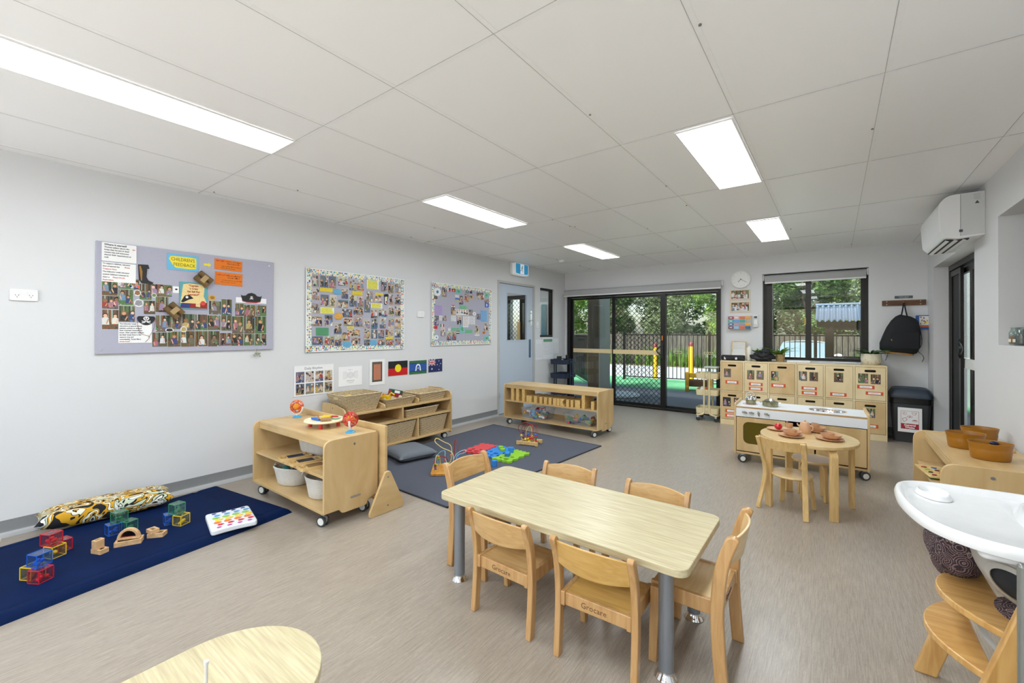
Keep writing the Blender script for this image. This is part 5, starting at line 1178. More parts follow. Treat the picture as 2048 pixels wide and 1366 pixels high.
for i, (x, y, w_, h, k) in enumerate(P3):
    B = ' on the flag pinboard'
    if k == 'p': photo(x, y, w_, h, 500 + i, 'in', S3, LEFTW, 'photo' + B + ', ' + p3names[pi3], 'photos on the flag pinboard', z=.0002 * (i % 3)); pi3 += 1; continue
    if k == 'group':
        m = MB(); m.m = 1; m.box(-w_ / 2, w_ / 2, -h / 2, h / 2, 0, .001); m.m = 0; picture(m, 0, 0, w_ * .9, h * .85, 77, (.95, .95, .95), z=.0012, blobs=False); o = m.obj('photograph', [PR, PW], smooth=0); o.rotation_euler = LEFTW; o.location = Vector(S3) + Vector((.001, x, y)); props(o, 'wide picture of a group of people on white' + B, 'photo', 'photos on the flag pinboard'); continue
    if k in FL:
        m = MB(); m.m = 1; m.box(-w_ / 2, w_ / 2, -h / 2, h / 2, 0, .0008); m.m = 0
        for j, ((a, b, c, d), col) in enumerate(FL[k]): m.col = col; m.flat([(-w_ / 2 + a * w_, -h / 2 + b * h), (-w_ / 2 + c * w_, -h / 2 + b * h), (-w_ / 2 + c * w_, -h / 2 + d * h), (-w_ / 2 + a * w_, -h / 2 + d * h)], .001 + j * .0001)
        o = m.obj('flag_card', [PR, PW], smooth=0); o.rotation_euler = LEFTW; o.location = Vector(S3) + Vector((.001, x, y)); props(o, FLN[k] + B, 'flag card', 'tiny flags on the flag pinboard'); continue
    if k == 'wreath':
        o = sheet('wreath_cutout', wn_[wr] + B, 'cut-out', S3, LEFTW, x, y, w_, h, (236, 240, 242), poly=[(w_ / 2 * (1 + .15 * (j % 2)) * cos(j * pi / 10), h / 2 * (1 + .15 * (j % 2)) * sin(j * pi / 10)) for j in range(20)], z=.001); wr += 1
        MB().prism(circ(0, 0, h * .2, 14), 'z', .0013, .0018).obj('blue_centre', mat('blue_dot', (60, 130, 180), .6), o, smooth=0); continue
    if k == 'map':
        o = sheet('map_card', mn_[mp] + B, 'map', S3, LEFTW, x, y, w_, h, (126, 196, 192), z=.001); mp += 1; r = random.Random(i)
        MB().prism([(w_ * .3 * r.uniform(.6, 1.2) * cos(j * pi / 5), h * .3 * r.uniform(.6, 1.2) * sin(j * pi / 5)) for j in range(10)], 'z', .0013, .0018).obj('land', mat('map_green', (92, 166, 112), .6, var=.2), o, smooth=0); continue
    if k in ('green', 'purple', 'blue'):
        if k == 'green': lab = gn_[gn]; gn += 1
        else: lab = 'lilac handwritten sheet at the left edge' if k == 'purple' else 'light blue handwritten sheet at the right'
        c = {'green': (122, 200, 152), 'purple': (184, 164, 212), 'blue': (132, 186, 232)}[k]
        o = sheet('note_card', lab + B, 'note', S3, LEFTW, x, y, w_, h, c, z=.001); nl = max(1, int(h / .014))
        for j in range(nl): scribble(o, -w_ * .42, w_ * .42, h * .5 - (j + .7) * h / (nl + .3), .0015, .007, 90 + i * 9 + j, GREYINK)
        continue
    o = sheet('white_card', sn_[sk] + B, 'card', S3, LEFTW, x, y, w_, h, (232, 232, 236), z=.0015)
    r = random.Random(i); BI = mat('brown_pale_ink', (196, 140, 100), .6) if sk == 3 else GREYINK
    for j in range(max(1, int(h / .02))): scribble(o, -w_ * .4, w_ * .4, h * .5 - (j + .6) * .02, .0015, .011, 700 + i * 5 + j, BI)
    sk += 1

# ------------------------------------------------------------ papers and flags low on the left wall
SW = (W0, 0, 0)
o = sheet('daily_chart', 'white daily rhythm chart with eight small photos, low on the left wall', 'poster', SW, LEFTW, 2.258, .806, .41, .30, (244, 244, 245))
text('Daily Rhythm', .034, GREYINK, o, (-.01, .118, .0014))
for r_ in range(2):
    for c_ in range(4):
        m = MB(); picture(m, -.146 + c_ * .098, .035 - r_ * .118, .084, .106, 800 + r_ * 4 + c_, 'in', z=.0014); m.obj('photo_print', PR, o, smooth=0)
m = MB()
for a, b in ((-.215, .155), (.21, .155), (-.212, -.152)): m.prism(circ(a, b, .006, 8), 'z', .0013, .002)
m.obj('tape_dot', mat('tape', (228, 226, 220), .4), o, smooth=0)
o = sheet('meeting_sign', 'white meeting place notice with grey round emblem, left wall', 'sign', SW, LEFTW, 2.66, .811, .285, .21, (246, 246, 247))
m = MB()
for rr in (.012, .022, .033): m.prism(circ(0, .012, rr, 28), 'z', .0013, .0016, [circ(0, .012, rr - .0018, 28)])
for s in (-1, 1):
    for k in range(5):
        dy = (k - 2) * .011; m.strip([(s * .034, .012 + dy * .8, .0015), (s * .06, .012 + dy * 1.6 + .003, .0015), (s * .09, .012 + dy * 1.5, .0015)], .0004, .0018, up=(0, 0, 1))
m.obj('round_emblem', GREYINK, o, smooth=0)
text('MEETING PLACE', .0125, GREYINK, o, (0, -.048, .0014)); text('Welcome to our', .007, GREYINK, o, (0, .07, .0014)); m = MB(); m.box(-.04, .04, -.066, -.0645, .0013, .0016); m.box(-.025, .025, -.074, -.0728, .0013, .0016); m.obj('small_print', GREYINK, o, smooth=0)
o = sheet('framed_verse', 'portrait sheet with terracotta panel and dark patterned edge, left wall', 'poster', SW, LEFTW, 2.998, .83, .205, .292, (244, 244, 244))
MB().prism(rrect(-.068, .068, -.11, .118, 0), 'z', .0012, .0016).obj('pattern_border', mat('dark_leaf_print', (92, 84, 70), .6, var=.6, scale=70), o, smooth=0); MB().prism(rrect(-.047, .047, -.088, .09, 0), 'z', .0016, .002).obj('terracotta_panel', mat('terracotta_print', (198, 128, 100), .6), o, smooth=0)
for j in range(9): scribble(o, -.036, .036, .076 - j * .019, .0021, .006, 60 + j, mat('brown_pale_ink2', (130, 84, 66), .6))
def flag(name, label, x, y, w_, h, fn):
    m = MB(); m.m = 1; m.box(-w_ / 2, w_ / 2, -h / 2, h / 2, 0, .0012); m.m = 0
    def R(a, b, c, d, col, z): m.col = col; m.flat([(-w_ / 2 + a * w_, -h / 2 + b * h), (-w_ / 2 + c * w_, -h / 2 + b * h), (-w_ / 2 + c * w_, -h / 2 + d * h), (-w_ / 2 + a * w_, -h / 2 + d * h)], z)
    fn(m, R, w_, h); o = m.obj(name, [PR, PW], smooth=0); o.rotation_euler = LEFTW; o.location = (W0 + .0005, x, y); return props(o, label, 'flag')
def f1(m, R, w_, h): R(0, 0, 1, .5, (.78, .08, .12), .0014); R(0, .5, 1, 1, (.1, .11, .13), .0014); m.col = (.95, .87, .15); m.flat(circ(0, 0, h * .27, 32), .0016)
flag('wall_flag', 'black over red flag with yellow disc, leftmost of three wall flags', 3.292, .856, .285, .172, f1)
def f2(m, R, w_, h):
    R(0, 0, 1, 1, (.16, .34, .66), .0014); R(0, .8, 1, 1, (.2, .42, .3), .0016); R(0, 0, 1, .2, (.2, .42, .3), .0016); R(0, .775, 1, .8, (.06, .07, .08), .0018); R(0, .2, 1, .225, (.06, .07, .08), .0018)
    m.col = (.95, .96, .97); n = 16; O = [(.040 * cos(a), -.005 + .046 * sin(a)) for a in [pi * i / n for i in range(n + 1)]]; I = [(.024 * cos(a), -.005 + .028 * sin(a)) for a in [pi * i / n for i in range(n, -1, -1)]]
    m.flat(O + [(-.046, -.046), (-.026, -.042)] + I[0:] + [(.026, -.042), (.046, -.046)], .002); m.flat([(.013 * (1 if k % 2 == 0 else .42) * cos(pi / 2 + k * pi / 5), -.012 + .013 * (1 if k % 2 == 0 else .42) * sin(pi / 2 + k * pi / 5)) for k in range(10)], .0021)
flag('wall_flag', 'green and blue flag with white headdress, middle of three wall flags', 3.601, .849, .282, .167, f2)
def f3(m, R, w_, h):
    R(0, 0, 1, 1, (.13, .17, .38), .0014); W_ = (.93, .93, .95); Rd = (.78, .15, .2)
    def band(a, b, c, d, t_, col, z):
        A = Vector((-w_ / 2 + a * w_, -h / 2 + b * h)); B = Vector((-w_ / 2 + c * w_, -h / 2 + d * h)); n = (B - A).normalized(); n = Vector((-n.y, n.x)) * t_; m.col = col; m.flat([tuple(A + n), tuple(A - n), tuple(B - n), tuple(B + n)], z)
    for (a, b, c, d) in ((0.02, .52, .48, .98), (.02, .98, .48, .52)): band(a, b, c, d, .007, W_, .0016); band(a, b, c, d, .0026, Rd, .0018)
    R(.2, .5, .3, 1, W_, .002); R(0, .68, .5, .82, W_, .0021); R(.225, .5, .275, 1, Rd, .0023); R(0, .715, .5, .785, Rd, .0024)
    for a, b, s in ((.25, .25, .016), (.75, .84, .009), (.75, .16, .009), (.63, .55, .009), (.87, .62, .009), (.79, .44, .005)):
        m.col = W_; m.flat([(-w_ / 2 + a * w_ + s * (1 if k % 2 == 0 else .5) * cos(pi / 2 + k * pi / 7), -h / 2 + b * h + s * (1 if k % 2 == 0 else .5) * sin(pi / 2 + k * pi / 7)) for k in range(14)], .0016)
flag('wall_flag', 'navy flag with red white corner and stars, rightmost of three wall flags', 3.894, .853, .245, .168, f3)
for k, (y0, y1, z0, z1) in enumerate(((6.24, 6.47, .80, 1.165), (6.475, 6.83, .80, 1.20), (6.84, 7.03, .90, 1.18))):
    o = sheet('notice', ['left plain white notice beside the blue-grey door', 'white notice with green header above the dark trolley', 'right pale notice near the room corner'][k], 'notice', SW, LEFTW, (y0 + y1) / 2, (z0 + z1) / 2, y1 - y0, z1 - z0, (236, 238, 242), z=.001 * k)
    if k == 1: MB().box(-.15, .15, .12, .17, .0013, .0018).obj('green_header', mat('green_header', (110, 160, 128), .6, var=.2, scale=60), o, smooth=0)
    for j in range(10): scribble(o, -(y1 - y0) * .42, (y1 - y0) * .42, (z1 - z0) * .5 - .09 - j * .024, .0014, .008, 950 + k * 20 + j, mat('pale_ink', (186, 190, 196), .6))
def plate(name, label, cat, x, y, w_, h, rot, origin, n=1, col=(238, 238, 238)):
    t = thing(name, label, cat, Vector(origin) + onwall(rot, x, y), rot=rot)
    MB().rbox(-w_ / 2, w_ / 2, -h / 2, h / 2, 0, .009, .008).obj('cover_plate', mat('pl_%d' % col[0], col, .35), t, bevel=.002)
    return t
t = plate('power_outlet', 'white double power outlet high at the far left of the left wall', 'power outlet', .317, 1.521, .122, .076, LEFTW, SW)
for s in (-1, 1):
    m = MB()
    for a, (dx, dy) in ((.5, (-.007, .004)), (-.5, (.007, .004)), (0, (0, -.008))): m.at((s * .03 + dx, dy - .006, .0092), a); m.box(-.0011, .0011, -.004, .004, -.001, .0004)
    m.obj('socket_slot', INK, t, smooth=0); MB().at((s * .018, .022, .009)).rbox(-.006, .006, -.009, .009, 0, .003, .002).obj('rocker', WHITEP, t)
t = plate('light_switch', 'white four-gang light switch between the two dotted pinboards', 'light switch', 3.64, 1.515, .115, .078, LEFTW, SW)
for a, b in ((-.025, .014), (.025, .014), (-.025, -.014), (.025, -.014)): MB().at((a, b, .009)).rbox(-.009, .009, -.006, .006, 0, .003, .002).obj('rocker', WHITEP, t)
t = plate('light_switch', 'small white switch plate just right of the blue-grey door', 'light switch', 6.30, 1.42, .07, .11, LEFTW, SW); MB().at((0, -.02, .009)).rbox(-.003, .003, -.006, .006, 0, .003, .001).obj('key_slot', INK, t)
# exit sign
t = thing('exit_sign', 'illuminated exit sign with running figure above the blue-grey door', 'exit sign', (W0, 5.72, 2.32), rot=LEFTW)
MB().rbox(-.215, .215, -.105, .098, 0, .04, .035, 6).obj('back_case', WHITEP, t, bevel=.004)
MB().prism(rpoly([(-.2, .098), (.2, .098), (.195, -.09), (.0, -.106), (-.195, -.09)], .03), 'z', .04, .085).obj('white_rim', mat('exit_white', (245, 250, 252), .4, emit=(240, 250, 255), es=.12), t, bevel=.003)
MB().prism(rpoly([(-.17, .088), (.175, .088), (.17, -.068), (.0, -.08), (-.165, -.068)], .015), 'z', .0855, .087).obj('blue_panel', mat('exit_blue', (50, 140, 190), .4, emit=(40, 150, 205), es=.35), t, smooth=0)
EW = mat('exit_door_white', (250, 255, 255), .4, emit=(245, 252, 255), es=.3)
MB().box(-.045, .058, -.072, .085, .0872, .088).obj('lit_doorway', EW, t, smooth=0)
m = MB(); m.prism(circ(.012, .055, .011, 12), 'z', .0882, .089)
for P_, w__ in (([(.006, .042), (-.004, .005)], .016), ([(.004, .034), (.03, .022), (.04, .034)], .006), ([(.004, .036), (-.024, .03), (-.03, .01)], .006), ([(-.004, .006), (.02, -.016), (.014, -.05)], .008), ([(-.004, .006), (-.014, -.022), (-.046, -.026)], .008)):
    m.strip([(a, b, .0886) for a, b in P_], .0008, w__, up=(0, 0, 1))
m.obj('running_figure', mat('exit_figure', (20, 90, 130), .5), t, smooth=0)
t = thing('smoke_detector', 'small white round smoke detector on the ceiling near the exit sign', 'smoke detector', (-3.45, 5.9, H)); MB().lathe([(0, -.034), (.03, -.034), (.045, -.022), (.052, 0), (0, 0)], 24).obj('cover', WHITEP, t)

# ------------------------------------------------------------ back wall things
t = thing('wall_clock', 'round white wall clock with grey hands on the back wall', 'clock', (-1.134, YB, 2.1), rot=BACKW)
MB().lathe([(0, 0), (.134, 0), (.138, .012), (.134, .03), (.125, .034), (.116, .03), (.114, .02), (0, .02)], 48).obj('case', WHITEP, t)
MB().prism(circ(0, 0, .115, 40), 'z', .0195, .0205).obj('dial', PAPER, t, smooth=0)
for k in range(1, 13): text(str(k), .02, mat('pale_grey_ink', (176, 178, 180), .6), t, (.096 * sin(k * pi / 6), .096 * cos(k * pi / 6), .021), name='numeral')
for a, L_, w__ in ((radians(222), .055, .0035), (radians(122), .09, .0025)):
    MB().at((0, 0, .024), -a).box(-w__, w__, -.012, L_, 0, .0015).obj('hand', GREYINK, t, smooth=0)
MB().prism(circ(0, 0, .006, 12), 'z', .022, .028).obj('hand_cap', INK, t)
for k, y in enumerate((1.862, 1.678)):
    o = sheet('group_photo', ('upper', 'lower') [k] + ' class group photo in pale frame under the clock', 'photo', (0, YB, 0), BACKW, -1.145, y, .275, .165, (222, 204, 178), t_=.008, group='class group photos')
    m = MB(); m.at((0, .008, .0)); picture(m, 0, 0, .235, .125, 41 + k, 'out', z=.0085); picture(m, 0, -.03, .2, .06, 43 + k, (.9, .9, .92), z=.0095, blobs=False); m.obj('photo_print', PR, o, smooth=0)
t = thing('drawer_organiser', 'wall organiser with sixteen small coloured drawers', 'organiser', (-1.145, YB, 1.445), rot=BACKW)
MB().rbox(-.155, .155, -.1, .1, 0, .07, .004).obj('clear_case', mat('frosted_case', (206, 206, 210), .3), t, bevel=.002)
cols = [[(150, 40, 70), (222, 180, 175), (222, 110, 60), (232, 160, 60)], [(60, 160, 155), (90, 160, 215), (60, 165, 150), (170, 172, 165)], [(40, 100, 150), (190, 150, 170), (160, 155, 165), (236, 170, 50)], [(110, 60, 90), (150, 190, 220), (212, 100, 60), (40, 95, 135)]]
for r_ in range(4):
    for c_ in range(4):
        x, y = -.114 + c_ * .076, .073 - r_ * .049; d_ = MB().rbox(x - .035, x + .035, y - .02, y + .02, .07, .08, .003).obj('drawer', mat('dr_%d_%d' % (r_, c_), cols[r_][c_], .3), t, bevel=.0015)
        if c_ == 0 or (r_, c_) == (0, 1): MB().box(x - .018, x + .018, y - .006, y + .006, .08, .081).obj('drawer_label', PAPER, d_, smooth=0)
t = thing('climate_remote', 'white air conditioner remote in wall cradle left of the window', 'remote control', (-.937, YB, 1.475), rot=BACKW)
MB().rbox(-.028, .028, -.095, .085, .004, .024, .006).obj('handset', WHITEP, t, bevel=.003); MB().box(-.019, .019, .03, .065, .024, .0248).obj('display', mat('lcd', (70, 76, 78), .3), t, smooth=0)
MB().rbox(-.033, .033, -.1, -.055, 0, .03, .004).obj('cradle', mat('cradle', (214, 214, 212), .4), t, bevel=.002)
m = MB()
for k in range(3): m.box(-.018 + k * .014, -.010 + k * .014, .012, .018, .024, .0255)
m.obj('buttons', GREYINK, t, smooth=0)
o = sheet('name_plate', 'small dark name plate above the timber hook rail', 'sign', (0, YB, 0), BACKW, .695, 1.745, .17, .034, (92, 100, 108), t_=.003); scribble(o, -.05, .05, .004, .0032, .010, 5, PAPER); scribble(o, -.04, .04, -.009, .0032, .008, 6, PAPER)
t = thing('hook_rail', 'dark brown timber hook rail on the back wall holding the backpack', 'hook rail', (.693, YB, 1.672), rot=BACKW)
WAL = grain('walnut_timber', (86, 54, 34), (118, 78, 50), (1, 8, 8), 6, .5, 0, .05)
MB().rbox(-.205, .205, -.034, .034, 0, .02, .002).obj('rail_board', WAL, t, bevel=.002)
for a in (-.16, .155):
    for b in (-.018, .018): MB().prism(circ(a, b, .006, 10), 'z', .02, .022).obj('screw', STEEL, t)
MB().tube([(-.006, .012, .02), (-.006, .012, .045), (-.006, .004, .055), (-.006, .014, .06)], .006, 8).obj('hook', STEEL, t)
# backpack
t = thing('backpack', 'black backpack with tan base hanging from the timber hook rail', 'backpack', (.66, YB - .03, 1.35))
BP = mat('black_canvas', (30, 31, 35), .8, var=.15, scale=80, bump=.2)
secs = []
prof = [(-.30, .155, .065), (-.285, .185, .085), (-.2, .2, .095), (-.1, .185, .09), (.0, .165, .08), (.08, .135, .07), (.13, .1, .055), (.155, .06, .04)]
for z, hw, hd in prof:
    cx = -.028 - (z) * -.16 + .03; cx = .02 + z * .17 ; secs.append([(cx + hw * .95 * (abs(cos(a)) ** .7) * (1 if cos(a) > 0 else -1), -.075 - hd * .9 * (abs(sin(a)) ** .7) * (1 if sin(a) > 0 else -1), z + .02 * cos(a) * -.9) for a in [2 * pi * i / 28 for i in range(28)]])
MB().loft(secs).obj('bag_body', BP, t, smooth=70, fix=True)
m = MB(); m.loft([[(p[0], p[1], p[2] - dz) for p in [(secs[0][i][0] * 1.0, secs[0][i][1], secs[0][i][2]) for i in range(28)]] for dz in (-.004, .018)]); m.obj('tan_base', mat('tan_leather', (176, 126, 50), .6), t)
m = MB(); P_ = [(.0, -.08, .14), (.015, -.06, .22), (.032, -.035, .315), (.045, -.06, .22), (.06, -.08, .13)]; m.strip(smoothpath(P_, 5), .004, .014, up=(0, 1, 0)); m.obj('grab_loop', BP, t)
m = MB(); m.strip(smoothpath([(.17, -.05, .02), (.19, -.04, -.1), (.19, -.04, -.2), (.16, -.04, -.28), (.20, -.03, -.33), (.21, -.03, -.37), (.195, -.03, -.41)], 4), .02, .004, up=(0, 1, 0)); m.obj('shoulder_strap', BP, t)
m = MB(); m.strip(smoothpath([(-.12, -.04, -.28), (-.125, -.035, -.34), (-.145, -.03, -.41)], 4), .02, .004, up=(0, 1, 0)); m.obj('shoulder_strap', BP, t)
MB().at((-.09, -.158, -.15), rx=0, ry=-.5).rbox(-.006, .006, -.002, .003, -.018, .018, .002).obj('leather_tab', mat('tan_leather', (176, 126, 50), .6), t)
m = MB(); m.grid(lambda u, v: (-.11 + .24 * u + .02, -.166 - .012 * sin(pi * u) * sin(pi * v), -.25 + .2 * v), 10, 8); m.obj('front_pocket', BP, t)
# framed book display in the corner
t = thing('book_display', 'colourful picture box on the wall right of the backpack', 'picture box', (.90, YB, 1.425), rot=BACKW)
MB().box(-.095, .02, -.085, .085, 0, .07).obj('box', mat('blue_box', (38, 84, 160), .5), t, bevel=.002)
m = MB(); m.col = (.9, .88, .86); m.flat([(-.07, -.035), (.014, -.035), (.014, .075), (-.07, .075)], .0705); m.col = (.85, .2, .2); m.flat([(-.092, -.06), (.018, -.06), (.018, -.04), (-.092, -.04)], .0705); m.col = (.4, .7, .3); m.flat([(-.092, -.048), (.018, -.048), (.018, -.04), (-.092, -.04)], .0708); m.col = (.93, .87, .2); m.flat([(-.07, -.02), (.0, -.02), (.014, .005), (-.05, -.01)], .071)
r = random.Random(1)
for k in range(14): a = r.uniform(-.065, .005); b = r.uniform(-.03, .065); m.col = r.choice([(.15, .13, .15), (.5, .4, .4), (.7, .3, .3)]); m.flat([(a, b), (a + .006, b), (a + .006, b + .018), (a, b + .018)], .0712)
m.obj('cover_print', PR, t, smooth=0)
# air conditioner
t = thing('air_conditioner', 'white split air conditioner high on the right wall', 'air conditioner', (XR, 4.755, 2.04))
ACW = mat('ac_white', (232, 233, 234), .35, var=.01); ACG = mat('ac_side', (206, 208, 208), .4, var=.01)
prof = rpoly([(0, 0.0), (-.15, -.012), (-.205, .0), (-.245, .045), (-.258, .275), (-.20, .335), (0, .335)], [0, .01, .02, .02, .05, .04, 0], 5)
prof = [(p[0], p[1]) for p in prof]
m = MB(); m.prism(prof, 'y', 0, .87); m.obj('casing', ACW, t, bevel=.004)
m = MB(); m.prism([(-.001, .01), (-.13, .004), (-.13, .328), (-.001, .33)], 'y', -.0015, .0); m.obj('end_cover', ACG, t, smooth=0)
m = MB(); m.box(-.133, -.131, -.002, 0, .004, .33); m.obj('seam', GREYINK, t, smooth=0)
m = MB(); m.prism([(-.055, .245), (-.03, .245), (-.0425, .268)], 'y', -.003, -.001); m.obj('warning_triangle', mat('dark_grey_print', (80, 82, 82), .6), t, smooth=0); m = MB(); m.box(-.14, -.12, -.004, -.001, .035, .055); m.obj('sensor_square', mat('dark_grey_print', (80, 82, 82), .6), t, smooth=0)
for j in range(4):
    m = MB(); m.box(-.06, -.026, -.003, -.001, .28 + j * .011, .285 + j * .011); m.obj('label_line', mat('pale_ink', (186, 190, 196), .6), t, smooth=0)
DK2 = mat('vent_dark', (28, 28, 30), .7)
m = MB(); m.box(-.215, -.075, .06, .81, -.0135, -.006); ov = m.obj('outlet_slot', DK2, t, smooth=0)
for x in (-.2, -.15, -.10): MB().at((x, 0, -.016), ry=.5).box(-.014, .014, .06, .81, -.002, .002).obj('louvre', ACW, t, smooth=0)
# glass jars in the right window recess
def jar(x, y, z, label, fillc):
    t = thing('glass_jar', label, 'jar', (x, y, z), group='jars on the window recess')
    MB().lathe([(0, 0), (.034, 0), (.040, .01), (.040, .085), (.032, .1), (.03, .112), (.033, .118), (.030, .12), (.028, .112), (.03, .1), (.037, .084), (.037, .01), (0, .004)], 28).obj('glass_body', glassy('jar_glass', (.9, .95, .93), 1.5, 0, .08), t)
    MB().lathe([(0, .005), (.036, .011), (.036, .062), (0, .062)], 24).obj('contents', mat('jar_' + label[:5], fillc, .2), t)
    m = MB(); m.grid(lambda u, v: (-.0412 * cos(-.6 + 1.2 * u) , -.0412 * sin(-.6 + 1.2 * u), .022 + .02 * v), 8, 1); m.obj('paper_label', mat('cream_label', (226, 214, 190), .6), t)
jar(.985, 4.36, 1.208, 'amber jar with cream label on the right window recess', (170, 92, 30)); jar(.985, 4.27, 1.208, 'dark jar beside the amber jar, at the right frame edge', (46, 32, 30)); jar(1.015, 4.40, 1.208, 'darker small jar behind the amber jar', (40, 30, 28))
# ------------------------------------------------------------ prints and name labels on the cubby doors
def onfront(m, x, z, off=.0): m.at((x, -.0012 - off, z), rx=pi / 2); return m
def doorprint(col, row, x0, x1, z0, z1, seed, st):
    u = col // 3; d = CD[(col, row)][0]; m = MB(); onfront(m, (x0 + x1) / 2 - .902 * u, (z0 + z1) / 2); picture(m, 0, 0, x1 - x0, z1 - z0, seed, st); m.obj('photo_print', PR, d, smooth=0)
def doorlabel(col, row, x0, x1, z0, z1, seed):
    u = col // 3; d = CD[(col, row)][0]; m = MB(); onfront(m, (x0 + x1) / 2 - .902 * u, (z0 + z1) / 2); w_, h = x1 - x0, z1 - z0; r = random.Random(seed)
    m.m = 0; m.prism(rrect(-w_ / 2, w_ / 2, -h / 2, h / 2, 0), 'z', 0, .001); m.m = 1; m.prism(rrect(-w_ * .36, w_ * .36, -h * .3, h * .3, 0), 'z', .001, .0016); m.m = 2; x = -w_ * r.uniform(.18, .28); e = -x
    while x < e: hh = h * r.choice((.16, .16, .3)); m.box(x, x + .002, -h * .12, -h * .12 + hh, .0016, .0019); m.box(x, x + .005, -h * .12, -h * .08, .0016, .0019); x += .008
    m.obj('name_label', [ORL, PAPER, mat(('lab_ink_a', 'lab_ink_b', 'lab_ink_c')[seed % 3], ((60, 60, 70), (150, 70, 140), (70, 140, 110))[seed % 3], .6)], d, smooth=0)
k = 0
for col, row, a, b, c, d in ((0, 0, .048, .136, .665, .786), (1, 0, .337, .423, .65, .778), (1, 0, .449, .536, .655, .778), (2, 0, .619, .705, .654, .778), (3, 0, .93, 1.017, .671, .793), (3, 0, 1.043, 1.132, .674, .788), (4, 0, 1.294, 1.387, .677, .794), (5, 0, 1.531, 1.626, .681, .799), (5, 0, 1.649, 1.742, .676, .794), (0, 1, .033, .134, .255, .382), (0, 1, .173, .26, .27, .382), (2, 1, .63, .71, .24, .34), (3, 1, .94, 1.02, .24, .35), (4, 1, 1.3, 1.39, .22, .33), (5, 1, 1.60, 1.69, .27, .38)):
    doorprint(col, row, a, b, c, d, 900 + k, 'out' if k != 9 else (.16, .13, .12)); k += 1
k = 0
for col, row, a, b, c, d in ((0, 0, .067, .23, .573, .621), (1, 0, .359, .522, .567, .61), (1, 0, .357, .52, .505, .549), (2, 0, .622, .784, .566, .613), (3, 0, .958, 1.121, .557, .599), (3, 0, .96, 1.121, .496, .54), (4, 0, 1.256, 1.419, .502, .545), (5, 0, 1.522, 1.685, .614, .659), (5, 0, 1.602, 1.765, .544, .584), (0, 1, .065, .228, .17, .217), (0, 1, .065, .228, .105, .149), (5, 1, 1.56, 1.719, .147, .19)):
    doorlabel(col, row, a, b, c, d, k); k += 1

# ------------------------------------------------------------ woven baskets
SEA = weave('seagrass_weave', (120, 98, 66), (232, 210, 170), 55, 75)
def basket(label, loc, rz, lx, ly, h, flare=.03, group='seagrass baskets on the wall shelf', handle=True):
    t = thing('woven_basket', label, 'basket', loc, rz, group)
    def sec(a, b, z, r): return [(x, y, z) for x, y in rrect(-a, a, -b, b, r, 4)]
    a, b = lx / 2, ly / 2; m = MB(); w_ = .009
    m.loft([sec(a - flare, b - flare, 0, .02), sec(a - flare * .5, b - flare * .5, h * .5, .022), sec(a, b, h, .025), sec(a - w_, b - w_, h, .02), sec(a - flare * .5 - w_, b - flare * .5 - w_, h * .5, .018), sec(a - flare - w_, b - flare - w_, .008, .015)])
    m.obj('basket_wall', SEA, t, smooth=50)
    m = MB(); m.tube([(x, y, h) for x, y in rrect(-a + w_ / 2, a - w_ / 2, -b + w_ / 2, b - w_ / 2, .02, 4)], .007, 8, closed=True); m.obj('rim', SEA, t)
    if handle:
        for s in (-1, 1): MB().at((0, s * (b - flare * .18), h * .8)).rbox(-.038, .038, -.006, .006, -.014, .014, .003).obj('handle_hole', mat('basket_handle_gap', (206, 190, 150), .8), t)
    return t
bx, by = -4.165, 2.325
BK = [basket('tall seagrass basket at the left end of the wall shelf top', (bx + .215, by + .235, .487), 0, .36, .43, .175, .045)]
basket('low seagrass basket full of wooden toys, middle of the wall shelf top', (bx + .215, by + .69, .487), 0, .37, .41, .085, .035)
basket('low empty seagrass basket, right end of the wall shelf top', (bx + .215, by + 1.165, .487), 0, .37, .43, .095, .035)
basket('shallow seagrass basket on the middle level of the wall shelf', (bx + .225, by + 1.0, .337), 0, .34, .50, .085, .03)
basket('deep seagrass basket on the bottom level, middle bay of the wall shelf', (bx + .225, by + .69, .104), 0, .36, .41, .195, .035)
basket('deep seagrass basket on the bottom level, right bay of the wall shelf', (bx + .225, by + 1.165, .104), 0, .36, .43, .195, .035)
HON = grain('honey_toy_wood', (190, 124, 40), (222, 160, 68), (5, 5, .8), 12, .4, .2, .02)
YT = mat('toy_yellow', (240, 200, 30), .35); RT = mat('toy_red', (206, 44, 48), .32); BT = mat('toy_blue', (42, 108, 206), .35); GT = mat('toy_green', (128, 196, 40), .4); OT = mat('toy_orange', (236, 120, 40), .35); DG = mat('toy_dark_green', (34, 84, 66), .4); DR = mat('toy_dark_red', (150, 30, 50), .4)
t = thing('toy_truck', 'dark red and green toy truck with white window in the middle basket', 'toy', (bx + .22, by + .73, .565), radians(80))
MB().at(ry=.25).rbox(-.075, .075, -.03, .03, 0, .07, .006).obj('truck_body', DR, t, bevel=.003); MB().at(ry=.25).rbox(-.072, .072, -.031, .031, .035, .078, .004).obj('upper_body', DG, t, bevel=.003); MB().at(ry=.25).box(-.03, .035, -.034, -.031, .042, .07).obj('window_panel', PAPER, t, smooth=0)
for s in (-.045, .05): MB().at((s, -.036, -.005), rx=pi / 2).lathe([(0, -.006), (.02, -.006), (.02, .006), (0, .006)], 16).obj('wheel', mat('toy_cream', (230, 220, 190), .4), t)
t = thing('digger_toy', 'yellow wooden digger toy lying in the middle basket', 'toy', (bx + .24, by + .60, .545), radians(20))
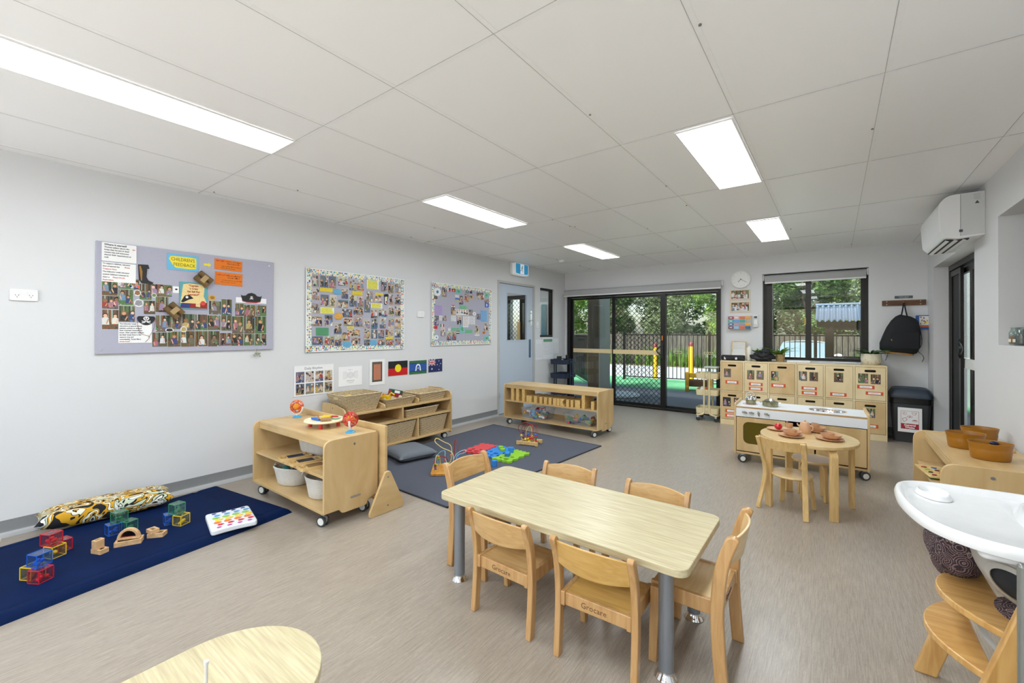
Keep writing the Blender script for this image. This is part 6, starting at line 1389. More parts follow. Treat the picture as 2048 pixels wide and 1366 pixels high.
MB().rbox(-.05, .05, -.03, .03, 0, .05, .01).obj('digger_body', YT, t, bevel=.004); MB().tube([(.03, 0, .04), (.06, .01, .08), (.1, .01, .06)], .01, 8).obj('digger_arm', YT, t); m = MB(); m.at((.0, -.034, .005), rx=pi / 2); m.lathe([(0, -.005), (.02, -.005), (.02, .005), (0, .005)], 14); m.obj('wheel', mat('toy_cream', (230, 220, 190), .4), t)
t = thing('wooden_animal', 'honey coloured wooden animal figure in the middle basket', 'toy', (bx + .20, by + .545, .55), radians(70))
m = MB(); m.ell((0, 0, .03), (.045, .022, .026), 16, 10); m.obj('animal_body', HON, t); MB().ell((.05, 0, .055), (.02, .014, .016), 12, 8).obj('head', HON, t)
for a in (-.03, .03): MB().cyl((a, 0, .02), (a * 1.4, .01, -.02), .008, 8).obj('leg', HON, t)
MB().tube([(-.04, 0, .035), (-.08, .0, .05), (-.12, 0, .045)], .006, 8).obj('tail', HON, t)
for i, (dx, dy, c, lab) in enumerate(((-.03, -.06, YT, 'small yellow block peeking over the tall basket rim'), (.05, .02, YT, 'second small yellow block inside the tall basket'), (-.08, -.14, HON, 'small wooden figure at the left of the tall basket'))):
    o = MB().rbox(-.03, .03, -.022, .022, -.02, .02, .006).obj('toy_block', c, bevel=.004); put(o, (bx + .215 + dx, by + .235 + dy, .625), .4 * i); props(o, lab, 'toy', 'toys in the tall basket')
o = MB().rbox(-.118, .118, -.155, .155, 0, .11, .02).obj('folded_cloth', mat('beige_cloth', (200, 184, 150), .9), bevel=.02, seg=4); put(o, (bx + .215, by + .235, .4985)); props(o, 'beige cloth filling the tall basket under the blocks', 'cloth')

# ------------------------------------------------------------ things on shelf A
def spinner(loc, rz, label, c1, c2, s=1):
    t = thing('spinner_toy', label, 'toy', loc, rz, 'suction spinner balls')
    MB().lathe([(0, 0), (.034 * s, 0), (.036 * s, .003), (.03 * s, .008), (.012, .016), (0, .018)], 28).obj('suction_base', mat('toy_sky_blue', (70, 170, 220), .3), t)
    m = MB(); P = [(.062 * s * cos(a), 0, .092 * s + .066 * s * sin(a)) for a in [pi + pi * i / 14 for i in range(15)]]; m.strip(P, .014, .005, up=(0, 1, 0)); m.cyl((0, 0, .014), (0, 0, .03), .007, 10); m.obj('white_arm', WHITEP, t)
    R = .053 * s
    for half, c in ((0, c1), (1, c2)):
        m = MB()
        for k in range(9):
            tilt = k * 2 * pi / 18 + half * .05; P = []
            for j in range(13):
                a = (-pi / 2 + pi * j / 12); v = Vector((R * sin(a), R * cos(a), 0)); v = Matrix.Rotation(tilt * 2, 3, 'X') @ v
                P.append((v.x, v.y, v.z + .092 * s))
            hit = [p for p in P]
            m.strip([p for p in P], .002, .0065, up=(1, .01, 0)) if (half == 0) == (k % 2 == 0) else None
        m.obj('ribbed_shell', c, t)
    m = MB(); m.ell((0, 0, .092 * s), .03 * s, 16, 10); m.obj('inner_ball', mat('toy_amber', (240, 180, 50), .3), t)
    m = MB()
    for k in range(6): m.tube([(R * .98 * cos(a) * cos(k * .52), R * .98 * cos(a) * sin(k * .52), .092 * s + R * .98 * sin(a)) for a in [2 * pi * j / 24 for j in range(24)]], .0022, 6, closed=True)
    m.obj('cage', c1, t)
    return t
spinner((-3.60, 1.79, .572), .3, 'orange and red spinner ball toy at the far end of the shelf top', OT, RT, 1.0); spinner((-2.76, 1.755, .572), -.7, 'red spinner ball toy with orange underside at the near end of the shelf top', RT, RT, 1.0)
t = thing('activity_disc', 'round cream activity tray on red legs between the spinner balls', 'toy', (-3.09, 1.745, .572), .3)
CRM = mat('toy_cream', (230, 220, 190), .4)
MB().lathe([(0, .042), (.135, .042), (.142, .048), (.14, .056), (.13, .056), (.126, .05), (0, .05)], 48).obj('tray_disc', mat('cream_disc', (238, 230, 196), .4), t)
for a in range(4): MB().cyl((.1 * cos(a * pi / 2 + .5), .1 * sin(a * pi / 2 + .5), 0), (.1 * cos(a * pi / 2 + .5), .1 * sin(a * pi / 2 + .5), .042), .0135, 16).obj('leg', RT, t)
MB().prism([(-.1, -.03), (-.0, -.06), (.01, .0), (-.06, .03)], 'z', .052, .066).obj('blue_wedge', BT, t, bevel=.002); MB().prism([(.0, -.05), (.05, .0), (.02, .06), (-.04, .04), (-.02, -.01)], 'z', .066, .078).obj('yellow_wedge', YT, t, bevel=.002)
MB().cyl((.03, -.07, .066), (.085, -.02, .066), .012, 14).obj('wooden_roller', grain('toy_brown_wood', (150, 110, 76), (176, 136, 98), (5, 5, 1), 10), t); MB().cyl((-.02, -.04, .05), (-.02, -.04, .09), .006, 10).obj('peg', HON, t)
MB().prism(circ(.06, .06, .03, 20), 'z', .056, .062).obj('green_spot', mat('pale_green_toy', (170, 210, 170), .4), t); MB().prism([(.0, .06), (.04, .09), (.07, .07), (.03, .05)], 'z', .056, .07).obj('red_arc', RT, t)
ROPE = weave('cotton_rope', (206, 203, 196), (240, 238, 232), 20, 150)
def rope_basket(loc, rz, label, a, b, h, fill=None):
    t = thing('rope_basket', label, 'basket', loc, rz, 'white rope baskets'); n = 36
    def sec(k, z, dip=0, o=0): return [((a * k - o) * cos(q), (b * k - o) * sin(q), z - dip * max(0, abs(cos(q)) ** 4)) for q in [2 * pi * i / n for i in range(n)]]
    m = MB(); m.loft([sec(.72, 0), sec(.82, .01), sec(.90, h * .4), sec(.97, h * .75), sec(1.05, h, .02), sec(1.03, h + .004, .02, .01), sec(.95, h * .75, 0, .012), sec(.8, .014, 0, .012)]); m.obj('rope_wall', ROPE, t, smooth=70)
    m = MB(); m.tube([(p[0], p[1], p[2] + .003) for p in sec(1.04, h, .02, .004)], .006, 8, closed=True); m.obj('rim', ROPE, t)
    for s in (-1, 1): MB().tube([(s * a * .86, -.035, h * .62), (s * a * 1.08, -.04, h * .95), (s * a * 1.16, 0, h * 1.05), (s * a * 1.08, .04, h * .95), (s * a * .86, .035, h * .62)], .006, 8).obj('rope_handle', ROPE, t)
    return t
rope_basket((-3.38, 1.66, .113), .2, 'white rope basket with teal toy inside on the bottom shelf, left one', .155, .125, .135)
o = MB().ell((0, 0, 0), .03, 16, 10).obj('ball', mat('teal_toy', (60, 150, 140), .5)); put(o, (-3.42, 1.62, .215)); props(o, 'small teal ball in the left rope basket', 'ball')
for i in range(5):
    o = MB().ell((0, 0, 0), (.028, .022, .02), 12, 8).obj('toy_piece', mat('dark_toys_%d' % i, [(60, 70, 60), (120, 90, 60), (50, 60, 80), (90, 60, 50), (70, 90, 70)][i], .6)); put(o, (-3.36 + .045 * cos(i * 1.3), 1.66 + .045 * sin(i * 1.3), .205)); props(o, ['dark green', 'brown', 'dark blue', 'reddish brown', 'olive'][i] + ' small toy piece inside the left rope basket', 'toy', 'toy pieces in the left rope basket')
rope_basket((-2.94, 1.655, .113), -.1, 'white rope basket on the bottom shelf, right one, partly hidden by the side panel', .125, .115, .145)
t = rope_basket((-3.30, 1.79, .336), 0, 'rectangular looking white and grey rope basket at the back of the upper shelf', .215, .095, .15)
kids(t)[0].data.materials[0] = weave('cotton_rope_dark', (130, 128, 128), (226, 224, 222), 20, 120)
TRW = grain('tray_wood', (206, 168, 104), (228, 194, 134), (6, 1, 6), 8, .4, .3, .02)
for i, (x, y, c, lab) in enumerate(((-3.26, 1.60, (36, 48, 78), 'wooden tray with dark blue slate, left of three on the shelf'), (-3.09, 1.59, (44, 46, 50), 'wooden tray with black slate, middle of three on the shelf'), (-2.93, 1.575, (140, 108, 62), 'wooden tray with tan inset, right of three on the shelf'))):
    t = thing('writing_tray', lab, 'tray', (x, y, .336), radians(-14 + i * 2), 'wooden writing trays')
    m = MB(); m.prism(rrect(-.062, .062, -.10, .12, .02, 5), 'z', 0, .018, [rrect(-.038, .038, -.088, -.06, .01), rrect(-.045, .045, -.045, .07, .004), rrect(-.038, .038, .085, .108, .01)]); m.obj('tray_frame', TRW, t, bevel=.002)
    MB().box(-.045, .045, -.045, .07, .004, .014).obj('slate', mat('slate_%d' % i, c, .5), t, smooth=0)

# ------------------------------------------------------------ blocks and tubs on shelf C
BLK = grain('unit_block_maple', (212, 172, 100), (232, 196, 128), (5, .8, 5), 8, .5, .1, .02)
blk = [(-3.646, -3.598, .17), (-3.559, -3.511, .17), (-3.458, -3.411, .17), (-3.382, -3.346, .088), (-3.343, -3.296, .088), (-3.258, -3.210, .092), (-3.168, -3.128, .09), (-3.096, -3.05, .09), (-3.025, -2.981, .092), (-2.957, -2.905, .092), (-2.899, -2.857, .092), (-2.85, -2.79, .092), (-2.759, -2.718, .092), (-2.695, -2.658, .092), (-2.632, -2.56, .096), (-2.536, -2.492, .185), (-2.407, -2.366, .10)]
for i, (a, b, h) in enumerate(blk):
    d_ = .29 if h < .16 and i != 16 else .14 if i == 16 else .26
    w_ = b - a; nm = 'unit_block'
    m = MB()
    if i == 11: m.prism([(-w_ / 2, 0), (w_ / 2, 0), (w_ / 2, .015)] + [(w_ / 2 - .022 * sin(q), .045 - .03 * cos(q)) for q in [pi * k / 8 for k in range(1, 8)]] + [(w_ / 2, .078), (w_ / 2, h), (-w_ / 2, h)], 'y', 0, d_)
    else: m.box(-w_ / 2, w_ / 2, 0, d_, 0, h)
    o = m.obj(nm, BLK, bevel=.002); put(o, ((a + b) / 2, 4.825, .336))
    lab = ('tall wooden block, %s of the three at the left of the block shelf' % ORD[i]) if i < 3 else ('largest wooden block near the right end of the block shelf' if i == 15 else 'short single wooden block at the far right of the block shelf' if i == 16 else 'low wooden block on the block shelf, %s of the low row from left' % ORD[i - 3])
    props(o, lab, 'building block', 'wooden unit blocks')
CLR = glassy('clear_tub', (.97, .98, .99), 1.3, .05, .10, (225, 232, 236))
def tub(x0, x1, y0, y1, z, h, label, seed, glab):
    t = thing('clear_tub', label, 'tub', ((x0 + x1) / 2, (y0 + y1) / 2, z), 0, 'clear plastic tubs on the block shelf'); a, b = (x1 - x0) / 2, (y1 - y0) / 2
    def sec(k, zz): return [(p[0], p[1], zz) for p in rrect(-a * k, a * k, -b * k, b * k, .02, 4)]
    m = MB(); m.loft([sec(.9, 0), sec(1, h), sec(1.04, h), sec(1.04, h + .008), sec(.98, h + .006), sec(.88, .003)]); m.obj('tub_wall', CLR, t, smooth=50)
    r = random.Random(seed); cl = [((200, 50, 50), 'red'), ((240, 200, 50), 'yellow'), ((50, 90, 200), 'blue'), ((60, 150, 80), 'green'), ((240, 130, 40), 'orange'), ((120, 190, 225), 'light blue'), ((40, 44, 90), 'navy'), ((230, 230, 228), 'white')]
    n = 30; prot = {}
    for i in range(n):
        c, cn = r.choice(cl if seed == 1 else cl[:4] * 2 + cl[6:])
        if cn not in prot:
            m = MB(); m.cbox((0, 0, 0), (.03, .016, .012)); m.cyl((-.008, 0, .006), (-.008, 0, .011), .004, 8); m.cyl((.008, 0, .006), (.008, 0, .011), .004, 8); prot[cn] = m.mesh('toy_brick', mat('brick_' + cn.replace(' ', '_'), c, .35))
        o = bpy.data.objects.new('toy_brick', prot[cn]); COL.objects.link(o)
        x = r.uniform(-a * .78, a * .78); y = r.uniform(-b * .8, b * .8) if i % 3 else -b * .78; zz = .012 + (i / n) * h * .68
        o.location = ((x0 + x1) / 2 + x, (y0 + y1) / 2 + y, z + zz); o.rotation_euler = (r.uniform(-.6, .6), r.uniform(-.6, .6), r.uniform(0, 6)); o.scale = (1.8,) * 3
        props(o, cn + ' plastic toy piece heaped ' + glab, 'toy brick', 'toy bricks ' + glab)
    return t
tub(-3.52, -3.10, 4.88, 5.14, .104, .13, 'clear tub of mixed toys with light blue figure, left on the block shelf', 1, 'in the left clear tub')
tub(-2.83, -2.43, 4.88, 5.16, .104, .125, 'clear tub of plastic bricks, right on the block shelf', 2, 'in the right clear tub')
t = thing('toy_figure', 'light blue square toy figure standing in the left clear tub', 'toy', (-3.36, 4.93, .165)); MB().rbox(-.045, .045, -.006, .006, -.04, .05, .008).obj('figure_body', mat('brick_light_blue', (120, 190, 225), .35), t, bevel=.003)
for a, b in ((-.02, .02), (.02, .02)): MB().cbox((a, -.007, b), (.012, .003, .012)).obj('eye', BT, t, smooth=0)
o = MB().tube([(-.05, 0, -.02), (-.05, 0, .03), (0, 0, .01), (.05, 0, .04), (.05, 0, -.01)], .006, 8).obj('crown_toy', RT); put(o, (-3.19, 4.93, .235)); props(o, 'red zigzag toy sticking out of the left clear tub', 'toy')

# ------------------------------------------------------------ rug and what lies on it
RUGM = mat('charcoal_weave', (82, 86, 98), .95, var=.28, scale=220, bump=.5, bscale=380)
rug = MB(); rug.prism([(-3.77, 2.26), (-2.262, 2.224), (-2.11, 4.494), (-3.80, 4.627)], 'z', .0008, .008); rg = rug.obj('rug', RUGM, bevel=.002); props(rg, 'charcoal woven rectangular rug on the vinyl floor between the shelves', 'rug')
C_ = [(-3.77, 2.26), (-2.262, 2.224), (-2.11, 4.494), (-3.80, 4.627)]
for i in range(4):
    a, b = Vector(C_[i]), Vector(C_[(i + 1) % 4]); n = (b - a).normalized(); n = Vector((-n.y, n.x)) * .012
    MB().prism([tuple(a), tuple(b), tuple(b + n), tuple(a + n)], 'z', .0008, .0095).obj('bound_edge', mat('rug_binding', (44, 46, 52), .9), rg, smooth=0)
def cushion(name, label, cat, loc, rz, lx, ly, h, m_, rx=0, ry=0, piping=None, n=18, pw=.45):
    t = thing(name, label, cat, loc); t.rotation_euler = (rx, ry, rz)
    def f(s):
        def g(u, v):
            x = (u * 2 - 1); y = (v * 2 - 1); e = max(0, (1 - x ** 4) * (1 - y ** 4)) ** pw
            px_ = lx / 2 * x * (1 - .05 * (1 - y * y)); py = ly / 2 * y * (1 - .06 * (1 - x * x)); return (px_, py, h / 2 + s * h / 2 * e)
        return g
    m = MB(); m.grid(f(1), n, n); m.grid(lambda u, v: f(-1)(u, 1 - v), n, n); m.obj('cover', m_, t, smooth=80, fix=True)
    if piping:
        P = [f(0)(u, 0) for u in [i / 14 for i in range(14)]] + [f(0)(1, i / 14) for i in range(14)] + [f(0)(1 - i / 14, 1) for i in range(14)] + [f(0)(0, 1 - i / 14) for i in range(14)]
        MB().tube(P, .004, 6, closed=True).obj('piping', piping, t)
    return t
cushion('floor_cushion', 'slate grey square cushion lying on the rug beside the divider board', 'cushion', (-3.51, 2.90, .004), radians(-12), .46, .42, .11, mat('slate_linen', (112, 118, 126), .9, var=.1, scale=200, bump=.3), piping=mat('slate_piping', (92, 98, 106), .9))
def bead(m, p, r_): m.ell(p, r_, 14, 8)
def wire(parent, P, mt, r_=.0035): MB().tube(smoothpath(P, 7), r_, 8).obj('wire', mt, parent)
WY = mat('wire_cream', (226, 206, 130), .35); WB = mat('wire_sky', (120, 190, 214), .35); WR = mat('wire_red', (160, 40, 44), .35)
CB = [RT, YT, BT, GT, OT, mat('toy_purple', (84, 50, 100), .35), mat('toy_green_dark', (40, 120, 70), .35)]
t = thing('bead_maze', 'bead maze on honey wooden base, on the rug behind the left table chair', 'bead maze', (-2.84, 2.835, .0095), radians(42))
MB().rbox(-.17, .17, -.15, .15, 0, .022, .012).obj('wooden_base', HON, t, bevel=.003)
wire(t, [(-.13, -.1, .02), (-.13, -.1, .12), (-.12, -.06, .16), (-.10, -.0, .12), (-.09, .02, .05), (-.04, .04, .035), (0, .06, .08), (.0, .08, .20), (-.07, .10, .24), (-.14, .12, .27), (-.15, .1, .24), (-.08, .04, .2), (.02, -.02, .16), (.02, -.04, .02)], WY)
wire(t, [(-.12, .08, .02), (-.12, .08, .13), (-.06, .08, .16), (-.05, .02, .1), (.0, -.04, .05), (.05, -.02, .15), (.12, .02, .18), (.14, -.05, .18), (.06, -.08, .15), (.08, -.1, .02)], WB)
wire(t, [(.03, .1, .02), (.03, .1, .22), (.045, .09, .255), (.06, .08, .22), (.07, .04, .1), (.12, .0, .06), (.14, -.03, .02)], WR)
wire(t, [(-.14, -.06, .02), (-.14, -.04, .11), (-.09, .0, .13), (-.04, .04, .1), (-.02, .08, .02)], WR)
rb = random.Random(4)
for i, (x, y, z) in enumerate([(-.13, -.1, .032 + k * .015) for k in range(5)] + [(-.115, .08, .09), (-.115, .08, .108), (-.055, .035, .11), (-.05, .02, .09), (-.04, .04, .045), (-.02, .05, .05), (.02, -.04, .035), (.02, -.04, .05), (.08, -.1, .035), (.03, .1, .035), (.03, .1, .05), (.0, .07, .12), (.07, .05, .11), (.12, .0, .06)]):
    MB().ell((x, y, z), .0105, 12, 8).obj('bead', CB[rb.randint(0, 5)], t)
t = thing('bead_maze', 'bead maze with red looped wires between two wooden rails, far side of the rug', 'bead maze', (-2.80, 4.06, .0095), radians(14))
for y in (-.075, .075):
    m = MB(); m.prism([(-.13, 0), (-.1, 0), (-.09, .006), (.09, .006), (.1, 0), (.13, 0), (.13, .045), (-.13, .045)], 'y', y - .01, y + .01); m.obj('rail', TRW, t, bevel=.003)
for x in (-.09, .07): m = MB(); m.cyl((x, -.07, .03), (x, .07, .03), .012, 14); m.obj('crossbar', TRW, t)
for k, (a, rr, zc) in enumerate(((-.04, .085, .16), (-.02, .07, .15), (.01, .08, .14))):
    MB().tube([(a + rr * cos(q), -.0 + .025 * (k - 1) + .03 * sin(q * 2), zc + rr * sin(q)) for q in [2 * pi * i / 30 for i in range(30)]], .0028, 6, closed=True).obj('wire', WR, t)
wire(t, [(-.03, -.02, .04), (-.04, 0, .14), (0, .02, .20), (.03, 0, .12), (.02, -.03, .04)], WY, .0028); wire(t, [(.1, -.06, .03), (.1, -.06, .26)], WR, .0025)
for i, (x, y, z) in enumerate(((-.08, -.05, .10), (-.06, -.04, .075), (-.03, -.05, .06), (-.05, .02, .085), (.0, -.04, .07), (.03, -.05, .08), (-.02, .0, .11), (.02, .02, .09), (.05, -.02, .075), (-.085, .02, .12), (.1, -.06, .065), (.1, -.06, .085), (.1, -.06, .105), (.1, -.06, .125), (.02, -.065, .045))):
    MB().ell((x, y, z), .0145, 12, 8).obj('bead', [YT, CB[5], YT, CB[5], YT, RT, BT, YT, RT, CB[5], RT, CB[6], RT, BT, YT][i], t)
# foam puzzle tiles with scalloped edges
def puzzle(label, C, mt, holes, z=.0095):
    t = thing('foam_puzzle_tile', label, 'puzzle', (C[0][0], C[0][1], z), 0, 'foam puzzle tiles on the rug')
    P = []
    V = [Vector(c) - Vector(C[0]) for c in C]; ctr = sum(V, Vector((0, 0))) / 4
    for i in range(4):
        a, b = V[i], V[(i + 1) % 4]; n_ = 20; L = (b - a).length; nn = (b - a).normalized(); nn = Vector((nn.y, -nn.x))
        if (ctr - a).dot(nn) > 0: nn = -nn
        for k in range(n_): q = k / n_; P.append(tuple(a + (b - a) * q + nn * .012 * sin(q * 2 * pi * 3.5)))
    def Q(u, v): return V[0] * (1 - u) * (1 - v) + V[1] * (1 - u) * v + V[2] * u * v + V[3] * u * (1 - v)
    H = []
    for (u, v, k, r_) in holes:
        c = Q(u, v); H.append([(c.x + r_ * cos(2 * pi * i / k + .4), c.y + r_ * sin(2 * pi * i / k + .4)) for i in range(k)])
    m = MB(); m.prism(P, 'z', 0, .02, H); m.obj('tile', mt, t, bevel=.0, smooth=30)
FR = mat('foam_red', (214, 72, 76), .7); FB = mat('foam_blue', (46, 132, 214), .7); FG = mat('foam_green', (140, 198, 44), .7)
puzzle('red foam puzzle tile on the rug, farthest left', [(-3.17, 3.33), (-3.20, 3.70), (-3.0, 3.73), (-2.95, 3.38)], FR, [(.3, .12, 20, .026), (.3, .3, 4, .026), (.62, .14, 20, .028), (.7, .32, 3, .026)])
puzzle('blue foam puzzle tile between the red and green ones', [(-2.95, 3.36), (-2.99, 3.74), (-2.77, 3.74), (-2.755, 3.35)], FB, [(.35, .12, 20, .026), (.72, .3, 20, .028), (.7, .12, 4, .024), (.3, .36, 20, .02)])
puzzle('green foam puzzle tile, rightmost on the rug', [(-2.745, 3.32), (-2.735, 3.72), (-2.55, 3.70), (-2.535, 3.33)], FG, [(.3, .16, 3, .026), (.65, .14, 20, .03), (.3, .34, 4, .026), (.7, .36, 20, .022)])
def plug(name, lab, loc, poly, h, mt, rz=0, rx=0):
    o = MB().prism(poly, 'z', 0, h).obj(name, mt, bevel=.002); put(o, loc); o.rotation_euler = (rx, 0, rz); return props(o, lab, 'toy piece', 'foam plug pieces')
plug('foam_plug', 'blue foam cylinder on the rug just behind the left table chair', (-2.60, 3.18, .0095), circ(0, 0, .026, 24), .055, FB)
plug('foam_plug', 'blue foam cube standing on the green puzzle tile', (-2.72, 3.60, .03), rrect(-.027, .027, -.027, .027, .003), .05, FB, .5)
plug('foam_plug', 'tilted blue foam wedge on the green puzzle tile', (-2.66, 3.47, .032), rrect(-.024, .024, -.022, .022, .003), .04, FB, .2, .35)
plug('foam_plug', 'lime green foam disc on the blue tile, upper one', (-2.90, 3.66, .03), circ(0, 0, .03, 8), .02, FG); plug('foam_plug', 'lime green foam disc on the blue tile, lower one', (-2.83, 3.60, .03), circ(0, 0, .03, 8), .02, FG)

# ------------------------------------------------------------ navy mat and its toys
NAVY = mat('navy_velvet', (2, 26, 66), .75, var=.35, scale=5, bump=.25, bscale=30, spec=.12)
mt_ = thing('play_mat', 'thick navy velvet play mat on the floor at the left edge', 'mat', (-3.44, .45, 0), radians(8))
def matz(u, v):
    e = min(u, 1 - u, v * 2.2, (1 - v) * 2.2); k = min(1, e / .035); z = .034 * k ** .5
    g = min(abs(min(u, 1 - u) - .075) / .012, abs(min(v, 1 - v) * 2.2 - .16) / .03)
    if u < .06 or u > .94: pass
    z -= .006 * max(0, 1 - abs(min(u, 1 - u) - .08) / .012) + .006 * max(0, 1 - abs(min(v, 1 - v) * 2.2 - .18) / .025)
    return z
m = MB(); m.grid(lambda u, v: (-.49 + .98 * u + .006 * sin(v * 9), -1.15 + 2.15 * v, max(0.0, matz(u, v))), 90, 150); m.obj('padded_top', NAVY, mt_, smooth=80)
PAT = bpy.data.materials.new('abstract_print'); PAT.use_nodes = True
nt = PAT.node_tree; b_ = nt.nodes['Principled BSDF']; b_.inputs['Roughness'].default_value = .85
tc = nt.nodes.new('ShaderNodeTexCoord'); mp = nt.nodes.new('ShaderNodeMapping'); mp.inputs['Scale'].default_value = (5, 11, 6); nt.links.new(tc.outputs['Object'], mp.inputs[0])
no = nt.nodes.new('ShaderNodeTexNoise'); no.inputs['Scale'].default_value = 1.15; no.inputs['Detail'].default_value = 1; no.inputs['Distortion'].default_value = 1.9; nt.links.new(mp.outputs[0], no.inputs['Vector'])
cr = nt.nodes.new('ShaderNodeValToRGB'); cr.color_ramp.interpolation = 'CONSTANT'; els = cr.color_ramp.elements
stops = [(0, (22, 24, 30)), (.39, (214, 160, 28)), (.44, (22, 24, 30)), (.455, (238, 236, 214)), (.51, (22, 24, 30)), (.525, (214, 160, 28)), (.565, (20, 22, 30)), (.59, (204, 214, 186)), (.64, (22, 24, 30)), (.66, (236, 234, 224)), (.72, (20, 24, 34))]
els[0].position = 0; els[0].color = lin(stops[0][1]) + (1,); els[1].position = stops[1][0]; els[1].color = lin(stops[1][1]) + (1,)
for p_, c in stops[2:]: e = els.new(p_); e.color = lin(c) + (1,)
nt.links.new(no.outputs['Fac'], cr.inputs[0]); nt.links.new(cr.outputs[0], b_.inputs['Base Color'])
cushion('bolster_cushion', 'long mustard, black and cream patterned cushion along the wall edge of the mat', 'cushion', (-3.955, .69, .035), radians(83.5), .68, .25, .13, PAT, rx=0, n=26, pw=.4)
def ccube(loc, rz, col, label, s=.062, fill=None):
    t = thing('sensory_cube', label, 'toy cube', loc, rz, 'clear coloured cubes on the mat')
    fm = mat('cube_frame_%s' % col, {'red': (206, 30, 48), 'blue': (28, 96, 200), 'yellow': (236, 200, 30), 'green': (60, 140, 100)}[col], .3); h = s / 2; e = .0018
    m = MB()
    for a in (-h, h):
        for b in (-h, h): m.cbox((a, b, h), (e * 2, e * 2, s)); m.cbox((a, 0, h + b), (e * 2, s, e * 2)); m.cbox((0, a, h + b), (s, e * 2, e * 2))
    m.obj('edge_frame', fm, t, smooth=0)
    m = MB()
    for a in (-h, h): m.box(a - .0005, a + .0005, -h, h, 0, s); m.box(-h, h, a - .0005, a + .0005, 0, s); m.box(-h, h, -h, h, h + a - .0005, h + a + .0005)
    tint = {'red': (.98, .82, .84), 'blue': (.8, .88, .98), 'yellow': (.98, .97, .86), 'green': (.84, .95, .9)}[col]; dc = {'red': (190, 120, 128), 'blue': (110, 140, 190), 'yellow': (170, 165, 130), 'green': (120, 160, 145)}[col]; m.obj('clear_side', glassy('clear_%s' % col, tint, 1.45, .02, .07, dc), t, smooth=0)
    r = random.Random(hash(label) % 1000 if False else len(label)); 
    for i in range(6): MB().ell((r.uniform(-.018, .018), r.uniform(-.018, .018), .012 + .006 * (i % 3)), .0095, 10, 6).obj('bead', fm, t)
    return t
Zm = .034
for x, y, z, rz, c, lab in ((-3.19, .305, 0, .55, 'red', 'red cube at the bottom of the nearest cube stack'), (-3.265, .285, 0, .55, 'yellow', 'yellow cube at the left base of the nearest cube stack'), (-3.235, .305, 1, .45, 'blue', 'blue cube on top of the nearest cube stack'),
                            (-3.475, .385, 0, .45, 'yellow', 'yellow cube at the front of the second cube stack'), (-3.54, .42, 0, .3, 'red', 'red cube at the right back of the second cube stack'), (-3.505, .375, 1, .5, 'red', 'red cube on top of the second cube stack'),
                            (-3.575, .645, 0, .1, 'blue', 'blue cube at the base of the stack beside the cushion'), (-3.56, .715, 0, .35, 'green', 'green cube at the base of the stack beside the cushion'), (-3.585, .675, 1, .2, 'green', 'green cube on top of the stack beside the cushion'),
                            (-3.475, .905, 0, -.1, 'blue', 'blue cube at the base of the stack nearest the white tray'), (-3.405, .945, 0, .45, 'yellow', 'yellow cube at the base of the stack nearest the white tray'), (-3.455, .935, 1, .3, 'green', 'green cube on top of the stack nearest the white tray')):
    ccube((x, y, Zm + z * .0635), rz, c, lab)
RW = grain('beech_block', (200, 158, 110), (222, 184, 138), (6, 1, 6), 9, .55, 0, .03)
def frameblock(name, lab, loc, rz, lx, ly, h, w_=.012, rx=0, ry=0):
    m = MB(); m.prism(rrect(-lx / 2, lx / 2, -ly / 2, ly / 2, .004), 'z', 0, h, [rrect(-lx / 2 + w_, lx / 2 - w_, -ly / 2 + w_, ly / 2 - w_, .003)]); o = m.obj(name, RW, bevel=.0025); o.location = loc; o.rotation_euler = (rx, ry, rz)
    MB().box(-lx / 2 + w_, lx / 2 - w_, -ly / 2 + w_, ly / 2 - w_, h / 2 - .001, h / 2 + .001).obj('clear_inset', glassy('amber_inset', (.8, .6, .5), 1.45), o, smooth=0); return props(o, lab, 'wooden block', 'wooden window blocks on the mat')
frameblock('window_block', 'small wooden frame block lying flat, leftmost of the wooden sets', (-3.33, .545, Zm), .4, .075, .045, .024)
frameblock('window_block', 'small wooden frame block standing upright on the leftmost set', (-3.335, .538, Zm + .024), .4, .034, .045, .05, .009)
frameblock('window_block', 'large wooden frame block under the arch block', (-3.335, .672, Zm), 1.15, .125, .065, .026)
m = MB(); m.prism([(.055 * cos(q), .06 * sin(q)) for q in [pi * i / 16 for i in range(17)]] + [(.038 * cos(q), .006 + .04 * sin(q)) for q in [pi - pi * i / 16 for i in range(17)]], 'y', -.012, .012); m.box(-.055, .055, -.012, .012, -.004, .008)
o = m.obj('arch_block', RW, bevel=.002); put(o, (-3.337, .672, Zm + .031), .95); props(o, 'wooden arch block with reddish inset resting on the large frame block', 'wooden block'); MB().prism([(.038 * cos(q), .006 + .04 * sin(q)) for q in [pi * i / 16 for i in range(17)]], 'y', -.001, .001).obj('red_inset', glassy('red_inset', (.75, .35, .25), 1.45), o, smooth=0)
frameblock('window_block', 'slanted wooden frame block, right wooden set, lower piece', (-3.32, .80, Zm), .9, .085, .055, .024); frameblock('window_block', 'wooden frame block on top of the right wooden set', (-3.335, .782, Zm + .025), .2, .06, .045, .022)
t = thing('colour_tray', 'white moulded sorting tray with rainbow coloured drops on the mat', 'tray', (-3.175, 1.15, Zm), radians(78))
P = rpoly([(-.165, -.125), (.165, -.125), (.15, -.05), (.15, .05), (.165, .125), (-.165, .125), (-.15, .05), (-.15, -.05)], [.03, .03, .05, .05, .03, .03, .05, .05], 5)
P = [(y, x) for x, y in P]; MB().prism(P, 'z', 0, .032).obj('tray_body', mat('white_tray_plastic', (232, 236, 242), .35), t, bevel=.008, seg=4)
RC = [(190, 80, 160), (216, 44, 50), (236, 124, 40), (244, 214, 40), (150, 204, 70), (70, 160, 224), (64, 70, 140)]
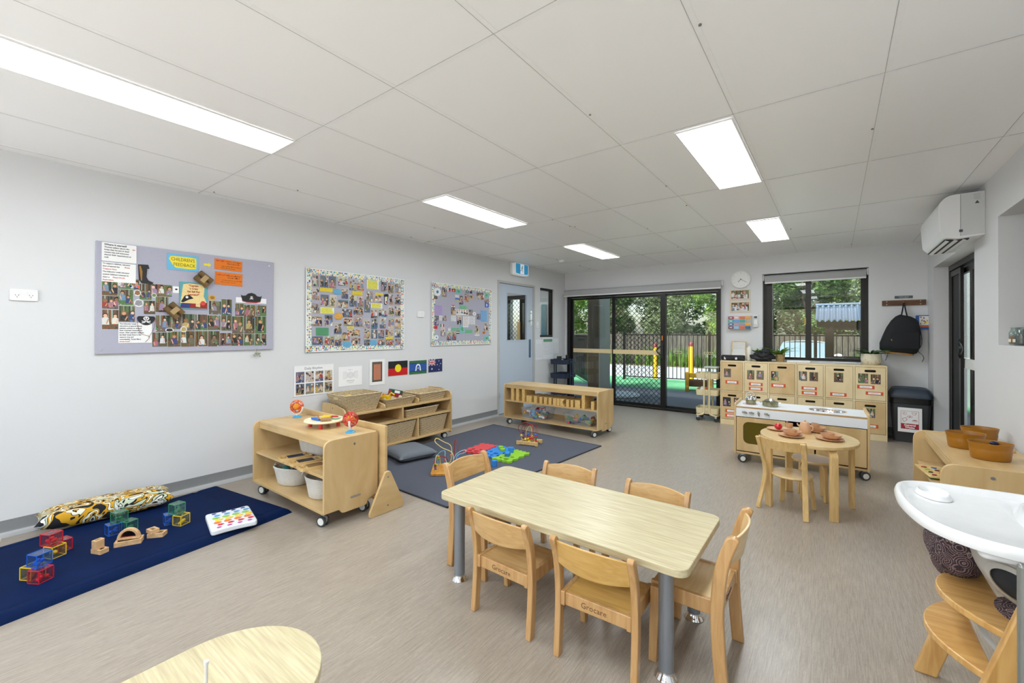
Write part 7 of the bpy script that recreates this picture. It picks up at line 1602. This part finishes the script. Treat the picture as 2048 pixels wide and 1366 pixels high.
for i in range(7):
    for j in range(4):
        x = .09 - .055 * j + (.012 if i % 2 else 0); y = .125 - .042 * i; s = (.7, .9, 1.1, 1.2, 1.1, .9, .7)[i]
        m = MB().at((x - .005, -y + .0, .0322)); m.prism([(.023 * s, 0), (.009 * s, .014 * s), (-.010 * s, .015 * s), (-.018 * s, 0), (-.010 * s, -.015 * s), (.009 * s, -.014 * s)], 'z', 0, .0025); m.obj('colour_drop', mat('drop_%d' % i, RC[i], .4), t, bevel=.001)
o = MB().ell((0, 0, 0), .022, 20, 12).obj('ball', mat('ivory_ball', (226, 220, 196), .4)); put(o, (-3.915, .195, .058)); props(o, 'small ivory ball on the mat, cut by the left frame edge', 'ball')

# ------------------------------------------------------------ pots on the play kitchen
PAN = mat('enamel_olive_steel', (150, 148, 116), .25, .7)
def pan(loc, rz, label, r_, h, kettle=False):
    t = thing('toy_pot', label, 'toy pot', loc, rz, 'toy pots on the play hob')
    MB().lathe([(0, 0), (r_ * .92, 0), (r_, .006), (r_, h), (r_ + .004, h + .002), (r_ - .003, h + .003), (r_ - .004, h - .002), (r_ - .005, .006), (0, .004)], 36).obj('pot_body', PAN, t)
    if kettle:
        MB().lathe([(r_ * .98, h), (r_ * .85, h + .02), (r_ * .5, h + .035), (0, h + .04)], 30).obj('lid', CHROME, t); MB().ell((0, 0, h + .048), .01, 12, 8).obj('lid_knob', CHROME, t); MB().tube([(-r_, 0, h), (-r_ * .9, 0, h + .06), (0, 0, h + .085), (r_ * .9, 0, h + .06), (r_, 0, h)], .004, 8).obj('handle', CHROME, t)
    else:
        MB().lathe([(0, h - .012), (r_ - .006, h - .012), (r_ - .006, h - .01), (0, h - .01)], 30).obj('dark_inside', mat('dark_steel_inside', (86, 88, 92), .3, .6), t)
        for s in (-1, 1): MB().tube([(s * r_, -.014, h - .01), (s * (r_ + .02), -.01, h - .006), (s * (r_ + .02), .01, h - .006), (s * r_, .014, h - .01)], .004, 8).obj('handle', CHROME, t)
    return t
pan((-.69, 5.01, .5575), 0, 'small lidded silver toy pot at the left of the play hob', .047, .045, True); pan((-.515, 4.975, .5575), .3, 'wider open toy saucepan on the play hob', .068, .042)
o = MB().at(rx=.9).lathe([(0, 0), (.06, 0), (.063, .004), (.05, .012), (0, .018)], 28).obj('pot_lid', CHROME); put(o, (-.53, 5.07, .565)); props(o, 'silver toy pot lid leaning behind the saucepan', 'lid')
o = MB().rbox(-.12, .06, -.08, .08, 0, .05, .01).obj('red_toy_box', DR, bevel=.003); put(o, (-.22, 5.0, .312 + .0)); props(o, 'dark red toy inside the open bay of the play kitchen', 'toy')
# ------------------------------------------------------------ tea set on the oval table
TER = mat('terracotta_melamine', (206, 160, 122), .45, var=.03)
ZO = .508
def plate_(x, y, r_, lab):
    o = MB().lathe([(0, 0), (r_ * .6, 0), (r_, .012), (r_, .015), (r_ * .6, .005), (0, .004)], 40).obj('toy_plate', TER); put(o, (x, y, ZO)); return props(o, lab, 'plate', 'terracotta play plates')
def bowl_(x, y, r_, lab, z=.006):
    o = MB().lathe([(0, 0), (r_ * .55, 0), (r_ * .85, .016), (r_, .034), (r_ - .003, .034), (r_ * .8, .016), (r_ * .5, .005), (0, .004)], 36).obj('toy_bowl', TER); put(o, (x, y, ZO + z)); return props(o, lab, 'bowl', 'terracotta play bowls')
def cup_(x, y, z, lab, r_=.03, h=.036):
    t = thing('toy_cup', lab, 'cup', (x, y, ZO + z), .5, 'terracotta play cups'); MB().lathe([(0, 0), (r_ * .75, 0), (r_ * .95, .012), (r_, h), (r_ - .003, h), (r_ * .85, .01), (0, .004)], 28).obj('cup_wall', TER, t); return t
plate_(-.37, 4.04, .072, 'play plate with the red apple on the oval table'); plate_(-.262, 3.85, .085, 'front left play plate on the oval table'); plate_(-.03, 3.90, .088, 'right hand play plate on the oval table'); plate_(-.115, 4.15, .07, 'back play plate behind the teapot')
bowl_(-.258, 3.87, .062, 'play bowl on the front left plate'); bowl_(-.02, 3.915, .066, 'play bowl on the right hand plate'); bowl_(-.11, 4.155, .056, 'play bowl on the back plate')
cup_(-.258, 3.885, .012, 'play cup in the front left bowl'); cup_(-.03, 3.93, .012, 'play cup in the right hand bowl'); cup_(-.125, 4.165, .014, 'tall play cup in the back bowl', .028, .05); cup_(-.30, 4.20, 0, 'small play cup standing alone at the back of the oval table', .027, .036); 
o = MB().lathe([(0, 0), (.022, 0), (.03, .004), (.03, .007), (0, .004)], 24).obj('toy_saucer', TER); put(o, (-.295, 4.10, ZO)); props(o, 'tiny saucer beside the teapot', 'saucer')
t = thing('toy_teapot', 'terracotta play teapot with lid in the middle of the oval table', 'teapot', (-.185, 4.045, ZO), radians(160))
MB().lathe([(0, 0), (.04, 0), (.042, .004), (.038, .05), (.032, .075), (.028, .08), (0, .08)], 32).obj('pot_body', TER, t); MB().lathe([(0, .09), (.02, .088), (.029, .082), (.029, .079), (0, .079)], 24).obj('lid', TER, t); MB().ell((0, 0, .096), (.007, .007, .006), 12, 8).obj('lid_knob', TER, t)
MB().tube([(.034, 0, .045), (.05, 0, .055), (.056, 0, .068)], .007, 10, r_end=.005).obj('spout', TER, t); MB().tube([(-.033, 0, .065), (-.055, 0, .06), (-.055, 0, .035), (-.037, 0, .025)], .005, 8).obj('handle', TER, t)
t = thing('toy_apple', 'shiny red toy apple on the left plate of the oval table', 'apple', (-.362, 4.035, ZO + .006)); MB().ell((0, 0, .026), (.029, .029, .026), 24, 14, lambda d: 1 - .18 * max(0, d.z) ** 6).obj('apple_body', mat('apple_red', (196, 16, 34), .15, coat=.6), t); MB().cyl((0, 0, .045), (.003, 0, .058), .0015, 6).obj('stem', HON, t)
# ------------------------------------------------------------ mustard tubs and puzzle on the right shelf
MUS = mat('mustard_plastic_tub', (158, 104, 16), .35, coat=.15)
def tubm(x, y, rz, label, a=.095, b=.075, h=.098):
    t = thing('plastic_tub', label, 'tub', (x, y, .5585), rz, 'mustard plastic tubs'); n = 44
    def sec(k, z, o=0): return [((a * k - o) * cos(q), (b * k - o) * sin(q), z) for q in [2 * pi * i / n for i in range(n)]]
    m = MB(); m.loft([sec(.80, 0), sec(.86, .006), sec(.90, .035), sec(.93, .055), sec(.915, .060), sec(.93, .068), sec(1, h), sec(1, h, .003), sec(.93, .066, .004), sec(.86, .008, .004)]); m.obj('tub_wall', MUS, t, smooth=60); return t
tubm(.665, 3.925, .25, 'mustard oval plastic tub, left one on the right shelf'); tubm(.72, 3.655, .1, 'mustard oval plastic tub, nearest on the right shelf'); tubm(.775, 4.185, .3, 'mustard oval plastic tub, farthest on the right shelf')
o = MB().ell((0, 0, 0), (.02, .012, .012), 14, 8).obj('shiny_toy', mat('shiny_navy', (50, 54, 84), .1, .6)); put(o, (.745, 3.70, .645)); props(o, 'shiny dark toy peeking out of the nearest mustard tub', 'toy'); 
o = MB().rbox(-.012, .012, -.05, .05, 0, .02, .004).obj('wooden_stick_toy', BIRCH, bevel=.003); put(o, (.86, 3.98, .5585), .2); props(o, 'small timber toy lying behind the mustard tubs by the wall', 'toy')
t = thing('puzzle_board', 'wooden peg puzzle board on the middle level of the right shelf', 'puzzle', (.58, 4.02, .351), radians(8))
MB().rbox(-.11, .11, -.15, .15, 0, .012, .008).obj('puzzle_base', grain('puzzle_wood', (214, 180, 116), (230, 200, 140), (5, 1, 5), 8), t, bevel=.002)
rr_ = random.Random(3)
for i in range(14): MB().prism([(-.08 + .05 * (i % 4) + rr_.uniform(.008, .018) * cos(k * pi / 4), -.12 + .065 * (i // 4) + rr_.uniform(.006, .016) * sin(k * pi / 4)) for k in range(8)], 'z', .012, .017).obj('puzzle_piece', [DR, BT, GT, mat('toy_brown', (90, 50, 40), .5), mat('toy_black', (40, 36, 36), .5), OT][i % 6], t)
o = MB().rbox(-.1, .1, -.12, .12, 0, .012, .006).obj('puzzle_board', mat('green_board', (40, 120, 60), .5), bevel=.002); put(o, (.585, 4.01, .338), .1); props(o, 'green puzzle board under the wooden peg puzzle', 'puzzle')
# ------------------------------------------------------------ bin
t = thing('waste_bin', 'tall charcoal swing-lid bin with general waste sign beside the cubby units', 'bin', (.722, 7.0, 0), radians(-3))
BINM = mat('charcoal_bin_plastic', (56, 58, 62), .45, bump=.05); LIDM = mat('navy_grey_lid', (52, 62, 76), .4)
def bsec(a, b, z, r): return [(x, y, z) for x, y in rrect(-a, a, -b, b, r, 6)]
MB().loft([bsec(.15, .13, 0, .03), bsec(.152, .132, .02, .03), bsec(.178, .158, .50, .035), bsec(.178, .158, .52, .035)]).obj('bin_body', BINM, t, smooth=50, fix=True)
m = MB(); m.loft([bsec(.185, .165, .455, .04), bsec(.187, .167, .47, .04), bsec(.182, .162, .50, .04), bsec(.188, .168, .52, .04), bsec(.186, .166, .535, .04)], cap=False); m.obj('bin_liner', mat('black_liner', (22, 22, 24), .25, bump=.6, bscale=25), t, smooth=80)
MB().loft([bsec(.192, .172, .525, .04), bsec(.195, .175, .55, .045), bsec(.19, .17, .575, .05), bsec(.165, .15, .62, .05), bsec(.15, .135, .635, .05)]).obj('lid_rim', LIDM, t, smooth=60, fix=True)
MB().at(rx=radians(-12)).loft([bsec(.135, .118, .618, .04), bsec(.135, .118, .632, .04), bsec(.11, .09, .642, .04)]).obj('swing_flap', mat('navy_flap', (34, 48, 74), .35), t, smooth=60, fix=True)
m = MB(); m.at((-.01, -.172, .27), rx=radians(90 - 3.0)); m.prism(rrect(-.105, .105, -.142, .142, 0), 'z', 0, .0015); s_ = m.obj('waste_sign', PAPER, t, smooth=0)
def onsign(): return MB().at((-.01, -.172, .27), rx=radians(90 - 3.0))
REDP = mat('sign_red', (178, 30, 44), .5)
onsign().prism(rrect(-.078, .078, -.105, -.042, 0), 'z', .0016, .0024).obj('red_band', REDP, s_, smooth=0)
m = onsign(); m.prism(rrect(-.078, .078, -.105, .105, 0), 'z', .0016, .0022, [rrect(-.0755, .0755, -.1025, .1025, 0)])
m.prism(circ(-.045, .075, .018, 16), 'z', .0016, .0022, [circ(-.045, .075, .0155, 16)]); m.prism([(-.055, .065), (-.048, .085), (-.04, .066), (-.046, .075)], 'z', .0016, .0022)
m.prism([(.015, .09), (.06, .09), (.05, .065), (.03, .06)], 'z', .0016, .0022, [[(.019, .087), (.055, .087), (.047, .067), (.031, .063)]]); m.prism(circ(.0, .04, .024, 16, .012), 'z', .0016, .0022, [circ(0, .04, .021, 16, .009)]); m.prism([(-.008, .036), (.008, .036), (.006, .043), (-.006, .043)], 'z', .0016, .0022)
m.prism([(-.068, .01), (-.035, .03), (-.02, .0), (-.05, -.025)], 'z', .0016, .0022, [[(-.063, .009), (-.037, .025), (-.025, .001), (-.049, -.02)]]); m.prism(circ(.043, -.005, .022, 16, .011), 'z', .0016, .0022, [circ(.043, -.005, .019, 16, .008)]); m.prism(circ(.043, .0, .021, 16, .004), 'z', .0016, .0022)
m.obj('line_drawings', REDP, s_, smooth=0)
M_ = Matrix.Translation((-.01, -.172, .27)) @ Matrix.Rotation(radians(87), 4, 'X')
for tx, yy in (('General', -.060), ('Waste', -.087)):
    o = text(tx, .031, PAPER, s_, wt=.0012); o.matrix_local = M_ @ Matrix.Translation((0, yy, .0026))

# ------------------------------------------------------------ trolleys
def trolley(label, loc, rz, L, Wd, zs, h, mt, wheel_mt, leg_z=0.0):
    t = thing('utility_trolley', label, 'trolley', loc, rz, None)
    for z in zs:
        m = MB()
        def sec(k, zz, o=0): return [(x, y, zz) for x, y in rrect(-L / 2 + k + o, L / 2 - k - o, -Wd / 2 + k + o, Wd / 2 - k - o, .03, 5)]
        m.loft([sec(.008, z), sec(0, z + h), sec(0, z + h, .004), sec(.008, z + .006, .003)]); tr = m.obj('tray', mt, t, smooth=50)
        for s in (-1, 1): m = MB(); m.cyl((0, s * Wd / 2, z + h * .5), (0, s * (Wd / 2 + .012), z + h * .5), .006, 10); m.obj('screw', STEEL, tr)
    top = zs[-1] + h
    for s in (-1, 1):
        for a in (-1, 1):
            P = [(a * .035, s * (Wd / 2 + .008), top + .008), (a * .035, s * (Wd / 2 + .008), .13), (a * .055, s * (Wd / 2 + .008), .10), (a * (L / 2 - .03), s * (Wd / 2 + .008), .085)]
            MB().tube(smoothpath(P[:1] + [P[1]], 1) + smoothpath([P[1], P[2], P[3]], 5), .011, 10).obj('leg', mt, t)
    for a in (-1, 1):
        MB().tube([(a * (L / 2 - .03), -Wd / 2 - .008, .085), (a * (L / 2 - .01), -Wd * .3, .085), (a * (L / 2 - .01), Wd * .3, .085), (a * (L / 2 - .03), Wd / 2 + .008, .085)], .011, 10).obj('base_bar', mt, t)
        for s in (-1, 1):
            x, y = a * (L / 2 - .035), s * (Wd / 2 - .01); m = MB(); m.box(x - .012, x + .012, y - .014, y + .014, .05, .078); m.cyl((x, y, .07), (x, y, .085), .008, 8); c = m.obj('castor', STEEL, t)
            MB().at((x, y, .029), rx=pi / 2).lathe([(0, -.012), (.01, -.012), (.028, -.01), (.029, 0), (.028, .01), (.01, .012), (0, .012)], 20).obj('wheel', wheel_mt, c)
    return t
CREAM = mat('cream_steel', (228, 214, 172), .4)
trolley('cream three-tier metal trolley between the glass doors and the cubby units', (-1.50, 6.86, 0), radians(3), .31, .30, (.105, .375, .615), .085, CREAM, BLACKP)
NV = mat('navy_steel', (34, 44, 66), .42)
trolley('dark navy three-tier trolley in the corner behind the block shelf', (-3.96, 6.82, 0), radians(90), .42, .32, (.18, .47, .72), .085, NV, BLACKP)
t = thing('storage_tub', 'clear tub with pale lid on top of the cream trolley', 'tub', (-1.46, 6.88, .623)); MB().loft([bsec(.075, .06, 0, .015), bsec(.088, .07, .15, .015)]).obj('tub_body', CLR, t, smooth=40, fix=True); MB().loft([bsec(.095, .078, .15, .02), bsec(.095, .078, .162, .02), bsec(.088, .07, .167, .02)]).obj('lid', mat('pale_mint_lid', (206, 214, 202), .4), t, smooth=40, fix=True)
o = MB().lathe([(0, 0), (.028, 0), (.03, .01), (.03, .075), (.012, .095), (.012, .11), (0, .11)], 20).obj('white_bottle', WHITEP); put(o, (-1.575, 6.80, .384)); props(o, 'small white bottle on the middle tier of the cream trolley', 'bottle')
o = MB().lathe([(0, 0), (.02, 0), (.02, .09), (.01, .105), (0, .105)], 20).obj('orange_bottle', mat('orange_bottle', (206, 104, 44), .4)); put(o, (-1.52, 6.79, .384)); props(o, 'orange bottle beside the white bottle on the cream trolley', 'bottle')
o = MB().at(rx=.1).rbox(-.08, .08, -.06, .06, 0, .05, .02).obj('wipes_pack', PAPER, bevel=.015, seg=3); put(o, (-1.43, 6.86, .384)); props(o, 'white pack of wipes on the middle tier of the cream trolley', 'pack')
o = MB().lathe([(0, 0), (.045, 0), (.045, .13), (0, .13)], 24).obj('dark_canister', mat('dark_canister', (36, 38, 44), .4)); put(o, (-4.02, 6.78, .728)); props(o, 'dark canister on top of the navy trolley', 'canister')
t = thing('handheld_radio', 'black upright handset on top of the navy trolley', 'radio', (-3.93, 6.9, .728)); MB().rbox(-.022, .022, -.014, .014, 0, .15, .006).obj('handset_body', BLACKP, t, bevel=.004); MB().cyl((.012, 0, .15), (.012, 0, .19), .005, 8).obj('aerial', BLACKP, t)
o = MB().lathe([(0, 0), (.04, 0), (.042, .06), (0, .075)], 20).obj('white_cup', WHITEP); put(o, (-4.06, 6.92, .728)); props(o, 'white rounded tub behind the canister on the navy trolley', 'tub')

# ------------------------------------------------------------ on top of the cubby units
ZC = .8975
def plant(label, x, y, pot, n, seed, L=.16, up=.5, spread=1.0):
    t = thing('potted_plant', label, 'plant', (x, y, ZC), 0, 'potted plants on the cubby units')
    if pot == 'basket':
        MB().lathe([(0, 0), (.044, 0), (.054, .04), (.060, .1), (.056, .1), (.05, .04), (0, .01)], 32).obj('pot', weave('wicker_pot', (120, 90, 50), (216, 186, 136), 40, 120), t); r_ = .05; h = .095
    elif pot == 'face':
        MB().lathe([(0, 0), (.075, 0), (.098, .03), (.104, .075), (.1, .135), (.094, .135), (.096, .075), (0, .06)], 40).obj('pot', mat('cream_terrazzo', (222, 214, 192), .5, var=.1, scale=25), t); r_ = .08; h = .13
        m = MB()
        for a, b, s in ((-.03, .035, .004), (.03, .035, .004)): m.ell((a * 1.2, -.1, b), (s, .003, s), 8, 6)
        m.obj('painted_eyes', mat('brown_dot', (140, 110, 80), .6), t); m = MB()
        for a, b in ((-.04, .015), (.0, .018), (.05, .02), (-.06, .06), (.07, .05)): m.ell((a, -.098 + abs(a) * .25, b), (.006, .003, .004), 8, 6)
        m.obj('orange_flecks', mat('orange_fleck', (214, 150, 96), .6), t)
    else:
        MB().lathe([(0, 0), (.04, 0), (.05, .09), (.045, .09), (0, .08)], 24).obj('pot', mat('grey_pot', (130, 130, 128), .5), t); r_ = .04; h = .09
    MB().lathe([(0, h - .012), (r_, h - .014)], 20).obj('soil', mat('potting_soil', (60, 48, 38), .9), t)
    r = random.Random(seed); m = MB()
    for i in range(n):
        a = r.uniform(0, 2 * pi); l = L * r.uniform(.7, 1.15); e = r.uniform(.25, 1) * up; w_ = .012
        def pt(q): return Vector((cos(a) * l * q * spread, sin(a) * l * q * spread, h - .01 + l * e * (q * 1.5 - q * q * .9)))
        s_ = Vector((-sin(a), cos(a), .15)) * w_; k = 6; prev = None
        for j in range(k + 1):
            q = j / k; ww = s_ * (sin(pi * min(.97, q * .8 + .12)) if q < 1 else .02); c = pt(q); n0 = m.pts([tuple(c - ww), tuple(c + Vector((0, 0, .002))), tuple(c + ww)])
            if prev is not None: m.face([prev, prev + 1, n0 + 1, n0]); m.face([prev + 1, prev + 2, n0 + 2, n0 + 1])
            prev = n0
    m.obj('leaves', LEAF[0 if pot != 'face' else 1], t, smooth=60)
    return t
plant('spiky green plant in woven basket pot on the cubby top', -.60, 6.93, 'basket', 40, 1, .22, .75)
plant('spiky green plant in cream speckled pot on the right of the cubby top', .365, 7.0, 'face', 46, 2, .20, .55, 1.0)
plant('green leafy plant behind the white bottle on the cubby top', -.88, 7.13, 'grey', 34, 3, .15, .9)
o = MB().lathe([(0, 0), (.033, 0), (.036, .006), (.036, .175), (.03, .19), (.018, .197), (.018, .21), (0, .212)], 28).obj('drink_bottle', mat('ivory_bottle', (222, 220, 210), .4)); put(o, (-.965, 6.86, ZC)); props(o, 'tall ivory drink bottle on the cubby top near the mirror', 'bottle')
t = thing('camera_pouch', 'black strapped pouch at the left end of the cubby top', 'pouch', (-1.16, 6.80, ZC), .05)
MB().rbox(-.15, .15, -.05, .05, 0, .075, .02).obj('pouch_body', mat('black_nylon', (26, 28, 32), .7, bump=.3), t, bevel=.015, seg=3)
MB().strip([(-.14, -.056, .06), (-.05, -.07, .03), (.05, -.066, .055), (.14, -.056, .02)], .015, .003).obj('strap', BLACKP, t); m = MB(); m.rbox(-.11, -.085, -.064, -.05, .012, .05, .003); m.rbox(.03, .06, -.064, -.05, .015, .05, .003); m.obj('silver_buckle', STEEL, t)
t = thing('coat', 'black coat folded in a heap on the cubby top', 'coat', (-.80, 6.82, ZC), .1)
r = random.Random(9); sd_ = [(r.uniform(0, 6), r.uniform(2, 5), r.uniform(2, 5)) for _ in range(3)]
MB().ell((0, 0, .062), (.14, .1, .06), 40, 24, lambda d: 1 + .10 * sin(d.x * 7 + d.z * 5 + 1) + .09 * sin(d.y * 9 - d.z * 7) + .06 * sin(d.x * 17 + d.y * 9) + (.35 * max(0, d.z) * max(0, 1 - abs(d.x - .1) * 3))).obj('coat_body', mat('black_puffer', (24, 25, 30), .6, bump=.3), t, smooth=80)
MB().ell((.04, -.02, .13), (.07, .06, .045), 24, 14, lambda d: 1 + .12 * sin(d.x * 11 + 1) + .1 * sin(d.z * 9)).obj('hood', mat('black_puffer', (24, 25, 30), .6, bump=.3), t, smooth=80)
t = thing('framed_mirror', 'small timber framed mirror leaning on the back wall behind the pouch', 'mirror', (-1.155, 7.20, ZC), 0); t.rotation_euler = (radians(-9), 0, 0)
MB().prism(rrect(-.1, .1, 0, .27, .006), 'y', -.008, .008, [rrect(-.086, .086, .014, .256, .003)]).obj('frame', TRW, t, bevel=.002); MB().box(-.086, .086, .0, .004, .014, .256).obj('mirror_glass', mat('mirror', (220, 224, 226), .03, 1), t, smooth=0)
def flatstack(lab, x, y, w_, d_, h, c, rz, name='paper_stack', cat='paper'):
    o = MB().box(-w_ / 2, w_ / 2, -d_ / 2, d_ / 2, 0, h).obj(name, mat('st_%d_%d_%d' % c, c, .6), bevel=.002); put(o, (x, y, ZC), rz); return props(o, lab, cat)
flatstack('stack of white papers on the cubby top beside the wicker plant', -.40, 6.96, .26, .2, .022, (236, 236, 238), .15)
flatstack('thin pale sheet lying on the middle of the cubby top', -.12, 6.99, .25, .17, .005, (224, 222, 222), -.05, 'paper_sheet'); flatstack('white folder with pale blue edge right of centre on the cubby top', .12, 7.02, .26, .2, .012, (196, 206, 226), .08, 'folder', 'folder')
o = MB().box(-.12, .12, -.09, .09, 0, .004).obj('paper_sheet', PAPER); put(o, (.10, 7.0, ZC + .0125), .05); props(o, 'white sheet on top of the pale blue folder', 'paper')

# ------------------------------------------------------------ high chair at the right edge
HW = grain('highchair_beech', (200, 150, 84), (222, 176, 108), (1.2, 8, 1.2), 6, .32, .4, .02); HWL = grain('highchair_leg', (200, 150, 84), (222, 176, 108), (6, 6, .8), 6, .32, .4, .02)
t = thing('high_chair', 'beech high chair with white tray at the right edge of the picture', 'high chair', (.24, 2.0, 0))
def hleg(y0, y1, x0, x1, z1, w_=.062):
    d = Vector((x1 - x0, 0, z1)).normalized(); n = Vector((d.z, 0, -d.x)) * w_ / 2; a = Vector((x0, 0, 0)); b = Vector((x1, 0, z1))
    P = [(a.x - n.x * 1.02, 0), (a.x + w_ * .55, 0), (b.x + n.x, b.z + n.z), (b.x - n.x, b.z - n.z)]
    m = MB(); m.prism(P, 'y', y0, y1); return m.obj('leg', HWL, t, bevel=.005, seg=3)
for y0, y1 in ((-.245, -.218), (.235, .262)):
    f = hleg(y0, y1, .03, .215, .62); hleg(y0, y1, .50, .30, .62)
    if y0 < 0:
        for z in (.575, .43, .305): bolt(f, (.03 + .185 * z / .62 + .01, y0 - .0, z), (0, -1, 0), .009)
        for z in (.36, .2): bolt(f, (.03 + .185 * z / .62 + .03, y0 - .0, z), (0, -1, 0), .007)
    MB().box(.215, .40, y0, y1, .59, .63).obj('top_rail', HWL, t, bevel=.003)
def footboard(x, z, yn, yf, bulge):
    P = [(x + .06, yn), (x + .06, yf)] + [(x + .05 - bulge * sin(pi * i / 20) ** .8, yf + (yn - yf) * i / 20) for i in range(21)]
    m = MB(); m.prism(P, 'z', z - .011, z + .011); m.obj('footrest', HW, t, bevel=.004, seg=3)
footboard(.065, .305, -.218, .235, .115); footboard(.115, .435, -.218, .235, .135)
MB().box(.33, .36, -.218, .235, .14, .18).obj('stretcher', HWL, t, bevel=.003)
GRP = mat('warm_grey_shell', (196, 194, 188), .4); DKP = mat('dark_harness_pad', (36, 40, 46), .7)
def bucket(d):
    return 1.0 - .10 * max(0, -d.z) ** 3 + .04 * abs(d.y)
m = MB(); m.ell((.27, .02, .60), (.155, .22, .17), 40, 24, bucket)
m.v = [(x, y, min(z, .665)) for x, y, z in m.v]
m.obj('seat_shell', GRP, t, smooth=60, fix=True)
def onshell(u, v, k):
    a = radians(230) + u; c = Vector((.27, .02, .60)); th = v
    d = Vector((cos(a) * sin(th), sin(a) * sin(th), cos(th))); q = bucket(d) * k; return (c.x + .155 * d.x * q, c.y + .22 * d.y * q, c.z + .17 * d.z * q)
def patch(rad0, rad1, k, name, mt):
    m = MB(); m.grid(lambda u, v: onshell((rad0 + (rad1 - rad0) * v) * 1.25 * cos(2 * pi * u), 1.80 + (rad0 + (rad1 - rad0) * v) * .95 * sin(2 * pi * u), k - .012 * v), 32, 6); m.obj(name, mt, t, smooth=80)
patch(0, .27, 1.03, 'side_recess', DKP); patch(.26, .34, 1.05, 'recess_rim', GRP)
MB().rbox(.46, .50, -.15, .17, .45, .95, .02).obj('backrest', GRP, t, bevel=.012)
# tray
TW = mat('tray_white', (240, 241, 242), .22, coat=.3)
out = [(p[0], p[1]) for p in smoothpath([(x, y, 0) for x, y in ((-.045, .22), (.03, .275), (.17, .29), (.30, .295), (.328, .24), (.27, .15), (.25, .02), (.27, -.11), (.328, -.2), (.30, -.29), (.17, -.30), (.06, -.27), (-.02, -.18), (-.06, -.02), (-.065, .12))], 5, closed=True)]
def inset(P, d):
    c = Vector((.10, -.02)); o_ = []
    k = len(P)
    for i in range(k):
        a, b = Vector(P[i - 1]), Vector(P[(i + 1) % k]); n = (b - a); 
        if n.length < 1e-6: n = Vector((1, 0))
        n = Vector((-n.y, n.x)).normalized(); s = 1 if (Vector(P[i]) + n * .01 - Vector(P[i])).length else 1
        o_.append(tuple(Vector(P[i]) + n * d))
    return o_
A_ = sum(out[i][0] * out[(i + 1) % len(out)][1] - out[(i + 1) % len(out)][0] * out[i][1] for i in range(len(out)))
sg = 1 if A_ > 0 else -1
def lvl(d, z): return [(x, y, z) for x, y in inset(out, d * sg)]
m = MB(); m.loft([lvl(.022, .680), lvl(.003, .686), lvl(.0, .70), lvl(.006, .716), lvl(.012, .72), lvl(.02, .718), lvl(.03, .70), lvl(.034, .698)]); m.obj('tray', TW, t, smooth=60, fix=True)
m = MB(); m.at((.045, .165, .6995), .2, sc=(.8, 1.25, 1)); m.lathe([(.052, .012), (.048, .016), (.044, .012), (.041, .0), (0, .0)], 32); m.lathe([(.058, 0), (.052, .012)], 32); m.obj('cup_recess', TW, t)
MB().rbox(.08, .16, -.27, -.16, .664, .682, .02).obj('tray_latch', TW, t, bevel=.006)
DOT = bpy.data.materials.new('dot_art_fabric'); DOT.use_nodes = True; nt = DOT.node_tree; b_ = nt.nodes['Principled BSDF']; b_.inputs['Roughness'].default_value = .85
tc = nt.nodes.new('ShaderNodeTexCoord'); v1 = nt.nodes.new('ShaderNodeTexVoronoi'); v1.inputs['Scale'].default_value = 24; v2 = nt.nodes.new('ShaderNodeTexVoronoi'); v2.inputs['Scale'].default_value = 120
for v in (v1, v2): nt.links.new(tc.outputs['Object'], v.inputs['Vector'])
sn = nt.nodes.new('ShaderNodeMath'); sn.operation = 'MULTIPLY'; sn.inputs[1].default_value = 7.0; nt.links.new(v1.outputs['Distance'], sn.inputs[0]); fr = nt.nodes.new('ShaderNodeMath'); fr.operation = 'FRACT'; nt.links.new(sn.outputs[0], fr.inputs[0])
cr = nt.nodes.new('ShaderNodeValToRGB'); cr.color_ramp.interpolation = 'CONSTANT'; e = cr.color_ramp.elements; e[0].color = lin((70, 44, 46)) + (1,); e[1].position = .3; e[1].color = lin((46, 48, 60)) + (1,)
for p_, c in ((.62, (118, 92, 108)), (.8, (70, 70, 66)), (.88, (206, 190, 180)), (.95, (140, 76, 48))): q = e.new(p_); q.color = lin(c) + (1,)
nt.links.new(fr.outputs[0], cr.inputs[0]); lt = nt.nodes.new('ShaderNodeMath'); lt.operation = 'LESS_THAN'; lt.inputs[1].default_value = .22; nt.links.new(v2.outputs['Distance'], lt.inputs[0])
mx = nt.nodes.new('ShaderNodeMix'); mx.data_type = 'RGBA'; mx.inputs['B'].default_value = lin((190, 180, 172)) + (1,); m3 = nt.nodes.new('ShaderNodeMath'); m3.operation = 'MULTIPLY'; m3.inputs[1].default_value = .35; nt.links.new(lt.outputs[0], m3.inputs[0]); nt.links.new(m3.outputs[0], mx.inputs['Factor']); nt.links.new(cr.outputs[0], mx.inputs['A']); nt.links.new(mx.outputs['Result'], b_.inputs['Base Color'])
MB().ell((.10, .18, .535), (.075, .12, .12), 32, 18, lambda d: 1 + .06 * sin(d.y * 8 + d.z * 4) + (.12 if abs(d.y) > .8 else 0)).obj('patterned_cushion', DOT, t, smooth=80)
MB().ell((.22, -.05, .43), (.08, .12, .03), 24, 12).obj('patterned_cushion', DOT, t, smooth=80)
MB().strip([(.10, -.08, .44), (.12, -.12, .38), (.15, -.15, .35), (.17, -.16, .34)], .018, .003, up=(1, 0, 0)).obj('harness_strap', mat('strap_grey', (176, 176, 172), .7), t)
# tall grey panel cut by the right edge
o = MB().rbox(0, .25, 0, .018, 0, .80, .006).obj('grey_panel', mat('grey_panel_plastic', (128, 130, 126), .25, .3), bevel=.006); put(o, (.309, 1.36, 0), .1); props(o, 'tall grey metal panel cut by the right frame edge, before the high chair', 'panel')
